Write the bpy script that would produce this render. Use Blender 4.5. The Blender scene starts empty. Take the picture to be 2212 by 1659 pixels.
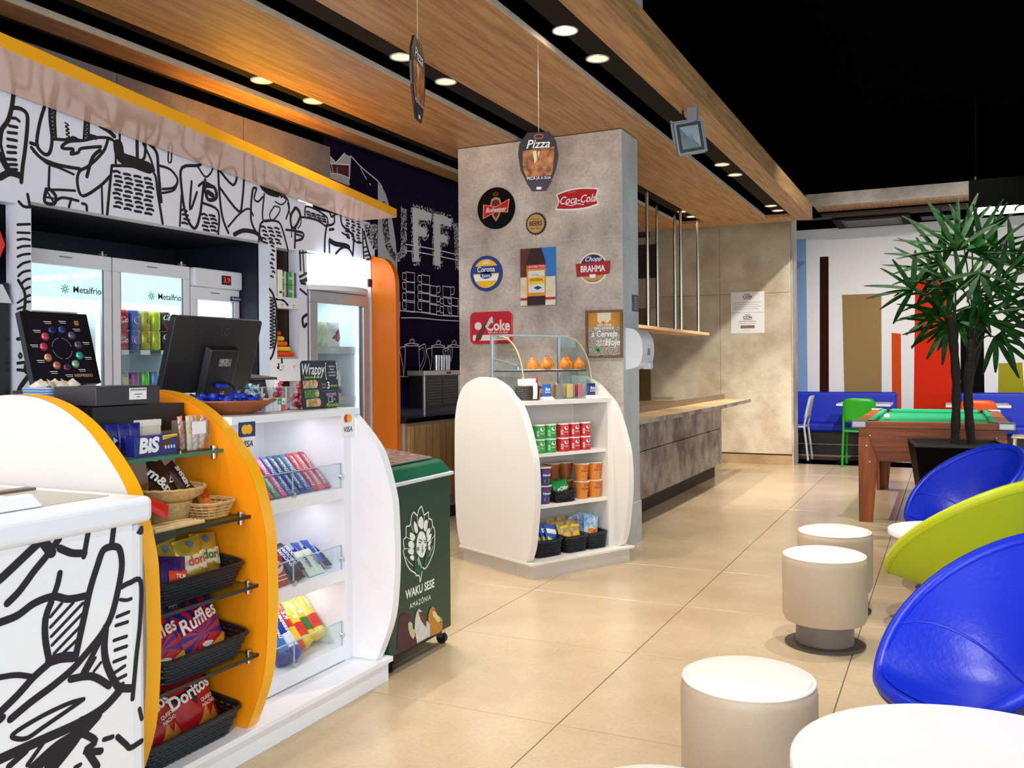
import bpy, bmesh, math, random
from mathutils import Matrix, Vector
random.seed(7)
SC = bpy.context.scene
COL = SC.collection
PI = math.pi

# ------------------------------------------------------------------ camera
cam = bpy.data.cameras.new('camera'); camo = bpy.data.objects.new('camera', cam); COL.objects.link(camo)
YAW = math.radians(25.6); ROLL = 0.008
r0 = Vector((math.cos(YAW), math.sin(YAW), 0)); f0 = Vector((-math.sin(YAW), math.cos(YAW), 0)); u0 = Vector((0, 0, 1))
ri = (r0 - ROLL * u0).normalized(); up = (u0 + ROLL * r0).normalized(); bk = -f0
camo.matrix_world = Matrix(((ri.x, up.x, bk.x, 0), (ri.y, up.y, bk.y, 0), (ri.z, up.z, bk.z, 1.3), (0, 0, 0, 1)))
cam.sensor_fit = 'HORIZONTAL'; cam.sensor_width = 36.0; cam.lens = 36.0 * 1966.0 / 2212.0
cam.shift_y = -41.5 / 2212.0; cam.clip_start = 0.05; cam.clip_end = 100
SC.camera = camo

# ------------------------------------------------------------------ world and exposure
w = bpy.data.worlds.new('daylight'); SC.world = w; w.use_nodes = True
w.node_tree.nodes['Background'].inputs[0].default_value = (0.88, 0.93, 1.0, 1)
w.node_tree.nodes['Background'].inputs[1].default_value = 1.12
SC.view_settings.view_transform = 'Standard'; SC.view_settings.look = 'None'
SC.view_settings.exposure = 0.5; SC.view_settings.gamma = 1.0; SC.view_settings.use_curve_mapping = False

def lamp_area(name, loc, target, sx, sy, power, col):
    l = bpy.data.lights.new(name, 'AREA'); l.shape = 'RECTANGLE'; l.size = sx; l.size_y = sy; l.energy = power; l.color = col
    o = bpy.data.objects.new(name, l); COL.objects.link(o); o.location = loc
    o.rotation_euler = (Vector(target) - Vector(loc)).to_track_quat('-Z', 'Y').to_euler(); return o
def lamp_spot(name, loc, target, power, col, size=70, blend=0.5, rad=0.04, parent=None):
    l = bpy.data.lights.new(name, 'SPOT'); l.energy = power; l.color = col; l.spot_size = math.radians(size); l.spot_blend = blend; l.shadow_soft_size = rad
    o = bpy.data.objects.new(name, l); COL.objects.link(o); o.location = loc
    o.rotation_euler = (Vector(target) - Vector(loc)).to_track_quat('-Z', 'Y').to_euler()
    if parent: o.parent = parent
    return o
# shop front glazing behind the camera: daylight
lamp_area('shop_front_daylight', (0.6, -3.2, 2.0), (-1.4, 5.0, 1.0), 7.0, 3.2, 190, (0.92, 0.96, 1.0))
# ceiling spots over the lounge, unseen; last two added to brighten the end wall
for i, (x, y, e, tx, ty) in enumerate([(-0.1, 1.6, 170, -0.3, 1.9), (-0.1, 3.4, 190, -0.25, 3.6), (-0.1, 5.2, 190, -0.2, 5.5), (-0.2, 7.2, 230, -0.35, 8.4), (-0.3, 7.4, 480, -0.9, 12.6), (1.6, 6.8, 480, 0.8, 12.6)]):
    lamp_spot('lounge_spot', (x, y, 4.0), (tx, ty, 0), e * 0.95, (1.0, 0.95, 0.87), 68, 0.7, 0.04)

# ------------------------------------------------------------------ materials
def lin(c):
    return tuple((x / 255 / 12.92) if x / 255 <= 0.04045 else ((x / 255 + 0.055) / 1.055) ** 2.4 for x in c)
_M = {}
def M(key, rgb=(200, 200, 200), rough=0.5, metal=0.0, var=0.0, scale=8.0, stretch=(1, 1, 1), bump=0.0, emit=0.0, rgb2=None, coat=0.0, world=False, detail=4.0, spec=0.5):
    if key in _M: return _M[key]
    m = bpy.data.materials.new(key); m.use_nodes = True; nt = m.node_tree; b = nt.nodes['Principled BSDF']
    c = lin(rgb); b.inputs['Base Color'].default_value = (*c, 1); b.inputs['Roughness'].default_value = rough; b.inputs['Metallic'].default_value = metal
    b.inputs['Coat Weight'].default_value = coat; b.inputs['Specular IOR Level'].default_value = spec
    if emit: b.inputs['Emission Color'].default_value = (*c, 1); b.inputs['Emission Strength'].default_value = emit
    if var or bump or rgb2:
        if world:
            g = nt.nodes.new('ShaderNodeNewGeometry'); src = g.outputs['Position']
        else:
            g = nt.nodes.new('ShaderNodeTexCoord'); src = g.outputs['Object']
        mp = nt.nodes.new('ShaderNodeMapping'); mp.inputs['Scale'].default_value = stretch; nt.links.new(src, mp.inputs[0])
        n = nt.nodes.new('ShaderNodeTexNoise'); n.inputs['Scale'].default_value = scale; n.inputs['Detail'].default_value = detail; nt.links.new(mp.outputs[0], n.inputs['Vector'])
        if var or rgb2:
            cr = nt.nodes.new('ShaderNodeValToRGB')
            c2 = lin(rgb2) if rgb2 else tuple(x * (1 - var) for x in c)
            cr.color_ramp.elements[0].position = 0.35; cr.color_ramp.elements[1].position = 0.68
            cr.color_ramp.elements[0].color = (*c2, 1); cr.color_ramp.elements[1].color = (*c, 1)
            nt.links.new(n.outputs['Fac'], cr.inputs[0]); nt.links.new(cr.outputs[0], b.inputs['Base Color'])
        if bump:
            bp = nt.nodes.new('ShaderNodeBump'); bp.inputs['Strength'].default_value = bump; bp.inputs['Distance'].default_value = 0.01
            nt.links.new(n.outputs['Fac'], bp.inputs['Height']); nt.links.new(bp.outputs[0], b.inputs['Normal'])
    _M[key] = m; return m
def GLASS(key, rgb=(235, 245, 242), gloss=0.10):
    if key in _M: return _M[key]
    m = bpy.data.materials.new(key); m.use_nodes = True; nt = m.node_tree; nt.nodes.clear()
    o = nt.nodes.new('ShaderNodeOutputMaterial'); mx = nt.nodes.new('ShaderNodeMixShader'); t = nt.nodes.new('ShaderNodeBsdfTransparent'); g = nt.nodes.new('ShaderNodeBsdfGlossy')
    t.inputs[0].default_value = (*lin(rgb), 1); g.inputs['Roughness'].default_value = 0.03; mx.inputs[0].default_value = gloss
    nt.links.new(t.outputs[0], mx.inputs[1]); nt.links.new(g.outputs[0], mx.inputs[2]); nt.links.new(mx.outputs[0], o.inputs[0]); _M[key] = m; return m
def WOOD(key, a, b_, axis=1, scale=1.0, rough=0.5, knots=True):
    """wood grain running along one axis"""
    if key in _M: return _M[key]
    m = bpy.data.materials.new(key); m.use_nodes = True; nt = m.node_tree; p = nt.nodes['Principled BSDF']; p.inputs['Roughness'].default_value = rough
    g = nt.nodes.new('ShaderNodeNewGeometry'); mp = nt.nodes.new('ShaderNodeMapping')
    s = [26 * scale] * 3; s[axis] = 1.3 * scale; mp.inputs['Scale'].default_value = s
    n = nt.nodes.new('ShaderNodeTexNoise'); n.inputs['Scale'].default_value = 1.6; n.inputs['Detail'].default_value = 8; n.inputs['Roughness'].default_value = 0.65
    cr = nt.nodes.new('ShaderNodeValToRGB'); e = cr.color_ramp.elements
    e[0].position = 0.36; e[0].color = (*lin(b_), 1); e[1].position = 0.62; e[1].color = (*lin(a), 1)
    nt.links.new(g.outputs['Position'], mp.inputs[0]); nt.links.new(mp.outputs[0], n.inputs['Vector']); nt.links.new(n.outputs['Fac'], cr.inputs[0])
    last = cr.outputs[0]
    if knots:
        s2 = [7 * scale] * 3; s2[axis] = 1.6 * scale
        mp2 = nt.nodes.new('ShaderNodeMapping'); mp2.inputs['Scale'].default_value = s2; nt.links.new(g.outputs['Position'], mp2.inputs[0])
        n2 = nt.nodes.new('ShaderNodeTexNoise'); n2.inputs['Scale'].default_value = 1.5; n2.inputs['Detail'].default_value = 5; nt.links.new(mp2.outputs[0], n2.inputs['Vector'])
        c2 = nt.nodes.new('ShaderNodeValToRGB'); c2.color_ramp.elements[0].position = 0.66; c2.color_ramp.elements[0].color = (1, 1, 1, 1); c2.color_ramp.elements[1].position = 0.8; c2.color_ramp.elements[1].color = (0.45, 0.38, 0.32, 1)
        mx = nt.nodes.new('ShaderNodeMix'); mx.data_type = 'RGBA'; mx.blend_type = 'MULTIPLY'; mx.inputs[0].default_value = 1
        nt.links.new(n2.outputs['Fac'], c2.inputs[0]); nt.links.new(last, mx.inputs[6]); nt.links.new(c2.outputs[0], mx.inputs[7]); last = mx.outputs[2]
    nt.links.new(last, p.inputs['Base Color']); _M[key] = m; return m
def CONCRETE(key, a, b_, scale=1.3, rough=0.55, spot=0.25):
    if key in _M: return _M[key]
    m = bpy.data.materials.new(key); m.use_nodes = True; nt = m.node_tree; p = nt.nodes['Principled BSDF']; p.inputs['Roughness'].default_value = rough
    g = nt.nodes.new('ShaderNodeNewGeometry'); n = nt.nodes.new('ShaderNodeTexNoise'); n.inputs['Scale'].default_value = scale; n.inputs['Detail'].default_value = 7; n.inputs['Roughness'].default_value = 0.62
    cr = nt.nodes.new('ShaderNodeValToRGB'); e = cr.color_ramp.elements; e[0].position = 0.38; e[0].color = (*lin(b_), 1); e[1].position = 0.62; e[1].color = (*lin(a), 1)
    nt.links.new(g.outputs['Position'], n.inputs['Vector']); nt.links.new(n.outputs['Fac'], cr.inputs[0])
    n2 = nt.nodes.new('ShaderNodeTexNoise'); n2.inputs['Scale'].default_value = 70; n2.inputs['Detail'].default_value = 3; nt.links.new(g.outputs['Position'], n2.inputs['Vector'])
    mr = nt.nodes.new('ShaderNodeMapRange'); mr.inputs[1].default_value = 0.3; mr.inputs[2].default_value = 0.7; mr.inputs[3].default_value = 1 - spot; mr.inputs[4].default_value = 1.0; nt.links.new(n2.outputs['Fac'], mr.inputs[0])
    mx = nt.nodes.new('ShaderNodeMix'); mx.data_type = 'RGBA'; mx.blend_type = 'MULTIPLY'; mx.inputs[0].default_value = 1
    nt.links.new(cr.outputs[0], mx.inputs[6]); nt.links.new(mr.outputs[0], mx.inputs[7]); nt.links.new(mx.outputs[2], p.inputs['Base Color']); _M[key] = m; return m

WHITE = M('white_laminate', (240, 240, 240), 0.35); BLACK = M('black_plastic', (16, 16, 18), 0.4); INK = M('black_ink', (14, 13, 20), 0.6)
CHROME = M('chrome', (205, 205, 208), 0.15, 1.0); STEEL = M('steel', (190, 190, 190), 0.3, 1.0); PAPER = M('paper_white', (245, 245, 245), 0.7)

# ------------------------------------------------------------------ geometry helpers
class MB:
    def __init__(s): s.v = []; s.f = []; s.mi = []; s.cur = 0
    def add(s, vs, fs):
        o = len(s.v); s.v += [tuple(v) for v in vs]; s.f += [tuple(i + o for i in f) for f in fs]; s.mi += [s.cur] * len(fs); return s
    def box(s, a, b):
        x0, y0, z0 = a; x1, y1, z1 = b
        return s.add([(x0, y0, z0), (x1, y0, z0), (x1, y1, z0), (x0, y1, z0), (x0, y0, z1), (x1, y0, z1), (x1, y1, z1), (x0, y1, z1)],
                     [(3, 2, 1, 0), (4, 5, 6, 7), (0, 1, 5, 4), (1, 2, 6, 5), (2, 3, 7, 6), (3, 0, 4, 7)])
    def cbox(s, c, d): return s.box((c[0] - d[0] / 2, c[1] - d[1] / 2, c[2] - d[2] / 2), (c[0] + d[0] / 2, c[1] + d[1] / 2, c[2] + d[2] / 2))
    def hexa(s, p):  # 8 points: bottom 4 ccw, top 4 ccw
        return s.add(p, [(3, 2, 1, 0), (4, 5, 6, 7), (0, 1, 5, 4), (1, 2, 6, 5), (2, 3, 7, 6), (3, 0, 4, 7)])
    def prism(s, poly, axis, a, b):
        """extrude a 2-d polygon along an axis; axis 0: poly=(y,z), 1: (x,z), 2: (x,y)"""
        n = len(poly)
        def P(q, t): return {0: (t, q[0], q[1]), 1: (q[0], t, q[1]), 2: (q[0], q[1], t)}[axis]
        vs = [P(q, a) for q in poly] + [P(q, b) for q in poly]
        fs = [tuple(range(n - 1, -1, -1)), tuple(range(n, 2 * n))] + [(i, (i + 1) % n, n + (i + 1) % n, n + i) for i in range(n)]
        return s.add(vs, fs)
    def lathe(s, prof, seg=24, c=(0, 0, 0), cap=True):
        vs = []; fs = []; n = len(prof)
        for k in range(seg):
            a = 2 * PI * k / seg
            for r, z in prof: vs.append((c[0] + r * math.cos(a), c[1] + r * math.sin(a), c[2] + z))
        for k in range(seg):
            k2 = (k + 1) % seg
            for i in range(n - 1): fs.append((k * n + i, k2 * n + i, k2 * n + i + 1, k * n + i + 1))
        if cap:
            if prof[0][0] > 1e-6: fs.append(tuple(k * n for k in range(seg))[::-1])
            if prof[-1][0] > 1e-6: fs.append(tuple(k * n + n - 1 for k in range(seg)))
        return s.add(vs, fs)
    def tube(s, pts, r, seg=8, closed=False):
        pts = [Vector(p) for p in pts]; n = len(pts); vs = []; fs = []; nx = None
        rr = r if isinstance(r, (list, tuple)) else [r] * n
        for i, p in enumerate(pts):
            if closed: t = pts[(i + 1) % n] - pts[i - 1]
            else: t = pts[min(i + 1, n - 1)] - pts[max(i - 1, 0)]
            if t.length < 1e-9: t = Vector((0, 0, 1))
            t.normalize()
            if nx is None: nx = t.orthogonal().normalized()
            else:
                nx = nx - t * nx.dot(t)
                nx = nx.normalized() if nx.length > 1e-6 else t.orthogonal().normalized()
            by = t.cross(nx)
            for k in range(seg):
                a = 2 * PI * k / seg; vs.append(p + (nx * math.cos(a) + by * math.sin(a)) * rr[i])
        m = n if closed else n - 1
        for i in range(m):
            j = (i + 1) % n
            for k in range(seg): fs.append((i * seg + k, i * seg + (k + 1) % seg, j * seg + (k + 1) % seg, j * seg + k))
        if not closed: fs.append(tuple(range(seg))[::-1]); fs.append(tuple((n - 1) * seg + k for k in range(seg)))
        return s.add(vs, fs)
    def rod(s, a, b, r, seg=10): return s.tube([a, b], r, seg)
    def grid(s, nu, nv, fn, thick=None):
        vs = [fn(i / nu, j / nv) for j in range(nv + 1) for i in range(nu + 1)]
        fs = [(j * (nu + 1) + i, j * (nu + 1) + i + 1, (j + 1) * (nu + 1) + i + 1, (j + 1) * (nu + 1) + i) for j in range(nv) for i in range(nu)]
        return s.add(vs, fs)
    def poly(s, pts): return s.add(pts, [tuple(range(len(pts)))])
    def stroke(s, pts, wd, closed=False):
        """flat ribbon in the xy plane of a frame, z = 0, with round ends"""
        P = [Vector((p[0], p[1])) for p in pts]
        if len(P) < 2: return s
        n = len(P); L = []; R = []
        for i in range(n):
            t = (P[min(i + 1, n - 1)] - P[max(i - 1, 0)]);
            if t.length < 1e-9: t = Vector((1, 0))
            t.normalize(); nn = Vector((-t.y, t.x)) * (wd / 2)
            L.append(P[i] + nn); R.append(P[i] - nn)
        vs = [(p.x, p.y, 0) for p in L] + [(p.x, p.y, 0) for p in R]
        fs = [(n + i, n + i + 1, i + 1, i) for i in range(n - 1)]
        s.add(vs, fs)
        for q, t in ((P[0], P[0] - P[1]), (P[-1], P[-1] - P[-2])):
            a0 = math.atan2(t.y, t.x)
            s.add([(q.x + wd / 2 * math.cos(a0 - PI / 2 + PI * k / 5), q.y + wd / 2 * math.sin(a0 - PI / 2 + PI * k / 5), 0) for k in range(6)], [tuple(range(6))])
        return s
    def tf(s, mat, start=0):
        s.v = s.v[:start] + [tuple(mat @ Vector(v)) for v in s.v[start:]]; return s
    def build(s, name, mat, parent=None, smooth=False, bevel=0.0, seg=2, sub=0, loc=None, fix=False):
        me = bpy.data.meshes.new(name); me.from_pydata(s.v, [], s.f)
        for mm in (mat if isinstance(mat, (list, tuple)) else [mat]): me.materials.append(mm)
        if any(s.mi): me.polygons.foreach_set('material_index', s.mi)
        if fix:
            bm = bmesh.new(); bm.from_mesh(me); bmesh.ops.recalc_face_normals(bm, faces=bm.faces); bm.to_mesh(me); bm.free()
        if smooth: me.polygons.foreach_set('use_smooth', [True] * len(me.polygons))
        me.update(); o = bpy.data.objects.new(name, me); COL.objects.link(o)
        if parent: o.parent = parent
        if loc: o.location = loc
        if bevel:
            b = o.modifiers.new('bevel', 'BEVEL'); b.width = bevel; b.segments = seg; b.limit_method = 'ANGLE'; b.angle_limit = math.radians(40)
        if sub:
            b = o.modifiers.new('subdivision', 'SUBSURF'); b.levels = sub; b.render_levels = sub
        if smooth and not sub:
            try: me.set_sharp_from_angle(angle=math.radians(42))
            except Exception: pass
        return o
def smooth_pts(pts, n=4, closed=False):
    """Catmull-Rom through 2-d or 3-d points"""
    P = [Vector(p) for p in pts]; out = []; N = len(P)
    if N < 3: return [tuple(p) for p in P]
    rng = range(N) if closed else range(N - 1)
    for i in rng:
        if closed: a, b, c, d = P[i - 1], P[i], P[(i + 1) % N], P[(i + 2) % N]
        else: a, b, c, d = P[max(i - 1, 0)], P[i], P[i + 1], P[min(i + 2, N - 1)]
        for k in range(n):
            t = k / n; t2 = t * t; t3 = t2 * t
            out.append(tuple(0.5 * ((2 * b) + (c - a) * t + (2 * a - 5 * b + 4 * c - d) * t2 + (3 * b - a - 3 * c + d) * t3)))
    if not closed: out.append(tuple(P[-1]))
    return out
def rrect(w, h, r, n=4):
    o = []
    for cx, cy, a0 in ((w / 2 - r, h / 2 - r, 0), (-w / 2 + r, h / 2 - r, PI / 2), (-w / 2 + r, -h / 2 + r, PI), (w / 2 - r, -h / 2 + r, 1.5 * PI)):
        for k in range(n + 1):
            a = a0 + PI / 2 * k / n; o.append((cx + r * math.cos(a), cy + r * math.sin(a)))
    return o
def circ(r, n=32, cx=0, cy=0, ry=None): return [(cx + r * math.cos(2 * PI * k / n), cy + (ry or r) * math.sin(2 * PI * k / n)) for k in range(n)]
def frame(o, x, y):
    x = Vector(x).normalized(); y = Vector(y); y = (y - x * y.dot(x)).normalized(); z = x.cross(y)
    return Matrix(((x.x, y.x, z.x, o[0]), (x.y, y.y, z.y, o[1]), (x.z, y.z, z.z, o[2]), (0, 0, 0, 1)))
FRONT = lambda x, y, z: frame((x, y, z), (1, 0, 0), (0, 0, 1))       # facing -y
FACEX = lambda x, y, z: frame((x, y, z), (0, 1, 0), (0, 0, 1))       # facing +x
FLATZ = lambda x, y, z: frame((x, y, z), (1, 0, 0), (0, 1, 0))       # facing +z

def tag(o, label=None, cat=None, group=None, kind=None):
    if label: o['label'] = label
    if cat: o['category'] = cat
    if group: o['group'] = group
    if kind: o['kind'] = kind
    return o
def thing(name, label, cat, loc=(0, 0, 0), rz=0.0, group=None):
    o = bpy.data.objects.new(name, None); COL.objects.link(o); o.empty_display_size = 0.05
    o.location = loc; o.rotation_euler = (0, 0, rz); return tag(o, label, cat, group)
def copy_tree(o, parent=None):
    c = o.copy(); COL.objects.link(c)
    if parent: c.parent = parent
    for ch in list(o.children): copy_tree(ch, c)
    return c
def dup(root, loc, rz, label, group=None, rot=None):
    r = copy_tree(root); r.location = loc; r.rotation_euler = rot if rot else (0, 0, rz); r['label'] = label
    if group: r['group'] = group
    return r
_tc = {}
def text(parent, s, size, fr, mat, name='lettering', bold=0.0, shear=0.0, sx=1.0, ext=0.0, conform=None, align='CENTER', spacing=1.0, arc=None):
    key = (s, bold, shear, ext, align, spacing)
    if key not in _tc:
        cu = bpy.data.curves.new('t', 'FONT'); cu.body = s; cu.size = 1.0; cu.align_x = align; cu.align_y = 'CENTER'; cu.offset = bold; cu.shear = shear; cu.extrude = ext; cu.space_character = spacing; cu.resolution_u = 3
        t = bpy.data.objects.new('t', cu); COL.objects.link(t)
        dg = bpy.context.evaluated_depsgraph_get(); me = bpy.data.meshes.new_from_object(t.evaluated_get(dg))
        COL.objects.unlink(t); bpy.data.objects.remove(t); bpy.data.curves.remove(cu); _tc[key] = me
    me = _tc[key].copy(); me.name = name; me.materials.clear(); me.materials.append(mat)
    for v in me.vertices:
        x, y, z = v.co.x * size * sx, v.co.y * size, v.co.z
        if arc:
            a = x / arc; x, y = (arc + y) * math.sin(a), (arc + y) * math.cos(a) - arc
        if conform: v.co = conform(x, y)
        else: v.co = fr @ Vector((x, y, z))
    me.update(); o = bpy.data.objects.new(name, me); COL.objects.link(o)
    if parent: o.parent = parent
    return o
def decal(parent, name, mat, fr, polys, off=0.0008):
    """flat print: list of 2-d polygons in a frame"""
    mb = MB()
    for p in polys: mb.poly([tuple(fr @ Vector((q[0], q[1], off))) for q in p])
    return mb.build(name, mat, parent)
def strokes(parent, name, mat, fr, lines, off=0.001):
    mb = MB()
    for pts, wd in lines:
        mb.stroke(pts, wd)
    for i, v in enumerate(mb.v): mb.v[i] = (v[0], v[1], off + (i % 7) * 0.00003)
    mb.tf(fr); return mb.build(name, mat, parent)
def plate(parent, name, mat, fr, poly, t, bevel=0.0):
    """a flat board with thickness t in a frame, front face at +t"""
    mb = MB(); mb.prism(poly, 2, 0, t); mb.tf(fr); return mb.build(name, mat, parent, bevel=bevel)
def struct(o): o['kind'] = 'structure'; return o
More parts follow.
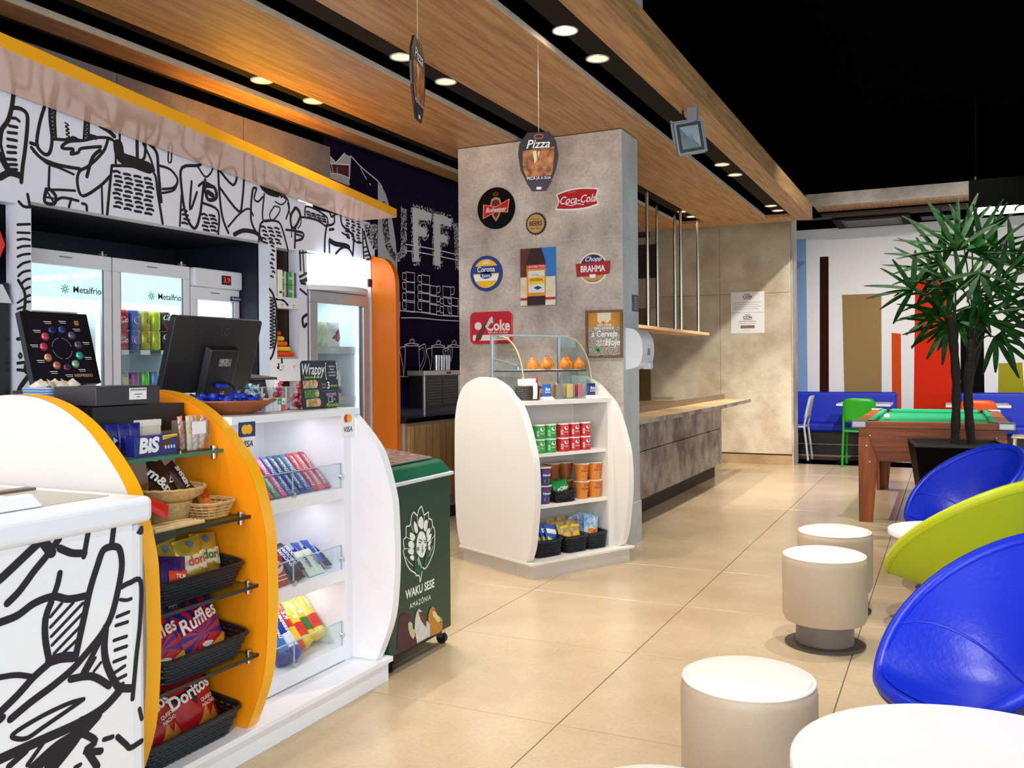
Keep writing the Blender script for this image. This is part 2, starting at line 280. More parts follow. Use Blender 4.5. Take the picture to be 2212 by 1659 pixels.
# traced line drawings in wall coordinates: (width, [(y, z), ...])
MURAL = [
(0.0137,[(2.964,2.673),(2.955,2.633),(2.947,2.577),(2.926,2.504),(2.893,2.451),(2.884,2.396)]),
(0.0122,[(2.947,2.57),(2.992,2.577),(3.026,2.559),(3.029,2.506),(3.016,2.387),(3.002,2.299),(2.993,2.217)]),
(0.0091,[(2.946,2.52),(2.967,2.523),(2.985,2.514)]),
(0.0091,[(2.932,2.479),(2.973,2.481)]),
(0.0091,[(2.925,2.445),(2.97,2.451)]),
(0.0091,[(2.923,2.413),(2.97,2.415)]),
(0.0091,[(2.923,2.378),(2.966,2.382)]),
(0.0091,[(2.923,2.348),(2.965,2.355)]),
(0.0091,[(2.92,2.315),(2.965,2.321)]),
(0.0091,[(2.932,2.291),(2.969,2.297)]),
(0.0091,[(2.932,2.268),(2.969,2.274)]),
(0.0195,[(2.884,2.329),(2.908,2.288),(2.932,2.255)]),
(0.0195,[(2.883,2.22),(2.932,2.251),(2.989,2.247)]),
(0.009,[(2.885,2.449),(2.888,2.375),(2.908,2.311)]),
(0.011,[(3.13,2.655),(3.125,2.623),(3.098,2.537),(3.08,2.439),(3.089,2.402),(3.128,2.379),(3.154,2.4),(3.166,2.466),(3.156,2.551),(3.155,2.622)]),
(0.008,[(3.188,2.654),(3.183,2.573),(3.189,2.473)]),
(0.0048,[(3.161,2.624),(3.18,2.615),(3.162,2.605),(3.181,2.596),(3.163,2.586),(3.182,2.577),(3.165,2.566),(3.183,2.558),(3.166,2.547),(3.185,2.539),(3.167,2.528),(3.186,2.52),(3.169,2.509),(3.187,2.501),(3.17,2.49),(3.189,2.481),(3.171,2.471)]),
(0.0083,[(3.365,2.634),(3.354,2.499)]),
(0.0083,[(3.388,2.631),(3.384,2.522)]),
(0.0049,[(3.36,2.608),(3.382,2.599),(3.361,2.587),(3.382,2.579),(3.361,2.567),(3.382,2.558),(3.361,2.546),(3.383,2.537),(3.362,2.526),(3.383,2.517),(3.362,2.505)]),
(0.0048,[(3.242,2.567),(3.263,2.559),(3.244,2.548),(3.266,2.539),(3.246,2.528),(3.268,2.52),(3.248,2.508),(3.27,2.5),(3.251,2.489)]),
(0.0095,[(3.173,2.468),(3.255,2.482),(3.293,2.502),(3.34,2.496),(3.438,2.534),(3.518,2.548),(3.554,2.534)]),
(0.0149,[(3.389,2.532),(3.428,2.532)]),
(0.0151,[(3.458,2.602),(3.509,2.588),(3.549,2.566)]),
(0.0099,[(3.34,2.496),(3.264,2.475),(3.223,2.442),(3.232,2.432),(3.292,2.441),(3.273,2.412),(3.32,2.43),(3.34,2.455),(3.462,2.491)]),
(0.0109,[(3.046,2.42),(3.084,2.417)]),
(0.0109,[(3.05,2.398),(3.101,2.358),(3.181,2.342),(3.263,2.342),(3.329,2.346)]),
(0.0078,[(3.062,2.381),(3.136,2.337),(3.208,2.327),(3.291,2.31)]),
(0.0102,[(3.508,2.541),(3.477,2.467),(3.387,2.374),(3.324,2.329),(3.314,2.261),(3.347,2.206),(3.455,2.278),(3.516,2.339)]),
(0.0118,[(3.457,2.471),(3.407,2.419),(3.372,2.313)]),
(0.0085,[(3.518,2.544),(3.554,2.526),(3.558,2.411)]),
(0.0079,[(3.149,2.32),(3.144,2.208)]),
(0.0079,[(3.135,2.202),(3.207,2.215),(3.299,2.226)]),
(0.011,[(3.131,2.206),(3.121,2.141),(3.174,2.138),(3.184,2.179),(3.153,2.208)]),
(0.0063,[(3.135,2.195),(3.174,2.142)]),
(0.0063,[(3.126,2.165),(3.17,2.165)]),
(0.0088,[(3.179,2.15),(3.225,2.178),(3.318,2.176)]),
(0.0081,[(3.276,2.182),(3.261,2.135)]),
(0.009,[(3.342,2.166),(3.366,2.162),(3.37,2.135)]),
(0.0076,[(3.465,2.28),(3.469,2.133)]),
(0.0102,[(3.532,2.402),(3.516,2.28),(3.499,2.133)]),
(0.0102,[(3.532,2.402),(3.675,2.425),(3.819,2.422),(3.852,2.293),(3.885,2.135)]),
(0.0085,[(3.542,2.372),(3.563,2.378),(3.584,2.373)]),
(0.0086,[(3.612,2.372),(3.633,2.374),(3.654,2.373)]),
(0.0087,[(3.683,2.373),(3.704,2.376),(3.726,2.374)]),
(0.0089,[(3.755,2.373),(3.778,2.378),(3.8,2.374)]),
(0.0085,[(3.551,2.348),(3.571,2.351),(3.592,2.349)]),
(0.0086,[(3.62,2.348),(3.641,2.353),(3.663,2.349)]),
(0.0088,[(3.691,2.349),(3.713,2.349),(3.735,2.349)]),
(0.0089,[(3.764,2.349),(3.786,2.351),(3.809,2.349)]),
(0.0086,[(3.559,2.324),(3.579,2.325),(3.6,2.325)]),
(0.0087,[(3.628,2.324),(3.65,2.326),(3.671,2.325)]),
(0.0088,[(3.699,2.324),(3.721,2.328),(3.743,2.325)]),
(0.0089,[(3.773,2.324),(3.795,2.33),(3.818,2.325)]),
(0.0085,[(3.546,2.301),(3.567,2.304),(3.588,2.301)]),
(0.0086,[(3.615,2.3),(3.636,2.306),(3.658,2.301)]),
(0.0088,[(3.686,2.3),(3.708,2.301),(3.73,2.3)]),
(0.0089,[(3.759,2.299),(3.781,2.302),(3.804,2.3)]),
(0.0085,[(3.554,2.277),(3.575,2.278),(3.596,2.277)]),
(0.0087,[(3.623,2.276),(3.645,2.279),(3.666,2.276)]),
(0.0088,[(3.695,2.275),(3.717,2.28),(3.739,2.276)]),
(0.0089,[(3.768,2.275),(3.79,2.275),(3.813,2.275)]),
(0.0085,[(3.541,2.253),(3.562,2.258),(3.583,2.253)]),
(0.0086,[(3.61,2.252),(3.632,2.252),(3.653,2.252)]),
(0.0087,[(3.681,2.251),(3.703,2.253),(3.725,2.251)]),
(0.0089,[(3.754,2.25),(3.776,2.254),(3.799,2.25)]),
(0.0085,[(3.549,2.229),(3.57,2.231),(3.591,2.229)]),
(0.0086,[(3.619,2.228),(3.64,2.231),(3.661,2.228)]),
(0.0088,[(3.69,2.227),(3.712,2.232),(3.734,2.227)]),
(0.0089,[(3.763,2.225),(3.785,2.226),(3.808,2.225)]),
(0.0086,[(3.557,2.205),(3.578,2.21),(3.599,2.205)]),
(0.0087,[(3.627,2.204),(3.648,2.205),(3.67,2.203)]),
(0.0088,[(3.698,2.202),(3.72,2.205),(3.742,2.202)]),
(0.0089,[(3.771,2.2),(3.794,2.205),(3.817,2.2)]),
(0.0085,[(3.545,2.182),(3.566,2.184),(3.586,2.182)]),
(0.0086,[(3.614,2.18),(3.635,2.184),(3.657,2.18)]),
(0.0087,[(3.685,2.178),(3.707,2.178),(3.729,2.178)]),
(0.0089,[(3.758,2.176),(3.78,2.178),(3.803,2.175)]),
(0.0395,[(3.575,2.522),(3.595,2.461),(3.686,2.449),(3.785,2.438)]),
(0.0086,[(3.586,2.593),(3.59,2.499),(3.622,2.462),(3.708,2.462)]),
(0.0132,[(3.704,2.593),(3.706,2.457)]),
(0.0106,[(3.765,2.607),(3.758,2.499),(3.73,2.467)]),
(0.0124,[(3.77,2.586),(3.843,2.539),(3.856,2.429),(3.875,2.26)]),
(0.0088,[(3.747,2.567),(3.797,2.498),(3.825,2.432)]),
(0.009,[(3.865,2.466),(3.947,2.459),(4.001,2.41),(3.97,2.358),(3.887,2.335)]),
(0.0082,[(3.887,2.312),(3.97,2.342),(4,2.391)]),
(0.0064,[(3.937,2.599),(3.93,2.506),(3.954,2.511),(3.955,2.594)]),
(0.0114,[(4.196,2.602),(4.183,2.533),(4.038,2.489),(4.031,2.369),(4.066,2.206),(4.134,2.139),(4.179,2.232),(4.207,2.399),(4.223,2.45)]),
(0.0094,[(4.112,2.42),(4.097,2.244),(4.155,2.362)]),
(0.0076,[(4.163,2.519),(4.221,2.468),(4.267,2.496),(4.294,2.55),(4.288,2.587)]),
(0.0144,[(4.214,2.41),(4.299,2.415),(4.315,2.354),(4.245,2.333),(4.214,2.41)]),
(0.0192,[(4.246,2.377),(4.285,2.364)]),
(0.0095,[(4.168,2.402),(4.22,2.435),(4.299,2.415)]),
(0.0084,[(4.03,2.322),(4.016,2.139)]),
(0.0096,[(4.206,2.303),(4.331,2.274),(4.33,2.132)]),
(0.0084,[(4.029,2.235),(4.05,2.24),(4.072,2.234)]),
(0.0084,[(4.038,2.21),(4.06,2.212),(4.081,2.209)]),
(0.0084,[(4.048,2.185),(4.069,2.185),(4.091,2.184)]),
(0.0084,[(4.033,2.159),(4.054,2.162),(4.076,2.157)]),
(0.0086,[(4.192,2.233),(4.214,2.238),(4.236,2.231)]),
(0.0087,[(4.257,2.237),(4.28,2.238),(4.303,2.236)]),
(0.0086,[(4.202,2.21),(4.224,2.213),(4.247,2.209)]),
(0.0087,[(4.268,2.215),(4.29,2.219),(4.313,2.213)]),
(0.0086,[(4.212,2.188),(4.235,2.187),(4.257,2.187)]),
(0.0087,[(4.278,2.192),(4.301,2.194),(4.323,2.191)]),
(0.0086,[(4.197,2.164),(4.219,2.167),(4.241,2.162)]),
(0.0087,[(4.262,2.168),(4.285,2.173),(4.307,2.166)]),
(0.0086,[(4.207,2.142),(4.229,2.142),(4.251,2.14)]),
(0.0087,[(4.272,2.146),(4.295,2.148),(4.318,2.144)]),
(0.0107,[(4.334,2.548),(4.34,2.422),(4.365,2.25),(4.419,2.149)]),
(0.0107,[(4.341,2.534),(4.464,2.458),(4.507,2.541)]),
(0.0108,[(4.346,2.423),(4.512,2.299),(4.548,2.377),(4.568,2.542)]),
(0.0079,[(4.419,2.188),(4.519,2.282),(4.606,2.33),(4.65,2.291)]),
(0.017,[(4.474,2.146),(4.561,2.182),(4.679,2.18),(4.726,2.141)]),
(0.0478,[(4.751,2.513),(4.805,2.491),(4.883,2.489)]),
(0.0103,[(4.682,2.476),(4.644,2.454),(4.627,2.267),(4.679,2.182)]),
(0.0082,[(4.682,2.47),(4.659,2.405),(4.696,2.39),(4.742,2.429)]),
(0.0083,[(4.758,2.452),(4.74,2.283),(4.818,2.281)]),
(0.0063,[(4.858,2.386),(4.81,2.324),(4.833,2.286),(4.897,2.337),(4.914,2.382),(4.858,2.386)]),
(0.0085,[(4.931,2.486),(4.988,2.458),(5.012,2.397),(4.978,2.317)]),
(0.0063,[(4.866,2.417),(4.93,2.406),(4.98,2.446),(4.931,2.47)]),
(0.0093,[(4.701,2.128),(4.717,2.238),(4.771,2.275),(4.897,2.284),(4.944,2.226),(4.995,2.103)]),
(0.0083,[(4.725,2.228),(4.745,2.233),(4.765,2.225)]),
(0.0084,[(4.792,2.233),(4.812,2.233),(4.833,2.23)]),
(0.0085,[(4.86,2.239),(4.881,2.24),(4.902,2.236)]),
(0.0083,[(4.737,2.204),(4.757,2.206),(4.777,2.201)]),
(0.0084,[(4.804,2.209),(4.825,2.213),(4.845,2.206)]),
(0.0085,[(4.873,2.214),(4.893,2.213),(4.914,2.211)]),
(0.0083,[(4.749,2.18),(4.769,2.178),(4.789,2.177)]),
(0.0084,[(4.816,2.185),(4.837,2.185),(4.857,2.181)]),
(0.0085,[(4.885,2.19),(4.906,2.192),(4.927,2.186)]),
(0.0083,[(4.731,2.154),(4.751,2.156),(4.77,2.15)]),
(0.0084,[(4.797,2.158),(4.818,2.163),(4.838,2.155)]),
(0.0085,[(4.866,2.163),(4.886,2.162),(4.907,2.159)]),
(0.0083,[(4.743,2.13),(4.763,2.129),(4.783,2.126)]),
(0.0084,[(4.81,2.134),(4.83,2.135),(4.85,2.13)]),
(0.0085,[(4.878,2.138),(4.899,2.142),(4.92,2.135)]),
(0.012,[(5.079,2.407),(5.028,2.345),(5.035,2.271),(5.077,2.276),(5.129,2.36),(5.087,2.409)]),
(0.0109,[(5.077,2.276),(5.067,2.128)]),
(0.0097,[(4.977,2.241),(5.154,2.244),(5.145,2.197),(5.076,2.178)]),
(0.0087,[(5.085,2.223),(5.145,2.219)]),
(0.0106,[(4.9,2.534),(4.915,2.489),(4.931,2.459)]),
(0.0089,[(5.182,2.368),(5.193,2.433),(5.294,2.432),(5.387,2.41),(5.44,2.385),(5.434,2.325),(5.324,2.353),(5.182,2.355),(5.133,2.348)]),
(0.0082,[(5.198,2.397),(5.218,2.401),(5.238,2.398)]),
(0.0083,[(5.254,2.394),(5.275,2.396),(5.295,2.395)]),
(0.0084,[(5.312,2.392),(5.332,2.394),(5.353,2.393)]),
(0.0084,[(5.37,2.39),(5.391,2.393),(5.412,2.39)]),
(0.0082,[(5.206,2.38),(5.226,2.382),(5.246,2.38)]),
(0.0083,[(5.262,2.377),(5.283,2.381),(5.303,2.378)]),
(0.0084,[(5.32,2.374),(5.34,2.375),(5.361,2.375)]),
(0.0084,[(5.378,2.372),(5.399,2.373),(5.42,2.373)]),
(0.0083,[(5.213,2.362),(5.233,2.363),(5.254,2.363)]),
(0.0083,[(5.27,2.36),(5.291,2.361),(5.311,2.36)]),
(0.0084,[(5.328,2.357),(5.348,2.36),(5.369,2.357)]),
(0.0085,[(5.386,2.354),(5.407,2.358),(5.428,2.355)]),
(0.0105,[(5.452,2.485),(5.483,2.408),(5.526,2.421)]),
(0.0079,[(5.495,2.479),(5.538,2.459),(5.582,2.465),(5.604,2.495)]),
(0.0105,[(5.428,2.328),(5.52,2.36),(5.526,2.424),(5.581,2.442),(5.61,2.476)]),
(0.0111,[(5.434,2.338),(5.411,2.244),(5.405,2.136)]),
(0.0114,[(5.604,2.469),(5.619,2.364),(5.738,2.311),(5.766,2.274),(5.753,2.143)]),
(0.0224,[(5.47,2.225),(5.534,2.209),(5.657,2.21),(5.702,2.202)]),
(0.0092,[(5.459,2.23),(5.463,2.135)]),
(0.0106,[(5.539,2.137),(5.6,2.18),(5.656,2.197),(5.713,2.186),(5.753,2.143)]),
(0.0081,[(5.619,2.303),(5.714,2.278)]),
(0.0118,[(5.465,2.305),(5.514,2.315)]),
(0.0074,[(5.048,2.491),(5.135,2.483),(5.254,2.487)]),
(0.0062,[(4.995,2.427),(5.027,2.32),(5.035,2.198)]),
(0.0069,[(5.073,2.24),(5.161,2.238),(5.146,2.205),(5.082,2.179)]),
(0.0062,[(5.027,2.32),(5.066,2.407),(5.114,2.402),(5.138,2.355),(5.132,2.298),(5.103,2.269)]),
(0.0088,[(5.665,2.429),(5.68,2.432),(5.694,2.428)]),
(0.0089,[(5.735,2.424),(5.75,2.424),(5.765,2.423)]),
(0.0089,[(5.807,2.42),(5.822,2.421),(5.838,2.418)]),
(0.0088,[(5.674,2.406),(5.689,2.408),(5.703,2.405)]),
(0.0089,[(5.744,2.402),(5.759,2.404),(5.774,2.4)]),
(0.0089,[(5.816,2.397),(5.831,2.396),(5.847,2.395)]),
(0.0088,[(5.683,2.384),(5.697,2.383),(5.712,2.382)]),
(0.0089,[(5.753,2.379),(5.768,2.379),(5.783,2.377)]),
(0.009,[(5.825,2.374),(5.84,2.376),(5.856,2.372)]),
(0.0088,[(5.669,2.363),(5.683,2.365),(5.698,2.361)]),
(0.0089,[(5.739,2.357),(5.754,2.361),(5.769,2.356)]),
(0.0089,[(5.811,2.352),(5.826,2.352),(5.841,2.351)]),
(0.0088,[(5.677,2.34),(5.692,2.34),(5.707,2.338)]),
(0.0089,[(5.748,2.335),(5.763,2.336),(5.778,2.333)]),
(0.009,[(5.82,2.329),(5.835,2.332),(5.85,2.327)]),
(0.0088,[(5.664,2.319),(5.678,2.322),(5.693,2.317)]),
(0.0089,[(5.734,2.313),(5.749,2.313),(5.764,2.312)]),
(0.0089,[(5.805,2.308),(5.821,2.308),(5.836,2.306)]),
(0.0088,[(5.672,2.296),(5.687,2.297),(5.702,2.295)]),
(0.0089,[(5.743,2.291),(5.758,2.292),(5.773,2.289)]),
(0.0089,[(5.814,2.285),(5.83,2.288),(5.845,2.283)]),
(0.0088,[(5.681,2.274),(5.696,2.277),(5.711,2.272)]),
(0.0089,[(5.752,2.268),(5.767,2.267),(5.782,2.266)]),
(0.009,[(5.824,2.261),(5.839,2.262),(5.854,2.259)]),
(0.0082,[(5.772,2.261),(5.819,2.251),(5.872,2.256)]),
(0.0097,[(5.885,2.365),(5.89,2.233),(5.9,2.137)]),
(0.0125,[(5.903,2.346),(5.932,2.273),(5.974,2.18),(6.041,2.109)]),
(0.0056,[(5.896,2.29),(5.933,2.301)]),
(0.007,[(5.901,2.224),(5.95,2.237)]),
(0.007,[(5.903,2.186),(5.968,2.204)]),
(0.007,[(5.913,2.159),(5.986,2.174)]),
(0.007,[(5.936,2.134),(6.01,2.148)]),
(0.0075,[(5.115,2.095),(5.194,2.11)]),
(0.0076,[(5.155,2.118),(5.167,1.962)]),
(0.0088,[(5.127,1.902),(5.162,1.911),(5.192,1.926)]),
(0.0075,[(5.113,1.932),(5.192,1.957)]),
(0.0063,[(5.137,1.896),(5.176,1.893)]),
(0.0079,[(2.972,2.005),(3.037,2.016)]),
(0.0072,[(2.971,1.966),(3.036,1.972)]),
(0.0072,[(2.971,1.93),(3.003,1.939),(3.037,1.939)]),
(0.0072,[(2.971,1.89),(2.999,1.902),(3.037,1.908)]),
(0.0072,[(2.97,1.848),(2.999,1.861),(3.037,1.869)]),
(0.0072,[(2.971,1.796),(2.999,1.818),(3.036,1.831)]),
(0.0072,[(2.973,1.753),(2.998,1.775),(3.036,1.786)]),
(0.0072,[(2.991,1.718),(3.012,1.737),(3.036,1.746)]),
(0.0073,[(3.005,1.69),(3.035,1.705)]),
(0.0073,[(3.008,1.651),(3.035,1.664)]),
(0.0092,[(2.973,1.733),(3.008,1.67),(3.004,1.591),(2.989,1.57)]),
(0.0065,[(2.968,1.622),(3.001,1.643)]),
(0.0065,[(2.968,1.592),(2.997,1.604)]),
(0.0073,[(3.011,1.628),(3.035,1.632)]),
(0.0073,[(3.011,1.585),(3.034,1.579)]),
(0.0092,[(2.98,2.118),(3.005,2.099),(3.039,2.101)]),
(0.0093,[(3.027,2.162),(3.039,2.104)]),
(0.0105,[(2.967,1.445),(2.985,1.447)]),
(0.0119,[(2.999,1.413),(3.002,1.4)]),
(0.0059,[(2.98,1.376),(2.973,1.363),(2.98,1.352),(2.989,1.363),(2.98,1.376)]),
(0.0092,[(2.966,1.327),(3.002,1.331)]),
(0.0092,[(2.966,1.295),(3.001,1.291)]),
(0.0146,[(3.031,1.367),(3.008,1.294),(3.03,1.274),(2.979,1.209),(2.968,1.17)]),
(0.0081,[(4.812,2.141),(4.825,2.144),(4.837,2.136)]),
(0.0081,[(4.823,2.113),(4.835,2.114),(4.847,2.109)]),
(0.0081,[(4.833,2.085),(4.845,2.083),(4.858,2.081)]),
(0.0081,[(4.817,2.054),(4.829,2.056),(4.841,2.05)]),
(0.0081,[(4.827,2.026),(4.839,2.025),(4.851,2.022)]),
(0.0081,[(4.811,1.996),(4.823,1.998),(4.835,1.991)]),
(0.0081,[(4.821,1.968),(4.833,1.967),(4.845,1.963)]),
(0.0081,[(4.832,1.94),(4.844,1.943),(4.856,1.935)]),
(0.0081,[(4.815,1.909),(4.827,1.909),(4.839,1.904)]),
(0.0108,[(4.802,1.82),(4.838,1.786),(4.871,1.698),(4.863,1.607)]),
(0.0109,[(4.863,1.607),(4.868,1.498),(4.833,1.389),(4.806,1.353)]),
(0.0054,[(4.804,1.766),(4.858,1.755),(4.804,1.744),(4.857,1.732),(4.803,1.721),(4.857,1.709),(4.803,1.698),(4.857,1.686),(4.803,1.675),(4.857,1.663),(4.803,1.652),(4.856,1.64),(4.802,1.63),(4.856,1.617),(4.802,1.607),(4.856,1.594),(4.802,1.584),(4.855,1.571),(4.802,1.561),(4.855,1.548),(4.801,1.539),(4.855,1.525),(4.801,1.516),(4.855,1.502),(4.801,1.493),(4.854,1.479),(4.8,1.47),(4.854,1.456),(4.8,1.448),(4.854,1.434),(4.8,1.425)]),
(0.01,[(4.871,1.757),(4.933,1.756),(4.989,1.723)]),
(0.0109,[(4.879,1.294),(4.927,1.285)]),
(0.0091,[(4.887,1.317),(4.907,1.28)]),
(0.0101,[(4.921,1.353),(4.925,1.294)]),
(0.0103,[(5.121,1.927),(5.195,1.962)]),
(0.0132,[(5.128,1.9),(5.194,1.913)]),
(0.0104,[(5.135,1.886),(5.179,1.883)]),
(0.0103,[(5.122,1.843),(5.193,1.81)]),
(0.0133,[(5.191,1.667),(5.146,1.637),(5.16,1.581),(5.19,1.601)]),
(0.0103,[(5.123,2.111),(5.128,1.975)])]
FREEZER_ART = [
(0.0153,[(1.342,0.809),(1.367,0.821),(1.392,0.837),(1.431,0.863),(1.464,0.885)]),
(0.0133,[(1.383,0.761),(1.413,0.782),(1.452,0.821),(1.489,0.854),(1.519,0.885)]),
(0.0203,[(1.478,0.885),(1.498,0.856)]),
(0.0141,[(1.521,0.862),(1.555,0.844),(1.591,0.837)]),
(0.0111,[(1.602,0.884),(1.589,0.829)]),
(0.0123,[(1.681,0.89),(1.673,0.841)]),
(0.0116,[(1.521,0.802),(1.514,0.775),(1.502,0.749)]),
(0.0138,[(1.341,0.719),(1.366,0.722),(1.408,0.727),(1.452,0.745),(1.502,0.749),(1.544,0.733),(1.598,0.729)]),
(0.0141,[(1.673,0.839),(1.647,0.833),(1.629,0.797),(1.608,0.746),(1.592,0.69),(1.574,0.626),(1.562,0.583)]),
(0.0141,[(1.673,0.839),(1.697,0.828),(1.705,0.782),(1.691,0.718),(1.669,0.657),(1.637,0.618),(1.591,0.583),(1.552,0.557),(1.495,0.533),(1.441,0.515),(1.389,0.493)]),
(0.0131,[(1.497,0.738),(1.481,0.701),(1.48,0.652),(1.491,0.592)]),
(0.0061,[(1.494,0.702),(1.525,0.727)]),
(0.0061,[(1.494,0.677),(1.558,0.721)]),
(0.0061,[(1.496,0.654),(1.585,0.713)]),
(0.0062,[(1.498,0.633),(1.582,0.686)]),
(0.0062,[(1.503,0.611),(1.577,0.657)]),
(0.0062,[(1.519,0.6),(1.567,0.626)]),
(0.0188,[(1.491,0.596),(1.524,0.595),(1.557,0.587)]),
(0.0139,[(1.491,0.592),(1.45,0.572),(1.406,0.542),(1.364,0.518),(1.348,0.508)]),
(0.01,[(1.349,0.6),(1.365,0.597),(1.407,0.589),(1.45,0.57)]),
(0.0116,[(1.364,0.5),(1.37,0.504)]),
(0.0085,[(1.585,0.473),(1.542,0.477),(1.472,0.472),(1.406,0.46),(1.393,0.45),(1.427,0.434),(1.472,0.444),(1.532,0.459),(1.585,0.473)]),
(0.0107,[(1.702,0.727),(1.729,0.732),(1.766,0.727),(1.763,0.62),(1.75,0.533),(1.736,0.424)]),
(0.0071,[(1.699,0.695),(1.718,0.689),(1.734,0.689)]),
(0.0071,[(1.688,0.653),(1.726,0.656)]),
(0.0071,[(1.685,0.631),(1.722,0.631)]),
(0.007,[(1.678,0.594),(1.718,0.594)]),
(0.0071,[(1.681,0.568),(1.718,0.568)]),
(0.007,[(1.677,0.539),(1.714,0.54)]),
(0.007,[(1.67,0.508),(1.712,0.518)]),
(0.0071,[(1.683,0.49),(1.715,0.493)]),
(0.0071,[(1.686,0.472),(1.706,0.474)]),
(0.0157,[(1.653,0.635),(1.648,0.584),(1.657,0.534),(1.689,0.471),(1.71,0.46),(1.732,0.453)]),
(0.0121,[(1.637,0.609),(1.611,0.573),(1.581,0.535)]),
(0.0142,[(1.549,0.535),(1.611,0.522),(1.662,0.482)]),
(0.006,[(1.621,0.566),(1.596,0.537)]),
(0.0061,[(1.637,0.549),(1.616,0.533)]),
(0.0177,[(1.694,0.458),(1.641,0.43),(1.565,0.418),(1.471,0.415),(1.405,0.413),(1.355,0.411)]),
(0.0237,[(1.625,0.42),(1.575,0.394),(1.508,0.381),(1.444,0.354)]),
(0.0297,[(1.58,0.413),(1.55,0.382),(1.493,0.342)]),
(0.0119,[(1.427,0.404),(1.384,0.386)]),
(0.0089,[(1.476,0.41),(1.431,0.371)]),
(0.0096,[(1.645,0.35),(1.671,0.347)]),
(0.0115,[(1.687,0.341),(1.714,0.311),(1.728,0.297),(1.764,0.301)]),
(0.0145,[(1.594,0.34),(1.624,0.289)]),
(0.0135,[(1.575,0.394),(1.619,0.356),(1.589,0.342),(1.635,0.324)]),
(0.0091,[(1.759,0.389),(1.766,0.36)]),
(0.0084,[(1.559,0.313),(1.574,0.314)]),
(0.0064,[(1.761,0.863),(1.771,0.873),(1.771,0.857),(1.758,0.861)])]
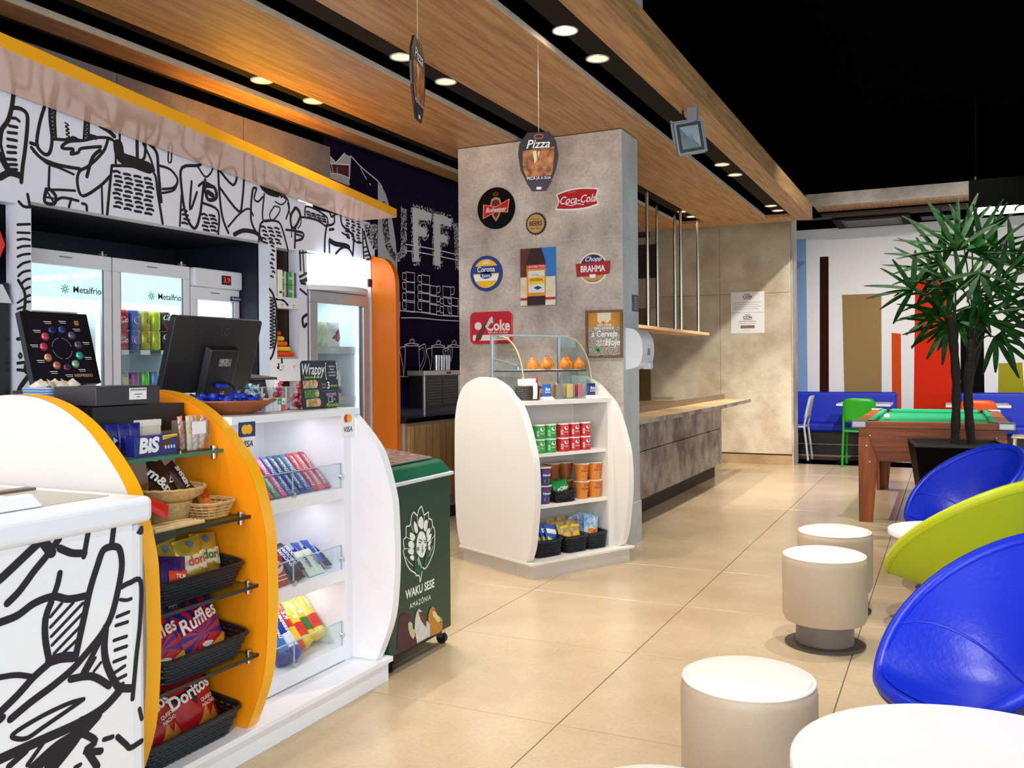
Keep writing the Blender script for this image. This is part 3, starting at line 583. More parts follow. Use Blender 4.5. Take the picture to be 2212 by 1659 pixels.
DARK_ART = [
(0.0067,[(6.504,2.088),(6.559,2.086),(6.643,2.089)]),
(0.0067,[(6.504,2.088),(6.507,2.004)]),
(0.0069,[(6.643,2.089),(6.637,2.005)]),
(0.0067,[(6.503,2.003),(6.641,2.005)]),
(0.0076,[(6.504,2.074),(6.454,2.072),(6.458,2.021),(6.503,2.02)]),
(0.0067,[(6.503,2.009),(6.558,2.007),(6.641,2.009)]),
(0.0067,[(6.503,2.009),(6.506,1.925)]),
(0.0069,[(6.641,2.009),(6.636,1.925)]),
(0.0067,[(6.502,1.925),(6.64,1.925)]),
(0.0076,[(6.503,1.996),(6.453,1.994),(6.457,1.943),(6.502,1.942)]),
(0.0067,[(6.502,1.919),(6.557,1.916),(6.64,1.917)]),
(0.0067,[(6.502,1.919),(6.505,1.835)]),
(0.0069,[(6.64,1.917),(6.634,1.834)]),
(0.0067,[(6.501,1.835),(6.639,1.834)]),
(0.0076,[(6.502,1.906),(6.452,1.904),(6.455,1.853),(6.501,1.852)]),
(0.0067,[(6.501,1.852),(6.556,1.848),(6.639,1.849)]),
(0.0067,[(6.501,1.852),(6.504,1.756)]),
(0.0068,[(6.639,1.849),(6.633,1.754)]),
(0.0067,[(6.5,1.756),(6.638,1.754)]),
(0.0076,[(6.501,1.838),(6.451,1.837),(6.454,1.778),(6.5,1.775)]),
(0.0069,[(6.752,2.087),(6.807,2.084),(6.891,2.087)]),
(0.0069,[(6.752,2.087),(6.755,2.006)]),
(0.0071,[(6.891,2.087),(6.886,2.007)]),
(0.0069,[(6.751,2.006),(6.89,2.007)]),
(0.0078,[(6.752,2.073),(6.699,2.071),(6.702,2.022),(6.751,2.022)]),
(0.0069,[(6.751,2.006),(6.806,2.003),(6.89,2.005)]),
(0.0069,[(6.751,2.006),(6.754,1.925)]),
(0.007,[(6.89,2.005),(6.884,1.924)]),
(0.0069,[(6.749,1.925),(6.889,1.925)]),
(0.0078,[(6.75,1.992),(6.698,1.99),(6.701,1.941),(6.75,1.941)]),
(0.0069,[(6.75,1.936),(6.805,1.933),(6.889,1.934)]),
(0.0069,[(6.75,1.936),(6.753,1.855)]),
(0.007,[(6.889,1.934),(6.883,1.854)]),
(0.0069,[(6.748,1.855),(6.888,1.854)]),
(0.0078,[(6.749,1.922),(6.697,1.921),(6.7,1.872),(6.749,1.871)]),
(0.0069,[(6.749,1.867),(6.804,1.863),(6.888,1.863)]),
(0.0069,[(6.749,1.867),(6.751,1.763)]),
(0.007,[(6.888,1.863),(6.882,1.76)]),
(0.0069,[(6.747,1.763),(6.886,1.76)]),
(0.0078,[(6.748,1.853),(6.696,1.852),(6.699,1.786),(6.747,1.783)]),
(0.0071,[(6.897,2.005),(6.943,2.001),(7.013,2.002)]),
(0.0071,[(6.897,2.005),(6.9,1.923)]),
(0.0071,[(7.013,2.002),(7.007,1.921)]),
(0.0071,[(6.896,1.923),(7.012,1.921)]),
(0.008,[(7.013,2),(7.07,2.006),(7.064,1.955),(7.012,1.947)]),
(0.0071,[(6.896,1.917),(6.943,1.913),(7.016,1.913)]),
(0.0071,[(6.896,1.917),(6.899,1.846)]),
(0.0071,[(7.016,1.913),(7.01,1.843)]),
(0.0071,[(6.895,1.846),(7.015,1.844)]),
(0.008,[(7.016,1.91),(7.073,1.916),(7.068,1.874),(7.015,1.867)]),
(0.0071,[(6.894,1.84),(6.94,1.836),(7.01,1.835)]),
(0.0071,[(6.894,1.84),(6.898,1.758)]),
(0.0071,[(7.01,1.835),(7.004,1.754)]),
(0.0071,[(6.893,1.758),(7.009,1.754)]),
(0.008,[(7.01,1.833),(7.067,1.838),(7.061,1.787),(7.009,1.78)]),
(0.0072,[(7.12,2.016),(7.178,2.013),(7.267,2.015)]),
(0.0072,[(7.12,2.016),(7.123,1.92)]),
(0.0073,[(7.267,2.015),(7.26,1.919)]),
(0.0072,[(7.119,1.919),(7.265,1.919)]),
(0.0083,[(7.267,2.012),(7.327,2.019),(7.321,1.957),(7.266,1.948)]),
(0.0072,[(7.13,1.914),(7.179,1.91),(7.253,1.91)]),
(0.0072,[(7.13,1.914),(7.134,1.842)]),
(0.0073,[(7.253,1.91),(7.247,1.838)]),
(0.0072,[(7.129,1.842),(7.251,1.839)]),
(0.0081,[(7.13,1.9),(7.073,1.898),(7.077,1.857),(7.13,1.856)]),
(0.0072,[(7.129,1.842),(7.178,1.837),(7.251,1.836)]),
(0.0072,[(7.129,1.842),(7.133,1.757)]),
(0.0073,[(7.251,1.836),(7.245,1.753)]),
(0.0072,[(7.128,1.757),(7.25,1.753)]),
(0.0081,[(7.129,1.827),(7.072,1.826),(7.076,1.776),(7.128,1.774)]),
(0.0074,[(7.278,1.923),(7.328,1.919),(7.404,1.919)]),
(0.0074,[(7.278,1.923),(7.281,1.85)]),
(0.0075,[(7.404,1.919),(7.398,1.847)]),
(0.0074,[(7.276,1.85),(7.403,1.847)]),
(0.0083,[(7.277,1.909),(7.218,1.907),(7.222,1.865),(7.277,1.865)]),
(0.0074,[(7.276,1.85),(7.326,1.845),(7.403,1.844)]),
(0.0074,[(7.276,1.85),(7.28,1.758)]),
(0.0075,[(7.403,1.844),(7.396,1.753)]),
(0.0074,[(7.275,1.758),(7.401,1.754)]),
(0.0083,[(7.276,1.835),(7.217,1.834),(7.221,1.778),(7.275,1.776)]),
(0.0083,[(6.396,1.757),(6.714,1.759),(7.056,1.748),(7.414,1.752)]),
(0.0084,[(6.426,1.697),(6.713,1.709),(7.055,1.706),(7.413,1.711)]),
(0.0093,[(6.507,2.262),(6.722,2.274),(7.423,2.275)]),
(0.0093,[(6.508,2.319),(6.948,2.328),(7.423,2.325)]),
(0.0075,[(6.378,1.213),(6.554,1.205),(6.749,1.196)]),
(0.0076,[(6.475,1.475),(6.585,1.49),(6.699,1.479)]),
(0.0076,[(6.474,1.466),(6.698,1.469)]),
(0.0076,[(6.485,1.469),(6.476,1.314),(6.454,1.206)]),
(0.0078,[(6.698,1.473),(6.707,1.341),(6.712,1.202)]),
(0.0076,[(6.563,1.49),(6.559,1.51),(6.597,1.525),(6.631,1.509),(6.612,1.491)]),
(0.0076,[(6.474,1.458),(6.402,1.44),(6.441,1.314),(6.454,1.206)]),
(0.0078,[(6.698,1.456),(6.809,1.48),(6.807,1.341),(6.717,1.244)]),
(0.006,[(6.709,1.433),(6.782,1.454),(6.776,1.355),(6.713,1.285)]),
(0.0079,[(6.912,1.47),(7.028,1.486),(7.148,1.474)]),
(0.0079,[(6.911,1.461),(7.147,1.464)]),
(0.008,[(6.923,1.465),(6.914,1.336),(6.89,1.247)]),
(0.0082,[(7.148,1.468),(7.158,1.359),(7.163,1.244)]),
(0.008,[(7.005,1.486),(7,1.507),(7.041,1.522),(7.076,1.506),(7.057,1.487)]),
(0.0079,[(6.911,1.453),(6.831,1.434),(6.875,1.336),(6.89,1.247)]),
(0.0082,[(7.147,1.45),(7.27,1.476),(7.269,1.359),(7.169,1.278)]),
(0.0064,[(7.159,1.426),(7.24,1.448),(7.234,1.371),(7.164,1.313)]),
(0.0082,[(7.196,1.475),(7.314,1.491),(7.435,1.478)]),
(0.0082,[(7.196,1.465),(7.435,1.468)]),
(0.0082,[(7.209,1.469),(7.199,1.343),(7.173,1.256)]),
(0.0084,[(7.435,1.472),(7.446,1.366),(7.452,1.254)]),
(0.0083,[(7.291,1.491),(7.286,1.513),(7.327,1.528),(7.363,1.512),(7.343,1.492)]),
(0.0082,[(7.196,1.456),(7.111,1.437),(7.158,1.343),(7.173,1.256)]),
(0.0084,[(7.435,1.453),(7.566,1.48),(7.564,1.366),(7.458,1.287)]),
(0.0066,[(7.447,1.428),(7.534,1.452),(7.527,1.378),(7.453,1.321)]),
(0.0081,[(5.655,2.908),(5.548,2.819),(5.521,2.827),(5.456,2.854)]),
(0.0092,[(5.45,2.807),(5.531,2.803),(5.71,2.831)]),
(0.0069,[(5.862,2.833),(5.939,2.76)]),
(0.0095,[(5.734,2.904),(5.874,2.842),(6.094,2.777),(6.157,2.738)]),
(0.0066,[(5.493,2.789),(5.509,2.732)]),
(0.0053,[(5.558,2.781),(5.563,2.702)]),
(0.0054,[(5.71,2.824),(5.709,2.715)]),
(0.0066,[(5.465,2.711),(5.563,2.736),(5.72,2.731)]),
(0.0067,[(5.663,2.7),(5.72,2.683)]),
(0.0098,[(5.981,2.736),(5.994,2.728)])]
ROBE = [(6.1, 2.764), (6.157, 2.742), (6.208, 2.696), (6.246, 2.637), (6.31, 2.479), (6.354, 2.323), (6.374, 2.141), (6.377, 1.95), (6.37, 1.846), (6.421, 1.827), (6.409, 1.7), (6.356, 1.558), (6.23, 1.554), (6.091, 2.114)]
TIE = [(5.531, 2.799), (5.71, 2.831), (5.709, 2.729), (5.563, 2.736), (5.498, 2.73), (5.466, 2.783)]
COLLAR = [(5.451, 2.859), (5.548, 2.816), (5.655, 2.904), (5.74, 2.898), (5.727, 2.759), (5.708, 2.668), (5.449, 2.688)]
LETTERS = {'U': [[(6.433, 2.622), (6.523, 2.614), (6.517, 2.238), (6.454, 2.186), (6.365, 2.159), (6.353, 2.22), (6.421, 2.25)]], 'Ul': [[(6.155, 2.637), (6.232, 2.606), (6.243, 2.419), (6.267, 2.291), (6.346, 2.212), (6.338, 2.16), (6.266, 2.196), (6.189, 2.282), (6.158, 2.408)]], 'F1': [[(6.615, 2.65), (6.95, 2.646), (6.925, 2.568), (6.723, 2.555), (6.714, 2.493), (6.856, 2.492), (6.847, 2.421), (6.713, 2.412), (6.724, 2.194), (6.623, 2.18), (6.62, 2.469)]], 'F2': [[(6.965, 2.649), (7.286, 2.647), (7.293, 2.57), (7.089, 2.563), (7.088, 2.478), (7.225, 2.484), (7.208, 2.408), (7.087, 2.402), (7.083, 2.194), (6.973, 2.183), (6.969, 2.436)]], 'E': [[(7.327, 2.611), (7.498, 2.618), (7.49, 2.182), (7.354, 2.186)]], 'B': [[(5.892, 2.4), (6.089, 2.427), (6.086, 2.234), (6.024, 2.227), (5.939, 2.309)]]}
LEAF = {'outline': [(3.444, 0.68), (3.42, 0.666), (3.41, 0.643), (3.382, 0.662), (3.362, 0.648), (3.354, 0.618), (3.341, 0.609), (3.319, 0.61), (3.317, 0.589), (3.316, 0.566), (3.297, 0.559), (3.296, 0.538), (3.303, 0.518), (3.294, 0.512), (3.3, 0.49), (3.31, 0.467), (3.327, 0.44), (3.351, 0.417), (3.391, 0.395), (3.396, 0.383), (3.416, 0.382), (3.426, 0.366), (3.428, 0.348), (3.439, 0.369), (3.442, 0.392)], 'outline2': [(3.444, 0.68), (3.459, 0.655), (3.469, 0.637), (3.504, 0.644), (3.506, 0.618), (3.533, 0.604), (3.54, 0.577), (3.556, 0.56), (3.557, 0.518), (3.552, 0.477), (3.538, 0.45), (3.511, 0.422), (3.484, 0.403), (3.463, 0.399), (3.453, 0.409)], 'petals': [[(3.441, 0.636), (3.42, 0.623), (3.417, 0.602), (3.435, 0.583), (3.453, 0.579), (3.458, 0.603), (3.456, 0.62)], [(3.49, 0.613), (3.469, 0.607), (3.461, 0.581), (3.476, 0.562), (3.492, 0.576), (3.495, 0.595)], [(3.384, 0.623), (3.379, 0.598), (3.389, 0.577), (3.406, 0.566), (3.414, 0.581), (3.404, 0.604)], [(3.511, 0.573), (3.492, 0.568), (3.484, 0.553), (3.491, 0.532), (3.507, 0.543), (3.516, 0.558)], [(3.351, 0.58), (3.346, 0.566), (3.353, 0.549), (3.378, 0.539), (3.391, 0.553), (3.378, 0.568)], [(3.529, 0.545), (3.502, 0.539), (3.489, 0.519), (3.502, 0.512), (3.523, 0.524)], [(3.338, 0.541), (3.333, 0.529), (3.347, 0.515), (3.377, 0.51), (3.38, 0.528), (3.358, 0.543)], [(3.528, 0.512), (3.502, 0.509), (3.496, 0.496), (3.512, 0.493)], [(3.333, 0.507), (3.332, 0.497), (3.352, 0.485), (3.374, 0.481), (3.377, 0.502), (3.352, 0.509)], [(3.349, 0.478), (3.349, 0.467), (3.367, 0.456), (3.379, 0.456), (3.377, 0.475)], [(3.52, 0.489), (3.501, 0.49), (3.501, 0.479), (3.514, 0.471)]], 'face': [(3.429, 0.57), (3.414, 0.56), (3.403, 0.54), (3.398, 0.519), (3.397, 0.493), (3.407, 0.475), (3.428, 0.46), (3.443, 0.453), (3.459, 0.457), (3.472, 0.471), (3.48, 0.491), (3.483, 0.509), (3.478, 0.535), (3.465, 0.556), (3.45, 0.567)], 'hair': [[(3.44, 0.578), (3.409, 0.571), (3.388, 0.548), (3.38, 0.509), (3.382, 0.469), (3.381, 0.434), (3.381, 0.408), (3.411, 0.391), (3.437, 0.377), (3.44, 0.398), (3.422, 0.426), (3.402, 0.462), (3.395, 0.493), (3.398, 0.525), (3.419, 0.556), (3.445, 0.565)], [(3.445, 0.577), (3.466, 0.564), (3.481, 0.537), (3.491, 0.502), (3.501, 0.46), (3.5, 0.424), (3.474, 0.402), (3.458, 0.408), (3.469, 0.438), (3.48, 0.466), (3.483, 0.504), (3.471, 0.547)]], 'marks': [[(3.421, 0.537), (3.444, 0.526)], [(3.418, 0.525), (3.434, 0.52)], [(3.46, 0.524), (3.478, 0.523)], [(3.465, 0.515), (3.475, 0.515)], [(3.449, 0.507), (3.446, 0.497), (3.451, 0.495)], [(3.398, 0.502), (3.418, 0.502)], [(3.4, 0.494), (3.42, 0.494)], [(3.47, 0.493), (3.48, 0.492)], [(3.449, 0.49), (3.441, 0.483), (3.448, 0.474), (3.454, 0.485)], [(3.412, 0.463), (3.427, 0.433), (3.437, 0.41)], [(3.407, 0.453), (3.417, 0.427)]], 'feathers': [[(3.41, 0.643), (3.414, 0.597)], [(3.354, 0.618), (3.378, 0.576)], [(3.316, 0.566), (3.378, 0.539)], [(3.303, 0.518), (3.377, 0.507)], [(3.469, 0.637), (3.461, 0.584)], [(3.506, 0.618), (3.481, 0.564)], [(3.54, 0.577), (3.491, 0.532)], [(3.557, 0.532), (3.502, 0.506)], [(3.31, 0.483), (3.337, 0.456), (3.371, 0.431)], [(3.544, 0.487), (3.506, 0.448)]]}
ICES = [((74, 28, 52), [(3.252, 0.216), (3.259, 0.239), (3.298, 0.25), (3.35, 0.226), (3.356, 0.199), (3.33, 0.196), (3.33, 0.17), (3.344, 0.137), (3.367, 0.115), (3.396, 0.122), (3.398, 0.086), (3.237, 0.097), (3.242, 0.152)]), ((206, 206, 150), [(3.344, 0.197), (3.328, 0.194), (3.328, 0.174), (3.344, 0.137), (3.367, 0.115), (3.382, 0.124), (3.375, 0.153), (3.363, 0.164), (3.361, 0.185)]), ((222, 218, 214), [(3.417, 0.235), (3.398, 0.227), (3.383, 0.2), (3.377, 0.145), (3.387, 0.127), (3.398, 0.088), (3.51, 0.089), (3.511, 0.141), (3.481, 0.167), (3.473, 0.139), (3.431, 0.18), (3.412, 0.218), (3.442, 0.216)]), ((110, 50, 34), [(3.412, 0.223), (3.439, 0.213), (3.478, 0.165), (3.475, 0.138), (3.431, 0.18)]), ((204, 134, 40), [(3.533, 0.218), (3.507, 0.21), (3.494, 0.187), (3.491, 0.162), (3.511, 0.141), (3.513, 0.088), (3.588, 0.083), (3.617, 0.094), (3.618, 0.14), (3.6, 0.153), (3.605, 0.127), (3.583, 0.129), (3.542, 0.164), (3.525, 0.193), (3.558, 0.197)]), ((226, 216, 150), [(3.553, 0.193), (3.527, 0.195), (3.534, 0.172), (3.557, 0.15), (3.583, 0.13), (3.605, 0.133), (3.594, 0.154), (3.573, 0.167)])]
# ------------------------------------------------------------------ structure
WOODC = WOOD('ceiling_oak', (190, 146, 96), (146, 105, 64), 1, 1.0, 0.45)
GREYW = CONCRETE('grey_stone_panel', (230, 217, 205), (172, 159, 149), 1.8, 0.5, 0.22)
BEIGE = CONCRETE('beige_stone_panel', (224, 210, 186), (188, 168, 140), 2.0, 0.55, 0.16)
VOID = M('black_void', (4, 4, 4), 0.9, spec=0.0)
SLOT = M('slot_brown', (22, 17, 14), 0.8, spec=0.2)
TILE = CONCRETE('floor_porcelain', (202, 181, 150), (183, 160, 128), 0.9, 0.22, 0.10)
GROUT = M('grout', (120, 100, 80), 0.8)
# floor: slab with porcelain tiles laid on it
mb = MB(); mb.box((-5.2, -3.4, -0.05), (4.2, 12.15, -0.008)); floor = struct(mb.build('floor', GROUT))
mb = MB(); mb.box((-0.4425, -0.439, -0.012), (0.4425, 0.439, 0.0)); tile0 = mb.build('tile', TILE, floor, bevel=0.0015, seg=1)
first = True
for i in range(-4, 6):
    for j in range(-7, 11):
        x = -1.282 + 0.889 * i + 0.4445; y = 3.03 + 0.882 * j + 0.441
        if first: t = tile0; first = False
        else: t = tile0.copy(); COL.objects.link(t); t.parent = floor
        t.location = (x, y, 0)
mb = MB(); mb.box((-5.2, 12.15, -0.05), (4.2, 14.2, 0.0)); f2 = mb.build('floor', M('dark_granite', (110, 92, 70), 0.12, rgb2=(80, 64, 46), scale=30, world=True)); struct(f2)
mb = MB(); mb.hexa([(-1.30, 12.5, 0), (-1.22, 12.5, 0), (-0.98, 13.3, 0), (-1.06, 13.3, 0), (-1.30, 12.5, 0.001), (-1.22, 12.5, 0.001), (-0.98, 13.3, 0.001), (-1.06, 13.3, 0.001)]); mb.build('floor_inlay', M('inlay', (45, 34, 26), 0.2), f2)

# ceiling over the shop: oak boards with dark slots between them, black ceiling elsewhere
mb = MB(); mb.box((-5.4, -3.4, 3.12), (-1.42, 12.0, 3.14)); mb.box((-5.4, -3.4, 4.2), (4.2, 14.3, 4.25)); mb.box((-5.4, -3.4, 3.14), (-5.35, 14.3, 4.2))
ceiling = struct(mb.build('ceiling', VOID))
def board(x0, x1, y0, y1, z0=2.95, t=0.035): 
    m = MB(); m.box((x0, y0, z0), (x1, y1, z0 + t)); return m.build('ceiling_board', WOODC, ceiling)
board(-3.97, -3.80, -3.0, 10.98); board(-3.52, -2.86, -3.0, 10.62); board(-2.56, -1.87, -3.0, 10.62); 
board(-3.80, -1.58, 10.62, 10.98)
m = MB(); m.box((-1.58, -3.0, 2.95), (-1.40, 10.98, 3.12)); m.build('ceiling_fascia', WOODC, ceiling)
EDGE = M('board_edge', (205, 192, 176), 0.5, var=0.15, scale=20)
for x in (-3.80, -2.86, -1.87):
    m = MB(); m.box((x, -3.0, 2.952), (x + 0.004, 10.62, 2.985)); m.build('edge_band', EDGE, ceiling)
for x0, x1 in ((-3.80, -3.52), (-2.86, -2.56), (-1.87, -1.58)):
    m = MB(); m.box((x0 + 0.10, -3.0, 3.0), (x1 + 0.02, 10.62, 3.02)); m.build('slot_panel', SLOT, ceiling)
for k in range(3):
    m = MB(); m.box((-4.02 - 0.035 * k, -3.0, 2.96 + 0.012 * k), (-4.005 - 0.035 * k, 6.6, 2.985 + 0.012 * k)); m.build('cornice_slat', M('slat_dark', (34, 26, 26), 0.6), ceiling)
m = MB(); m.box((-4.3, -3.0, 3.0), (-3.97, 10.98, 3.03)); m.build('cornice_panel', M('dark_cornice', (16, 12, 12), 0.7), ceiling)

# left wall: printed panels around the niches
MUR = M('mural_white', (230, 236, 252), 0.45)
NAVY = M('niche_navy', (24, 26, 44), 0.5)
mb = MB()
def seg(y0, y1, z0, z1): mb.box((-4.2, y0, z0), (-4.1, y1, z1))
seg(-1.0, 2.0, 0, 2.72); seg(2.0, 2.974, 2.108, 2.72); seg(2.974, 3.046, 0, 2.72); seg(3.046, 4.8, 2.13, 2.72); seg(4.8, 4.876, 0, 2.72)
seg(4.876, 5.11, 2.11, 2.72); seg(4.876, 5.11, 1.70, 1.777); seg(4.876, 5.11, 1.20, 1.354); seg(4.876, 5.11, 0, 0.85); seg(5.11, 5.2, 0, 2.46); seg(5.2, 5.99, 2.125, 2.43); seg(5.99, 6.05, 0, 2.41)
wall_left = struct(mb.build('wall_left', MUR))
strokes(wall_left, 'mural_drawing', INK, FACEX(-4.1, 0, 0), [(smooth_pts(p, 4), wd * 1.7) for wd, p in MURAL], 0.0012)
# niche linings
mb = MB()
for y0, y1, z1 in ((2.0, 2.974, 2.108), (3.046, 4.8, 2.13), (5.2, 5.99, 2.125)):
    mb.box((-5.0, y0, 0), (-4.95, y1, z1)); mb.box((-4.95, y0 - 0.02, 0), (-4.19, y0, z1)); mb.box((-4.95, y1, 0), (-4.19, y1 + 0.02, z1)); mb.box((-5.0, y0 - 0.02, z1), (-4.19, y1 + 0.02, z1 + 0.03))
mb.build('niche_lining', NAVY, wall_left)
BRN = M('niche_brown', (92, 72, 62), 0.6)
mb = MB()
for z0, z1 in ((1.777, 2.11), (1.354, 1.70), (0.85, 1.20)):
    mb.box((-4.55, 4.876, z0), (-4.52, 5.11, z1)); mb.box((-4.52, 4.856, z0), (-4.19, 4.876, z1)); mb.box((-4.52, 5.11, z0), (-4.19, 5.13, z1)); mb.box((-4.55, 4.856, z1), (-4.19, 5.13, z1 + 0.02)); mb.box((-4.55, 4.856, z0 - 0.02), (-4.19, 5.13, z0))
mb.build('niche_lining', BRN, wall_left)
# dark printed wall further on
DARKW = M('mural_plum', (22, 11, 42), 0.8, spec=0.08)
mb = MB(); mb.box((-4.2, 5.40, 2.40), (-4.102, 6.05, 3.2)); mb.box((-4.2, 6.05, 0), (-4.1, 12.0, 3.2))
wall_dark = struct(mb.build('wall_side', DARKW))
strokes(wall_dark, 'chalk_drawing', M('chalk_white', (235, 232, 240), 0.6), FACEX(-4.1, 0, 0), [(smooth_pts(p, 4), wd) for wd, p in DARK_ART], 0.004)
ROBEM = M('robe_grey', (196, 196, 206), 0.6, var=0.15, scale=3); PR = M('print_white', (226, 226, 232), 0.6)
fx = FACEX(-4.1, 0, 0)
decal(wall_dark, 'robe_print', ROBEM, fx, [ROBE], 0.002); decal(wall_dark, 'collar_print', ROBEM, fx, [COLLAR], 0.002); decal(wall_dark, 'vest_print', M('vest_maroon', (92, 30, 38), 0.6, var=0.4, scale=40), fx, [TIE], 0.003)
def jag(poly, n=7, a=0.008):
    out = []
    for i, p in enumerate(poly):
        q = poly[(i + 1) % len(poly)]
        for k in range(n):
            t = k / n; out.append((p[0] + (q[0] - p[0]) * t + random.uniform(-a, a), p[1] + (q[1] - p[1]) * t + random.uniform(-a, a)))
    return out
for k, v in LETTERS.items():
    if k in ('F1', 'F2'):
        decal(wall_dark, 'letter_print', PR, fx, [jag(v[0])], 0.003)
    # rough speckled ink around the letters
    P = v[0]; ys = [q[0] for q in P]; zs = [q[1] for q in P]; sp = []
    def inside(y, z):
        c = False; n = len(P)
        for i in range(n):
            a, b = P[i], P[i - 1]
            if (a[1] > z) != (b[1] > z) and y < (b[0] - a[0]) * (z - a[1]) / (b[1] - a[1]) + a[0]: c = not c
        return c
    rad = 0.03 if k[0] == 'F' else 0.012
    for q in range(900):
        y = random.uniform(min(ys) - rad, max(ys) + rad); z = random.uniform(min(zs) - rad, max(zs) + rad)
        ok = inside(y, z) if k[0] != 'F' else (not inside(y, z) and any(inside(y + dy, z + dz) for dy, dz in ((rad, 0), (-rad, 0), (0, rad), (0, -rad))))
        if ok:
            a = 0.004; b = 0.009; sp.append([(y - a, z - b), (y + a, z - b * 0.3), (y + a, z + b), (y - a, z + b * 0.3)])
    dm = INK if k in ('Ul',) else PR
    decal(wall_dark, 'letter_speckle', dm, fx, sp, 0.0055)
# grey stone band above the canopy
BANDG = CONCRETE('grey_band_stone', (150, 142, 144), (116, 108, 112), 1.8, 0.5, 0.2)
wall_band = None
for y0, y1 in ((-1.0, 2.30), (2.305, 3.555), (3.56, 4.545), (4.55, 5.46)):
    cl = lambda y: 2.637 - 0.077 * (y - 2.886) + 0.02
    m = MB(); m.prism([(y0, cl(y0)), (y1, cl(y1)), (y1, 2.91), (y0, 2.91)], 0, -4.1, -4.085)
    if wall_band is None: wall_band = struct(m.build('wall_band', BANDG))
    else: m.build('stone_panel', BANDG, wall_band)
m = MB(); m.box((-4.2, -1.0, 2.70), (-4.1, 5.40, 3.0)); m.build('band_backing', VOID, wall_band)

# rear pillar in stone panels
pillar = MB(); pillar.box((-3.345, 6.083, 0), (-2.054, 6.437, 2.945)); pillar = struct(pillar.build('wall_pillar', M('joint_white', (205, 200, 195), 0.6)))
for x0, x1 in ((-3.355, -2.712), (-2.708, -2.055)):
    for z0, z1 in ((0.0, 1.02), (1.024, 2.197), (2.201, 2.945)):
        m = MB(); m.box((x0, 6.08, z0), (x1, 6.112, z1)); m.build('stone_panel', GREYW, pillar)
GREYB = CONCRETE('grey_stone_daylit', (206, 212, 216), (180, 186, 190), 1.8, 0.5, 0.18)  # cool daylight on the pillar side is put into this stone colour
for z0, z1 in ((0.0, 0.30), (0.304, 2.187), (2.191, 2.945)):
    m = MB(); m.box((-2.082, 6.084, z0), (-2.05 + (0.012 if z0 == 0 else 0), 6.44, z1)); m.build('stone_panel', GREYB, pillar)
m = MB(); m.box((-3.355, 6.11, 0), (-3.33, 6.44, 2.945)); m.build('stone_panel', GREYW, pillar)
m = MB(); m.box((-3.355, 6.08, 3.14), (-2.0, 6.44, 4.2)); m.build('upper_shaft', GREYB, pillar)

# beige partition at the end of the buffet
part = MB(); part.box((-5.0, 11.93, 0), (-1.79, 12.28, 3.2)); part = struct(part.build('wall_partition', M('joint_dark', (120, 100, 80), 0.7)))
for x0, x1 in ((-3.62, -2.683), (-2.679, -1.782)):
    for z0, z1 in ((0.14, 2.19), (2.194, 3.15)):
        m = MB(); m.box((x0, 11.9, z0), (x1, 11.93, z1)); m.build('stone_panel', BEIGE, part)
m = MB(); m.box((-3.7, 11.905, 0), (-1.775, 11.93, 0.12)); m.build('skirting', CONCRETE('skirt_beige', (180, 150, 108), (160, 130, 92), 3, 0.4, 0.1), part)
m = MB(); m.box((-1.785, 11.9, 0), (-1.765, 12.28, 3.15)); m.build('edge_panel', GREYW, part)
m = MB(); m.box((-4.1, 11.86, 0), (-3.62, 11.93, 3.0)); m.build('olive_panel', M('olive_brown', (112, 88, 44), 0.6), part)
m = MB(); m.box((-4.1, 11.84, 2.05), (-3.5, 11.86, 3.0)); m.build('upper_panel', M('greige', (176, 160, 140), 0.6), part)
m = MB(); m.box((-4.1, 11.82, 2.45), (-3.5, 11.84, 2.9)); m.build('dark_beam', M('dark_brown_beam', (52, 34, 26), 0.6), part)

# end wall of the lounge with painted colour blocks
endw = MB(); endw.box((-5.0, 13.9, 0), (4.2, 14.0, 3.24)); endw = struct(endw.build('wall_end', M('lounge_white', (236, 232, 234), 0.6, var=0.03, scale=60)))
BL = [('light_blue', (132, 164, 208), [(-2.4, 3.115), (-1.865, 3.104), (-1.857, 0.3), (-2.4, 0.3)]), ('dark_brown', (48, 18, 10), [(-1.673, 2.835), (-1.552, 2.835), (-1.566, 0.3), (-1.695, 0.3)]),
      ('tan', (152, 124, 78), [(-1.372, 2.27), (-0.845, 2.269), (-0.855, 0.3), (-1.344, 0.3)]), ('orange', (208, 78, 26), [(-0.716, 1.708), (-0.595, 1.692), (-0.597, 0.1), (-0.717, 0.1)]),
      ('red', (214, 44, 22), [(-0.405, 2.444), (0.05, 2.477), (0.06, 0.1), (-0.448, 0.1)]), ('black', (4, 4, 4), [(0.157, 2.0), (0.438, 2.0), (0.445, 0.3), (0.152, 0.3)]), ('olive', (158, 150, 34), [(0.614, 1.266), (0.892, 1.276), (0.95, 0.3), (0.59, 0.3)])]
for n, c, p in BL: decal(endw, 'painted_block', M('paint_' + n, c, 0.8, spec=0.1), FRONT(0, 13.9, 0), [p], 0.002)
m = MB(); m.box((-5.0, 13.0, 3.24), (4.2, 13.95, 4.2)); m.build('upper_wall', VOID, endw)
m = MB(); m.box((-1.75, 12.86, 3.24), (4.2, 13.95, 3.30)); m.build('soffit', M('soffit_brown', (58, 42, 32), 0.7), endw)
bm_ = MB(); bm_.box((-1.68, 12.5, 3.345), (4.0, 12.86, 3.51)); beam = struct(bm_.build('trim_beam', GREYW))
m = MB(); m.box((-1.68, 12.5, 3.32), (4.0, 12.86, 3.345)); m.build('beam_underside', WOODC, beam)
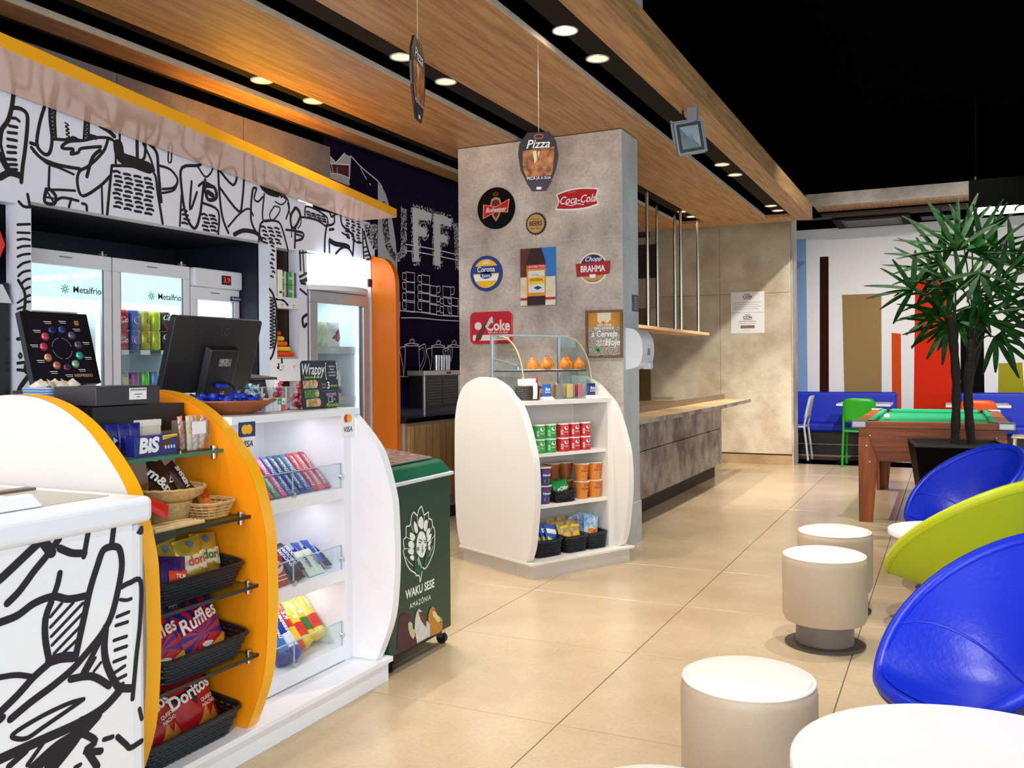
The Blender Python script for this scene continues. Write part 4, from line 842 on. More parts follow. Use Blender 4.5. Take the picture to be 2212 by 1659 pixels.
# glazed shop front on the right side of the lounge
m = MB(); m.box((4.2, -3.4, 0), (4.3, 14.0, 0.12)); m.box((4.2, -3.4, 3.3), (4.3, 14.0, 4.2)); win = struct(m.build('window_1', M('mullion_dark', (60, 58, 56), 0.5)))
for k in range(8): m = MB(); m.box((4.2, -3.4 + 2.48 * k, 0.12), (4.28, -3.34 + 2.48 * k, 3.3)); m.build('mullion', M('mullion_dark'), win)
for k in range(7): m = MB(); m.box((4.235, -3.34 + 2.48 * k, 0.12), (4.245, -0.92 + 2.48 * k, 3.3)); m.build('pane', GLASS('window_glass', (240, 246, 246), 0.06), win)
# ------------------------------------------------------------------ canopy, fin, cabinets on the left wall
YEL = M('yellow_laminate', (255, 182, 20), 0.35); ORA = M('orange_laminate', (250, 150, 10), 0.38)
CREAM = M('canopy_gloss', (226, 190, 172), 0.16, spec=0.8)
t = thing('wall_canopy', 'long yellow edged canopy sloping above the printed wall', 'canopy', (-4.085, 1.0, 2.5))
def canz(y): return 2.637 - 0.077 * (y - 2.886)
def cano(y): return -3.60 if y < 2.5 else -3.60 - 0.035 * (y - 2.5)
pl = []; ys = [1.0, 2.5, 5.3, 5.65, 5.794]; fx_ = [-3.60, -3.605, -3.70, -3.715, -3.726]
vs = []; n = len(ys)
for y, x in zip(ys, fx_):
    z = canz(y); vs += [(-4.085, y, z), (x, y, z), (x, y, z + 0.062), (-4.085, y, z + 0.062)]
T = Matrix.Translation((4.085, -1.0, -2.5))
def strip(idx, name, mat):
    m = MB(); q = []
    for k in range(n): q += [vs[4 * k + i] for i in idx]
    nn = len(idx); m.add(q, [(k * nn + a, k * nn + a + 1, (k + 1) * nn + a + 1, (k + 1) * nn + a) for k in range(n - 1) for a in range(nn - 1)])
    if name == 'canopy_slab': m.add(vs[-4:], [(0, 1, 2, 3)]); m.add(vs[:4], [(3, 2, 1, 0)])
    m.tf(T); return m.build(name, mat, t, fix=True)
strip((1, 2, 3), 'canopy_slab', YEL); strip((0, 1), 'canopy_underside', CREAM)
# orange fin
t = thing('wall_fin', 'orange upright fin with rounded top at the end of the printed wall', 'panel', (-4.0, 6.0, 0))
poly = [(-0.1, 0), (0.125, 0), (0.125, 1.93)] + [(0.125 - 0.15 * (1 - math.cos(a)), 1.93 + 0.22 * math.sin(a)) for a in [PI / 2 * k / 8 for k in range(1, 9)]] + [(-0.1, 2.17)]
m = MB(); m.prism(poly, 1, -0.0, 0.06); m.build('fin_board', M('fin_orange', (232, 122, 14), 0.4), t, bevel=0.004)

# --- drinks coolers in the niche
CWH = M('cooler_white', (226, 230, 240), 0.3); CIN = M('cooler_inside', (236, 243, 250), 0.45); LEDM = M('cooler_led', (232, 242, 255), 0.5, emit=2.2)
BACKLIT = M('cooler_header_glow', (214, 240, 234), 0.4, emit=0.75); CG = GLASS('cooler_glass', (242, 249, 249), 0.04); GSK = M('gasket_grey', (128, 134, 146), 0.5)  # header print glows in place of light from inside the cooler
GSH = GLASS('shelf_wire_glass', (214, 226, 232), 0.15)
def cooler(y0, y1, label, header, shelves, zt=1.94):
    w = y1 - y0; t = thing('drinks_cooler', label, 'fridge', (-4.35, (y0 + y1) / 2, 0), PI / 2, 'glass door coolers in the dark niche')
    h = w / 2 - 0.004; top = zt if not header else 1.818
    m = MB(); m.box((-h, 0.50, 0.06), (h, 0.54, zt)); m.box((-h, 0.04, 0.06), (-h + 0.03, 0.5, zt)); m.box((h - 0.03, 0.04, 0.06), (h, 0.5, zt)); m.box((-h, 0.04, zt - 0.05), (h, 0.5, zt)); m.box((-h, 0.04, 0.0), (h, 0.5, 0.12)); m.build('body', CIN, t)
    if header:
        m = MB(); m.box((-h, -0.03, 1.82), (h, 0.06, zt)); hd = m.build('header', CWH, t, bevel=0.012)
        m = MB(); m.box((0.02, -0.036, 1.845), (0.10, -0.028, 1.905)); m.build('display', BLACK, t)
        text(t, '3.9', 0.05, FRONT(0.06, -0.037, 1.875), M('led_red', (255, 30, 20), 0.5, emit=1.5), 'digits')
        m = MB(); m.box((0.13, -0.003, 1.745), (0.235, 0.0, 1.775)); m.build('badge', M('badge_navy', (30, 50, 110), 0.4), t)
        text(t, 'Metalfrio', 0.022, FRONT(0.183, -0.004, 1.76), PAPER, 'lettering', bold=0.01)
    fw = 0.05
    m = MB(); m.box((-h, 0, top - 0.08), (h, 0.04, top)); m.box((-h, 0, 0.12), (h, 0.04, 0.2)); m.box((-h, 0, 0.2), (-h + fw, 0.04, top - 0.08)); m.box((h - fw, 0, 0.2), (h, 0.04, top - 0.08)); d = m.build('door', CWH, t, bevel=0.004)
    m = MB(); m.box((-h + fw, 0.012, 0.2), (h - fw, 0.016, top - 0.08)); m.build('pane', CG, d)
    for sx in (-1, 1):
        m = MB(); m.box((sx * (h - fw) - 0.008, 0.006, 0.2), (sx * (h - fw) + 0.008, 0.012, top - 0.08)); m.build('gasket', GSK, d)
    m = MB(); m.box((-0.05, -0.002, top - 0.035), (0.03, 0.0, top - 0.028)); m.build('vent_slot', GSK, d)
    m = MB(); m.rod((h - 0.04, 0.03, top), (h - 0.04, 0.03, top + 0.03), 0.008); m.rod((h - 0.07, 0.03, top + 0.012), (h - 0.01, 0.03, top + 0.012), 0.006); m.build('hinge', STEEL, d)
    if not header:
        m = MB(); m.box((-h + fw, 0.02, top - 0.255), (h - fw, 0.024, top - 0.08)); hb = m.build('header_band', BACKLIT, d)
        text(hb, 'Metalfrio', 0.052, FRONT(h - 0.155, 0.0115, top - 0.205), M('logo_navy', (40, 60, 92), 0.5), 'lettering', bold=0.012)
        st = []
        for k in range(8):
            a = PI * k / 4; st.append(([(0.008 * math.cos(a), 0.008 * math.sin(a)), (0.024 * math.cos(a), 0.024 * math.sin(a))], 0.006))
        strokes(hb, 'emblem', M('logo_green', (88, 184, 140), 0.5), FRONT(h - 0.30, 0.0115, top - 0.205), st)
    m = MB(); m.box((-h + 0.06, 0.10, zt - 0.075), (h - 0.06, 0.14, zt - 0.055)); m.box((h - 0.05, 0.05, 0.3), (h - 0.035, 0.075, zt - 0.25)); m.build('lamp_tube', LEDM, t)
    m = MB(); m.hexa([(-h + 0.03, 0.2, zt - 0.42), (h - 0.03, 0.2, zt - 0.42), (h - 0.03, 0.5, zt - 0.36), (-h + 0.03, 0.5, zt - 0.36), (-h + 0.03, 0.2, zt - 0.38), (h - 0.03, 0.2, zt - 0.38), (h - 0.03, 0.5, zt - 0.05), (-h + 0.03, 0.5, zt - 0.05)]); ev = m.build('evaporator_cover', CWH, t)
    for z in shelves:
        m = MB(); m.box((-h + 0.035, 0.09, z - 0.012), (h - 0.035, 0.48, z)); m.box((-h + 0.035, 0.075, z - 0.028), (h - 0.035, 0.09, z + 0.004)); s = m.build('cooler_shelf', GSH, t)
        for k in (-1, 0, 1):
            m = MB(); m.box((k * 0.16 - 0.035, 0.071, z - 0.026), (k * 0.16 + 0.035, 0.075, z + 0.002)); m.build('price_tag', PAPER, s)
    lp = bpy.data.lights.new('cooler_light', 'AREA'); lp.shape = 'RECTANGLE'; lp.size = w * 0.7; lp.size_y = 0.2; lp.energy = 1.0; lp.color = (0.9, 0.96, 1.0)
    lo = bpy.data.objects.new('cooler_light', lp); COL.objects.link(lo); lo.parent = t; lo.location = (0, 0.2, zt - 0.08)
    return t
cooler(3.15, 3.745, 'tall glass door cooler holding grey boxes, leftmost in the niche', False, (1.30, 0.95, 0.6))
cooler(3.75, 4.345, 'tall glass door cooler stocked with two rows of drink cans', False, (1.405, 1.14, 0.8))
cooler(4.35, 4.965 - 0.17, 'cooler with red digital readout 3.9, rightmost in the niche', True, (1.40, 1.0, 0.6))
# grey boxes on the top shelf of the first cooler
for k in range(4):
    t = thing('storage_box', 'grey box with white label in the left cooler, %s from the left' % ('first', 'second', 'third', 'fourth')[k], 'box', (-4.46, 3.235 + 0.105 * k, 1.301), PI / 2, 'grey boxes in the left cooler')
    m = MB(); m.box((-0.05, 0.0, 0), (0.05, 0.085, 0.315)); b = m.build('carton', M('box_grey', (136, 126, 116), 0.6), t, bevel=0.003)
    m = MB(); m.box((-0.038, -0.002, 0.255), (0.038, 0.0, 0.30)); m.build('label_card', PAPER, t)
    m = MB(); m.box((-0.047, 0.004, 0.3155), (0.047, 0.08, 0.317)); m.build('box_top', M('box_dark', (90, 84, 78), 0.6), t)
# cans
def can_proto(name, rgb, rgb2, r=0.033, h=0.122):
    t = thing(name, 'can', 'can')
    m = MB(); m.lathe([(r * 0.78, 0), (r, 0.012), (r, h - 0.014), (r * 0.84, h)], 20, cap=False); m.build('can_wall', M('can_%s' % name + str(rgb), rgb, 0.28, 0.35), t, smooth=True)
    m = MB(); m.lathe([(0, 0.001), (r * 0.78, 0)], 20, cap=False); m.lathe([(0, h - 0.003), (r * 0.78, h - 0.004), (r * 0.84, h + 0.002), (r * 0.86, h)], 20, cap=False); m.build('can_lid', STEEL, t, smooth=True)
    fn = lambda x, y: Vector((r * 1.015 * math.sin(x / r), -r * 1.015 * math.cos(x / r), h / 2 + y))
    return t, fn
def can_text(t, fn, s, size, rgb, sx=0.9, shear=0.3, dy=0.0): text(t, s, size, None, M('can_ink' + str(rgb), rgb, 0.5), 'lettering', bold=0.02, shear=shear, sx=sx, conform=lambda x, y: fn(x, y + dy))
def can_disc(t, fn, rad, rgb, half=None, dy=0.0):
    m = MB(); pts = circ(rad, 16)
    if half == 'low': pts = [(x, min(y, 0.1 * x)) for x, y in pts]
    m.poly([fn(x, y + dy) * 1.0 for x, y in pts]); m.build('can_roundel', M('can_ink' + str(rgb), rgb, 0.5), t)
spec = [('cola_can', (200, 16, 34), 'red cola can'), ('blue_can', (24, 60, 160), 'blue cola can'), ('gold_can', (196, 176, 60), 'gold soda can'), ('lime_can', (190, 204, 40), 'lime green soda can'), ('dark_can', (40, 24, 30), 'black and red cola can')]
row = ['on the upper tier in the middle cooler', 'on the lower tier in the middle cooler']
for tier in range(2):
    for k, (n, rgb, lab) in enumerate(spec):
        t, fn = can_proto(n, rgb, None, 0.037, 0.118)
        if k == 0: can_text(t, fn, 'Coca', 0.05, (250, 250, 250))
        if k == 1:
            can_disc(t, fn, 0.024, (250, 250, 250)); can_disc(t, lambda x, y, fn=fn: fn(x, y) * 1.0 + Vector((0, -0.0006, 0)), 0.021, (210, 30, 40))
        if k == 2: can_text(t, fn, 'G', 0.06, (120, 60, 20))
        if k == 3: can_text(t, fn, 'Citrus', 0.03, (150, 110, 20)) if False else can_disc(t, fn, 0.022, (176, 150, 40))
        if k == 4: can_disc(t, fn, 0.03, (200, 40, 44), None, -0.02); can_text(t, fn, 'Coca', 0.045, (250, 250, 250), dy=0.025)
        t.location = (-4.46, 3.905 + 0.082 * k, 1.407 + (0.1215 if tier == 0 else 0)); t.rotation_euler = (0, 0, PI / 2 + 0.15); t['label'] = '%s %s' % (lab, row[tier]); t['group'] = 'cans in the middle cooler'; t['category'] = 'can'
for k, (rgb, lab) in enumerate([((206, 190, 160), 'cream slim can'), ((150, 70, 150), 'purple slim can'), ((110, 200, 60), 'bright green slim can'), ((110, 150, 200), 'pale blue slim can beside the green one'), ((90, 120, 180), 'steel blue slim can at the row end')]):
    t, fn = can_proto('slim_can', rgb, None, 0.033, 0.13); t.location = (-4.47, 3.92 + 0.078 * k, 1.142); t.rotation_euler = (0, 0, PI / 2); tag(t, lab + ' on the low shelf', 'can', 'slim cans on the low cooler shelf')
for k in range(5):
    t, fn = can_proto('green_can', (30, 140, 70), None, 0.026, 0.19); can_text(t, fn, 'G', 0.05, (240, 250, 240), dy=0.06); t.location = (-4.49, 4.46 + 0.058 * k, 1.402); t.rotation_euler = (0, 0, PI / 2); tag(t, 'green can in the digital cooler, %s from the left' % ('first', 'second', 'third', 'fourth', 'fifth')[k], 'can', 'green cans in the digital cooler')

# --- curved lit showcase fridge
t = thing('lit_showcase', 'showcase fridge with glowing curved header beside the orange fin', 'fridge', (-4.12, 5.595, 0), PI / 2)
m = MB(); h = 0.365
m.box((-h, 0.50, 0.05), (h, 0.54, 2.09)); m.box((-h, 0.02, 0.05), (-h + 0.035, 0.5, 2.09)); m.box((h - 0.035, 0.02, 0.05), (h, 0.5, 2.09)); m.box((-h, 0.02, 1.84), (h, 0.5, 2.09)); m.box((-h, 0.02, 0.0), (h, 0.5, 0.14)); m.build('body', CIN, t)
arc = [(x, -0.17 * (1 - (x / h) ** 2)) for x in [h * (k / 10 - 1) for k in range(21)]]
m = MB(); m.prism([(-h, 0.02)] + arc + [(h, 0.02)], 2, 1.885, 2.105); m.build('light_header', M('header_glow', (248, 250, 255), 0.5, emit=1.5), t)
m = MB(); m.prism([(-h, 0.02)] + [(x, y - 0.004) for x, y in arc] + [(h, 0.02)], 2, 1.85, 1.885); m.build('header_base', CWH, t)
m = MB(); m.box((h - 0.075, -0.078, 1.915), (h - 0.03, -0.03, 1.975)); m.build('display', BLACK, t)
m = MB(); m.box((-h, -0.02, 1.76), (h, 0.02, 1.845)); m.box((-h, -0.02, 0.14), (h, 0.02, 0.24)); m.box((-h, -0.02, 0.24), (-h + 0.09, 0.02, 1.76)); m.box((h - 0.07, -0.02, 0.24), (h, 0.02, 1.76)); d = m.build('door', M('door_alu', (200, 204, 212), 0.3, 0.6), t, bevel=0.004)
m = MB(); m.box((-h + 0.09, -0.004, 0.24), (h - 0.07, 0.0, 1.76)); m.build('pane', CG, d)
m = MB(); m.box((-h + 0.09, 0.0, 0.24), (-h + 0.105, 0.012, 1.76)); m.box((h - 0.09, 0.0, 0.24), (h - 0.07, 0.012, 1.76)); m.build('gasket', GSK, d)
m = MB(); m.box((-h + 0.1, 0.12, 1.81), (h - 0.1, 0.16, 1.83)); m.box((h - 0.06, 0.05, 0.3), (h - 0.045, 0.07, 1.74)); m.build('lamp_tube', LEDM, t)
for z in (1.445, 1.06, 0.72, 0.4):
    m = MB(); m.box((-h + 0.04, 0.08, z - 0.015), (h - 0.04, 0.48, z)); m.box((-h + 0.04, 0.06, z - 0.05), (h - 0.04, 0.08, z + 0.004)); s = m.build('cooler_shelf', CWH, t)
    m = MB(); m.box((-0.03, 0.057, z - 0.04), (0.03, 0.06, z - 0.01)); m.build('price_tag', PAPER, s)
lp = bpy.data.lights.new('showcase_light', 'AREA'); lp.shape = 'RECTANGLE'; lp.size = 0.5; lp.size_y = 0.25; lp.energy = 1.1; lp.color = (0.92, 0.97, 1.0)
lo = bpy.data.objects.new('showcase_light', lp); COL.objects.link(lo); lo.parent = t; lo.location = (0, 0.25, 1.82)
# --- red warning sign and coffee cabinet at the left edge
t = thing('red_octagon_sign', 'red eight sided sign in the dark niche at the far left', 'sign', (-4.14, 2.765, 1.905), PI / 2)
plate(t, 'sign_plate', M('sign_red', (224, 44, 34), 0.4), FRONT(0, 0.012, 0), circ(0.17, 8), 0.012)
t = thing('coffee_machine', 'black boxed coffee machine with silver trims in the left niche', 'coffee machine', (-4.14, 2.64, 0), PI / 2)
m = MB(); m.box((-0.32, 0, 0.0), (0.315, 0.5, 1.72)); m.build('body', BLACK, t, bevel=0.006)
m = MB(); m.hexa([(-0.32, -0.02, 1.62), (0.315, -0.02, 1.62), (0.315, 0.05, 1.62), (-0.32, 0.05, 1.62), (-0.32, 0.0, 1.71), (0.28, 0.0, 1.71), (0.28, 0.05, 1.71), (-0.32, 0.05, 1.71)]); m.build('top_trim', CWH, t)
m = MB(); m.box((-0.32, -0.02, 1.10), (0.315, 0.0, 1.17)); m.build('lower_trim', CWH, t)
# ------------------------------------------------------------------ snack counter
EGG = [(0.10, 0.45), (0.15, 0.475), (0.28, 0.523), (0.42, 0.54), (0.56, 0.545), (0.71, 0.54), (0.77, 0.533), (0.85, 0.512), (0.94, 0.48), (1.0, 0.44), (1.07, 0.375), (1.13, 0.305), (1.18, 0.215), (1.21, 0.12), (1.22, 0.04)]
def egg_poly(hi=9.0):
    sm = smooth_pts(EGG, 3); f = [(hw, z) for z, hw in sm if z <= hi]
    return f + [(-x, z) for x, z in reversed(f)]
CO = (-2.56, 1.84, 0.0)
ct = thing('snack_counter', 'white and yellow snack counter with rounded end panels and shelves', 'counter', CO)
TC = Matrix.Translation((2.56, -1.84, 0))
def cb(m, name, mat, parent=None, **k): m.tf(TC); return m.build(name, mat, parent or ct, **k)
def egg_panel(y0, y1, mat, edge, hi=9.0, name='side_panel'):
    P = egg_poly(hi); m = MB(); m.prism([(-2.56 + x, z) for x, z in P], 1, y0, y1); p = cb(m, name, mat, fix=True)
    if edge:
        m = MB(); n = len(P); c = (0, 0.6)
        q = [(-2.56 + x * 1.002 + (0.001 if x > 0 else -0.001), z + (0.001 if z > 1.1 else 0)) for x, z in P]
        m.add([(x, y0 - 0.0006, z) for x, z in q] + [(x, y1 + 0.0006, z) for x, z in q], [(i, i + 1, n + i + 1, n + i) for i in range(n - 1)]); cb(m, 'edge_band', edge, p)
    return p
PANW = M('panel_warm_white', (216, 212, 208), 0.4)
egg_panel(1.84, 1.89, PANW, YEL); egg_panel(2.34, 2.39, ORA, YEL); egg_panel(3.10, 3.145, M('panel_white', (244, 246, 252), 0.35), None, 1.118)
LAM = M('counter_white', (242, 244, 250), 0.35)
m = MB(); m.box((-3.02, 1.86, 0), (-2.095, 3.167, 0.078)); cb(m, 'plinth', LAM); m = MB(); m.box((-3.03, 1.85, 0.078), (-2.08, 3.182, 0.099)); cb(m, 'deck_board', LAM, bevel=0.002)
m = MB(); m.box((-2.44, 1.89, 0.1), (-2.42, 2.34, 1.09)); cb(m, 'back_board', PANW)
m = MB(); m.box((-3.0, 1.89, 1.09), (-2.36, 2.34, 1.105)); cb(m, 'till_shelf', BLACK)
SG = GLASS('counter_glass', (226, 240, 234), 0.12); SGE = M('glass_edge', (36, 120, 100), 0.25); SGD = M('glass_edge_dark', (26, 38, 34), 0.25)
for k, (z, x) in enumerate(((1.025, -2.20), (0.81, -2.085), (0.585, -2.055), (0.357, -2.055))):
    m = MB(); m.box((-2.42, 1.89, z - 0.010), (x, 2.34, z)); g = cb(m, 'glass_shelf', SG)
    m = MB(); m.box((x - 0.001, 1.89, z - 0.0105), (x + 0.0015, 2.34, z + 0.0005)); cb(m, 'shelf_edge', SGE if k == 0 else SGD, g)
    for xx in (x - 0.03, -2.38):
        m = MB(); m.lathe([(0, 0), (0.011, 0), (0.011, 0.012), (0, 0.014)], 12, (xx, 2.326, z)); m.lathe([(0, -0.022), (0.009, -0.022), (0.009, 0), (0, 0)], 12, (xx, 2.326, z - 0.01)); cb(m, 'shelf_clip', CHROME, g, smooth=True)
# white shelf bay
m = MB(); m.box((-2.66, 2.39, 0.1), (-2.64, 3.10, 1.10)); cb(m, 'back_board', LAM)
m = MB(); m.box((-2.64, 3.05, 0.1), (-2.225, 3.10, 1.10)); cb(m, 'bay_side', LAM)
for z, th in ((0.805, 0.045), (0.472, 0.045), (0.164, 0.06)):
    m = MB(); m.box((-2.64, 2.39, z - th), (-2.225, 3.05, z)); cb(m, 'shelf', LAM, bevel=0.0015)
m = MB(); m.box((-3.06, 2.39, 1.10), (-2.21, 3.145, 1.128)); cb(m, 'counter_top', LAM, bevel=0.002)
for z, x0 in ((1.0985, -2.40), (0.758, -2.38), (0.425, -2.38)):
    m = MB(); m.box((x0, 2.45, z - 0.006), (x0 + 0.012, 3.0, z)); cb(m, 'led_strip', M('led_strip', (235, 244, 255), 0.5, emit=3.0))
    lp = bpy.data.lights.new('shelf_led', 'AREA'); lp.shape = 'RECTANGLE'; lp.size = 0.012; lp.size_y = 0.54; lp.energy = 0.34; lp.color = (0.90, 0.96, 1.0)
    lo = bpy.data.objects.new('shelf_led', lp); COL.objects.link(lo); lo.parent = ct; lo.location = (x0 + 0.006 + 2.56, 2.725 - 1.84, z - 0.008)
AG = GLASS('acrylic_guard', (246, 251, 252), 0.05)
for z in (0.805, 0.472, 0.164):
    for y0, y1 in ((2.44, 2.735), (2.74, 3.035)):
        m = MB(); m.box((-2.232, y0, z + 0.001), (-2.228, y1, z + 0.10)); g = cb(m, 'guard', AG)
        m = MB(); e = 0.0012; m.box((-2.233, y0, z + 0.0985), (-2.227, y1, z + 0.1015)); m.box((-2.233, y1 - 0.002, z), (-2.227, y1, z + 0.1)); cb(m, 'guard_edge', M('acrylic_edge', (170, 200, 204), 0.2), g)
    m = MB(); m.lathe([(0, 0), (0.011, 0), (0.011, 0.01), (0, 0.012)], 14); m.tf(Matrix.Translation((-2.226, 3.028, z + 0.045)) @ Matrix.Rotation(PI / 2, 4, 'Y')); cb(m, 'guard_knob', CHROME, smooth=True)
    m = MB(); m.box((-2.236, 2.732, z), (-2.222, 2.743, z + 0.02)); cb(m, 'guard_clip', CHROME)
m = MB(); m.box((-2.2245, 2.86, 0.772), (-2.2235, 2.92, 0.796)); pt = cb(m, 'price_ticket', PAPER)
# card stickers
def visa(y, z, w, h, blue):
    m = MB(); m.box((-2.2085, y, z), (-2.2075, y + w, z + h)); c = cb(m, 'card_sticker', PAPER)
    if blue: m = MB(); m.box((-2.2075, y, z + h * 0.52), (-2.207, y + w, z + h)); cb(m, 'sticker_field', M('card_blue', (22, 50, 110), 0.5), c)
    rr = w * 0.2
    for dx, col in ((-0.6, (222, 50, 30) if not blue else (250, 180, 30)), (0.6, (250, 180, 30))):
        decal(c, 'card_disc', M('disc%s' % (col,), col, 0.5), FACEX(-2.2068 + 2.56 + (0.0003 if dx > 0 else 0), y + w / 2 + dx * rr - 1.84, z + h * 0.76), [circ(rr, 20)], 0)
    text(c, 'VISA', w * 0.36, FACEX(-2.2068 + 2.56, y + w / 2 - 1.84, z + h * 0.28), M('visa_navy', (28, 44, 92), 0.5), bold=0.02, shear=0.15)
m = MB(); m.box((-2.2092, 2.40, 0.905), (-2.2085, 3.10, 1.10)); 
visa(2.42, 1.0, 0.085, 0.108, True); visa(3.012, 1.015, 0.085, 0.095, False)

# ------------------------------------------------------------------ goods kit
def pillow_fn(w, h, t):
    def fn(x, y):
        a = max(0.0, 1 - abs(2 * x / w) ** 2.6); b = max(0.0, 1 - abs(2 * y / (h * 0.92)) ** 3.0)
        return 0.5 * t * (a ** 0.6) * (b ** 0.6)
    return fn
def bag_mesh(w, h, t, n=10, crease=0.0):
    fn = pillow_fn(w, h, t); m = MB(); rnd = random.Random(int(w * 1e4 + h * 1e3))
    jit = {}
    def P(u, v, s):
        x = (u - 0.5) * w; y = (v - 0.5) * h; k = (round(u, 3), round(v, 3))
        z = fn(x, y)
        if 0.08 < u < 0.92 and 0.1 < v < 0.9: z += crease * math.sin(u * 17 + v * 9) * math.sin(v * 13 - u * 5) * 0.5
        pin = 1 - 0.05 * math.sin(PI * v) if t > 0.01 else 1
        return (x * pin, -s * max(z, 0.0008), y + h / 2)
    m.grid(n, n, lambda u, v: P(u, v, 1)); m.grid(n, n, lambda u, v: P(1 - u, v, -1)); return m, fn
def flat_decal(parent, name, mat, pts, fn, h, eps=0.0012):
    """print on the front of a bag: polygon subdivided as a fan so that it follows the bulge"""
    cx = sum(p[0] for p in pts) / len(pts); cy = sum(p[1] for p in pts) / len(pts); m = MB(); n = len(pts); R = 4; vs = []; fs = []
    for r in range(1, R + 1):
        for p in pts:
            x = cx + (p[0] - cx) * r / R; y = cy + (p[1] - cy) * r / R; vs.append((x, -fn(x, y) - eps, y + h / 2))
    vs.append((cx, -fn(cx, cy) - eps, cy + h / 2)); c = len(vs) - 1
    for i in range(n):
        j = (i + 1) % n; fs.append((c, i, j))
        for r in range(R - 1): fs.append((r * n + i, (r + 1) * n + i, (r + 1) * n + j, r * n + j))
    m.add(vs, fs); return m.build(name, mat, parent, smooth=True)
def bag(name, label, cat, w, h, t, mat, group=None, words=(), shapes=(), crimp=None, crease=0.004):
    """front faces -y, stands on its lower edge; words: (text,size,x,y,rgb,kw)"""
    o = thing(name, label, cat, (0, 0, 0), 0, group); m, fn = bag_mesh(w, h, t, 10, crease); b = m.build('wrapper', mat, o, smooth=True)
    f2 = lambda x, y: fn(x, y) + crease * 0.55
    if crimp:
        for s in (0, 1):
            m = MB(); m.box((-w / 2, -0.0015, s * h * 0.96), (w / 2, 0.0015, s * h * 0.96 + h * 0.04)); m.build('crimp', crimp, o)
    for i, (pts, col) in enumerate(shapes): flat_decal(o, 'print', M('print%s' % (col,), col, 0.4), pts, f2, h, 0.001 + 0.0007 * i)
    for wi, (s, size, x, y, col, kw) in enumerate(words):
        rot = kw.pop('rot', 0.0) if kw else 0.0; ca, sa = math.cos(rot), math.sin(rot)
        text(o, s, size, None, M('print%s' % (col,), col, 0.4), conform=lambda a, b, x=x, y=y, ca=ca, sa=sa, e=0.0065 + 0.0018 * wi: Vector((x + a * ca - b * sa, -f2(x + a * ca - b * sa, y + a * sa + b * ca) - e, y + a * sa + b * ca + h / 2)), **(kw or {}))
    return o
def put(o, loc, rz=0.0, tilt=0.0, roll=0.0):
    o.location = loc; o.rotation_euler = (Matrix.Rotation(rz, 3, 'Z') @ Matrix.Rotation(-tilt, 3, 'X') @ Matrix.Rotation(roll, 3, 'Y')).to_euler(); return o
def basket(name, label, w, d, hf, hb, mat, group=None, taper=0.82, rows=7, rr=0.035, tube=0.0045, waves=46):
    o = thing(name, label, 'basket', (0, 0, 0), 0, group)
    P0 = rrect(w, d, rr, 5); per = []
    # resample the outline evenly
    L = [0]; Q = P0 + [P0[0]]
    for a, b in zip(Q, Q[1:]): L.append(L[-1] + math.dist(a, b))
    def at(s):
        s = s % L[-1]
        for i in range(len(L) - 1):
            if L[i] <= s <= L[i + 1]:
                t = (s - L[i]) / max(L[i + 1] - L[i], 1e-9); return (Q[i][0] + (Q[i + 1][0] - Q[i][0]) * t, Q[i][1] + (Q[i + 1][1] - Q[i][1]) * t)
    N = waves * 2; base = [at(L[-1] * k / N) for k in range(N)]
    def hgt(y): return hf + (hb - hf) * (y + d / 2) / d
    m = MB()
    for r in range(rows):
        f = (r + 0.5) / rows; pts = []
        for k, (x, y) in enumerate(base):
            s = taper + (1 - taper) * f + (0.012 if (k + r) % 2 else -0.012); pts.append((x * s, y * s, hgt(y) * f))
        m.tube(pts, tube * 1.25, 5, True)
    w_ = m.build('weave', mat, o, smooth=True); w_['kind'] = 'stuff'
    m = MB()
    for k in range(0, N, 2):
        x, y = base[k]; m.tube([(x * taper, y * taper, 0.003), (x, y, hgt(y))], tube * 0.8, 4)
    w_ = m.build('stakes', mat, o); w_['kind'] = 'stuff'
    m = MB(); m.tube([(x * 1.01, y * 1.01, hgt(y)) for x, y in base], tube * 1.7, 6, True); m.build('rim', mat, o, smooth=True)
    m = MB(); m.prism([(x * taper, y * taper) for x, y in P0], 2, 0, 0.006); m.build('basket_base', mat, o)
    return o
WICK = M('wicker_black', (24, 25, 32), 0.35); STRAW = M('straw', (222, 182, 120), 0.6, var=0.3, scale=60)
RZ = PI / 2
# --- nuts basket
b = put(basket('wicker_basket', 'black wicker basket of nut packets on the third glass shelf', 0.37, 0.24, 0.07, 0.10, WICK, 'black wicker baskets on the snack counter'), (-2.205, 2.135, 0.587), RZ)
GOLD = M('foil_gold', (196, 170, 62), 0.28, 0.4, bump=0.15, scale=30)
for k, (y, x, rl) in enumerate(((2.045, -2.24, 0.12), (2.10, -2.17, -0.12), (2.175, -2.155, -0.05), (2.25, -2.18, 0.1))):
    o = bag('nut_packet', 'gold packet of peanuts in the top wicker basket, %s from the left' % ('first', 'second', 'third', 'fourth')[k], 'snack', 0.115, 0.16, 0.04, GOLD, 'gold nut packets', [('dori', 0.042, 0, 0.005, ((210, 60, 30), (60, 110, 60))[k % 2], dict(bold=0.02))], [([(-0.047, -0.028), (0.047, -0.028), (0.047, 0.030), (-0.047, 0.030)], (246, 236, 200)), (circ(0.024, 14, 0.02, -0.055, 0.016), (206, 150, 80)), (circ(0.012, 12, 0.0, 0.06), (90, 120, 160))], GOLD)
    put(o, (x, y, 0.60), RZ, 0.3, rl)
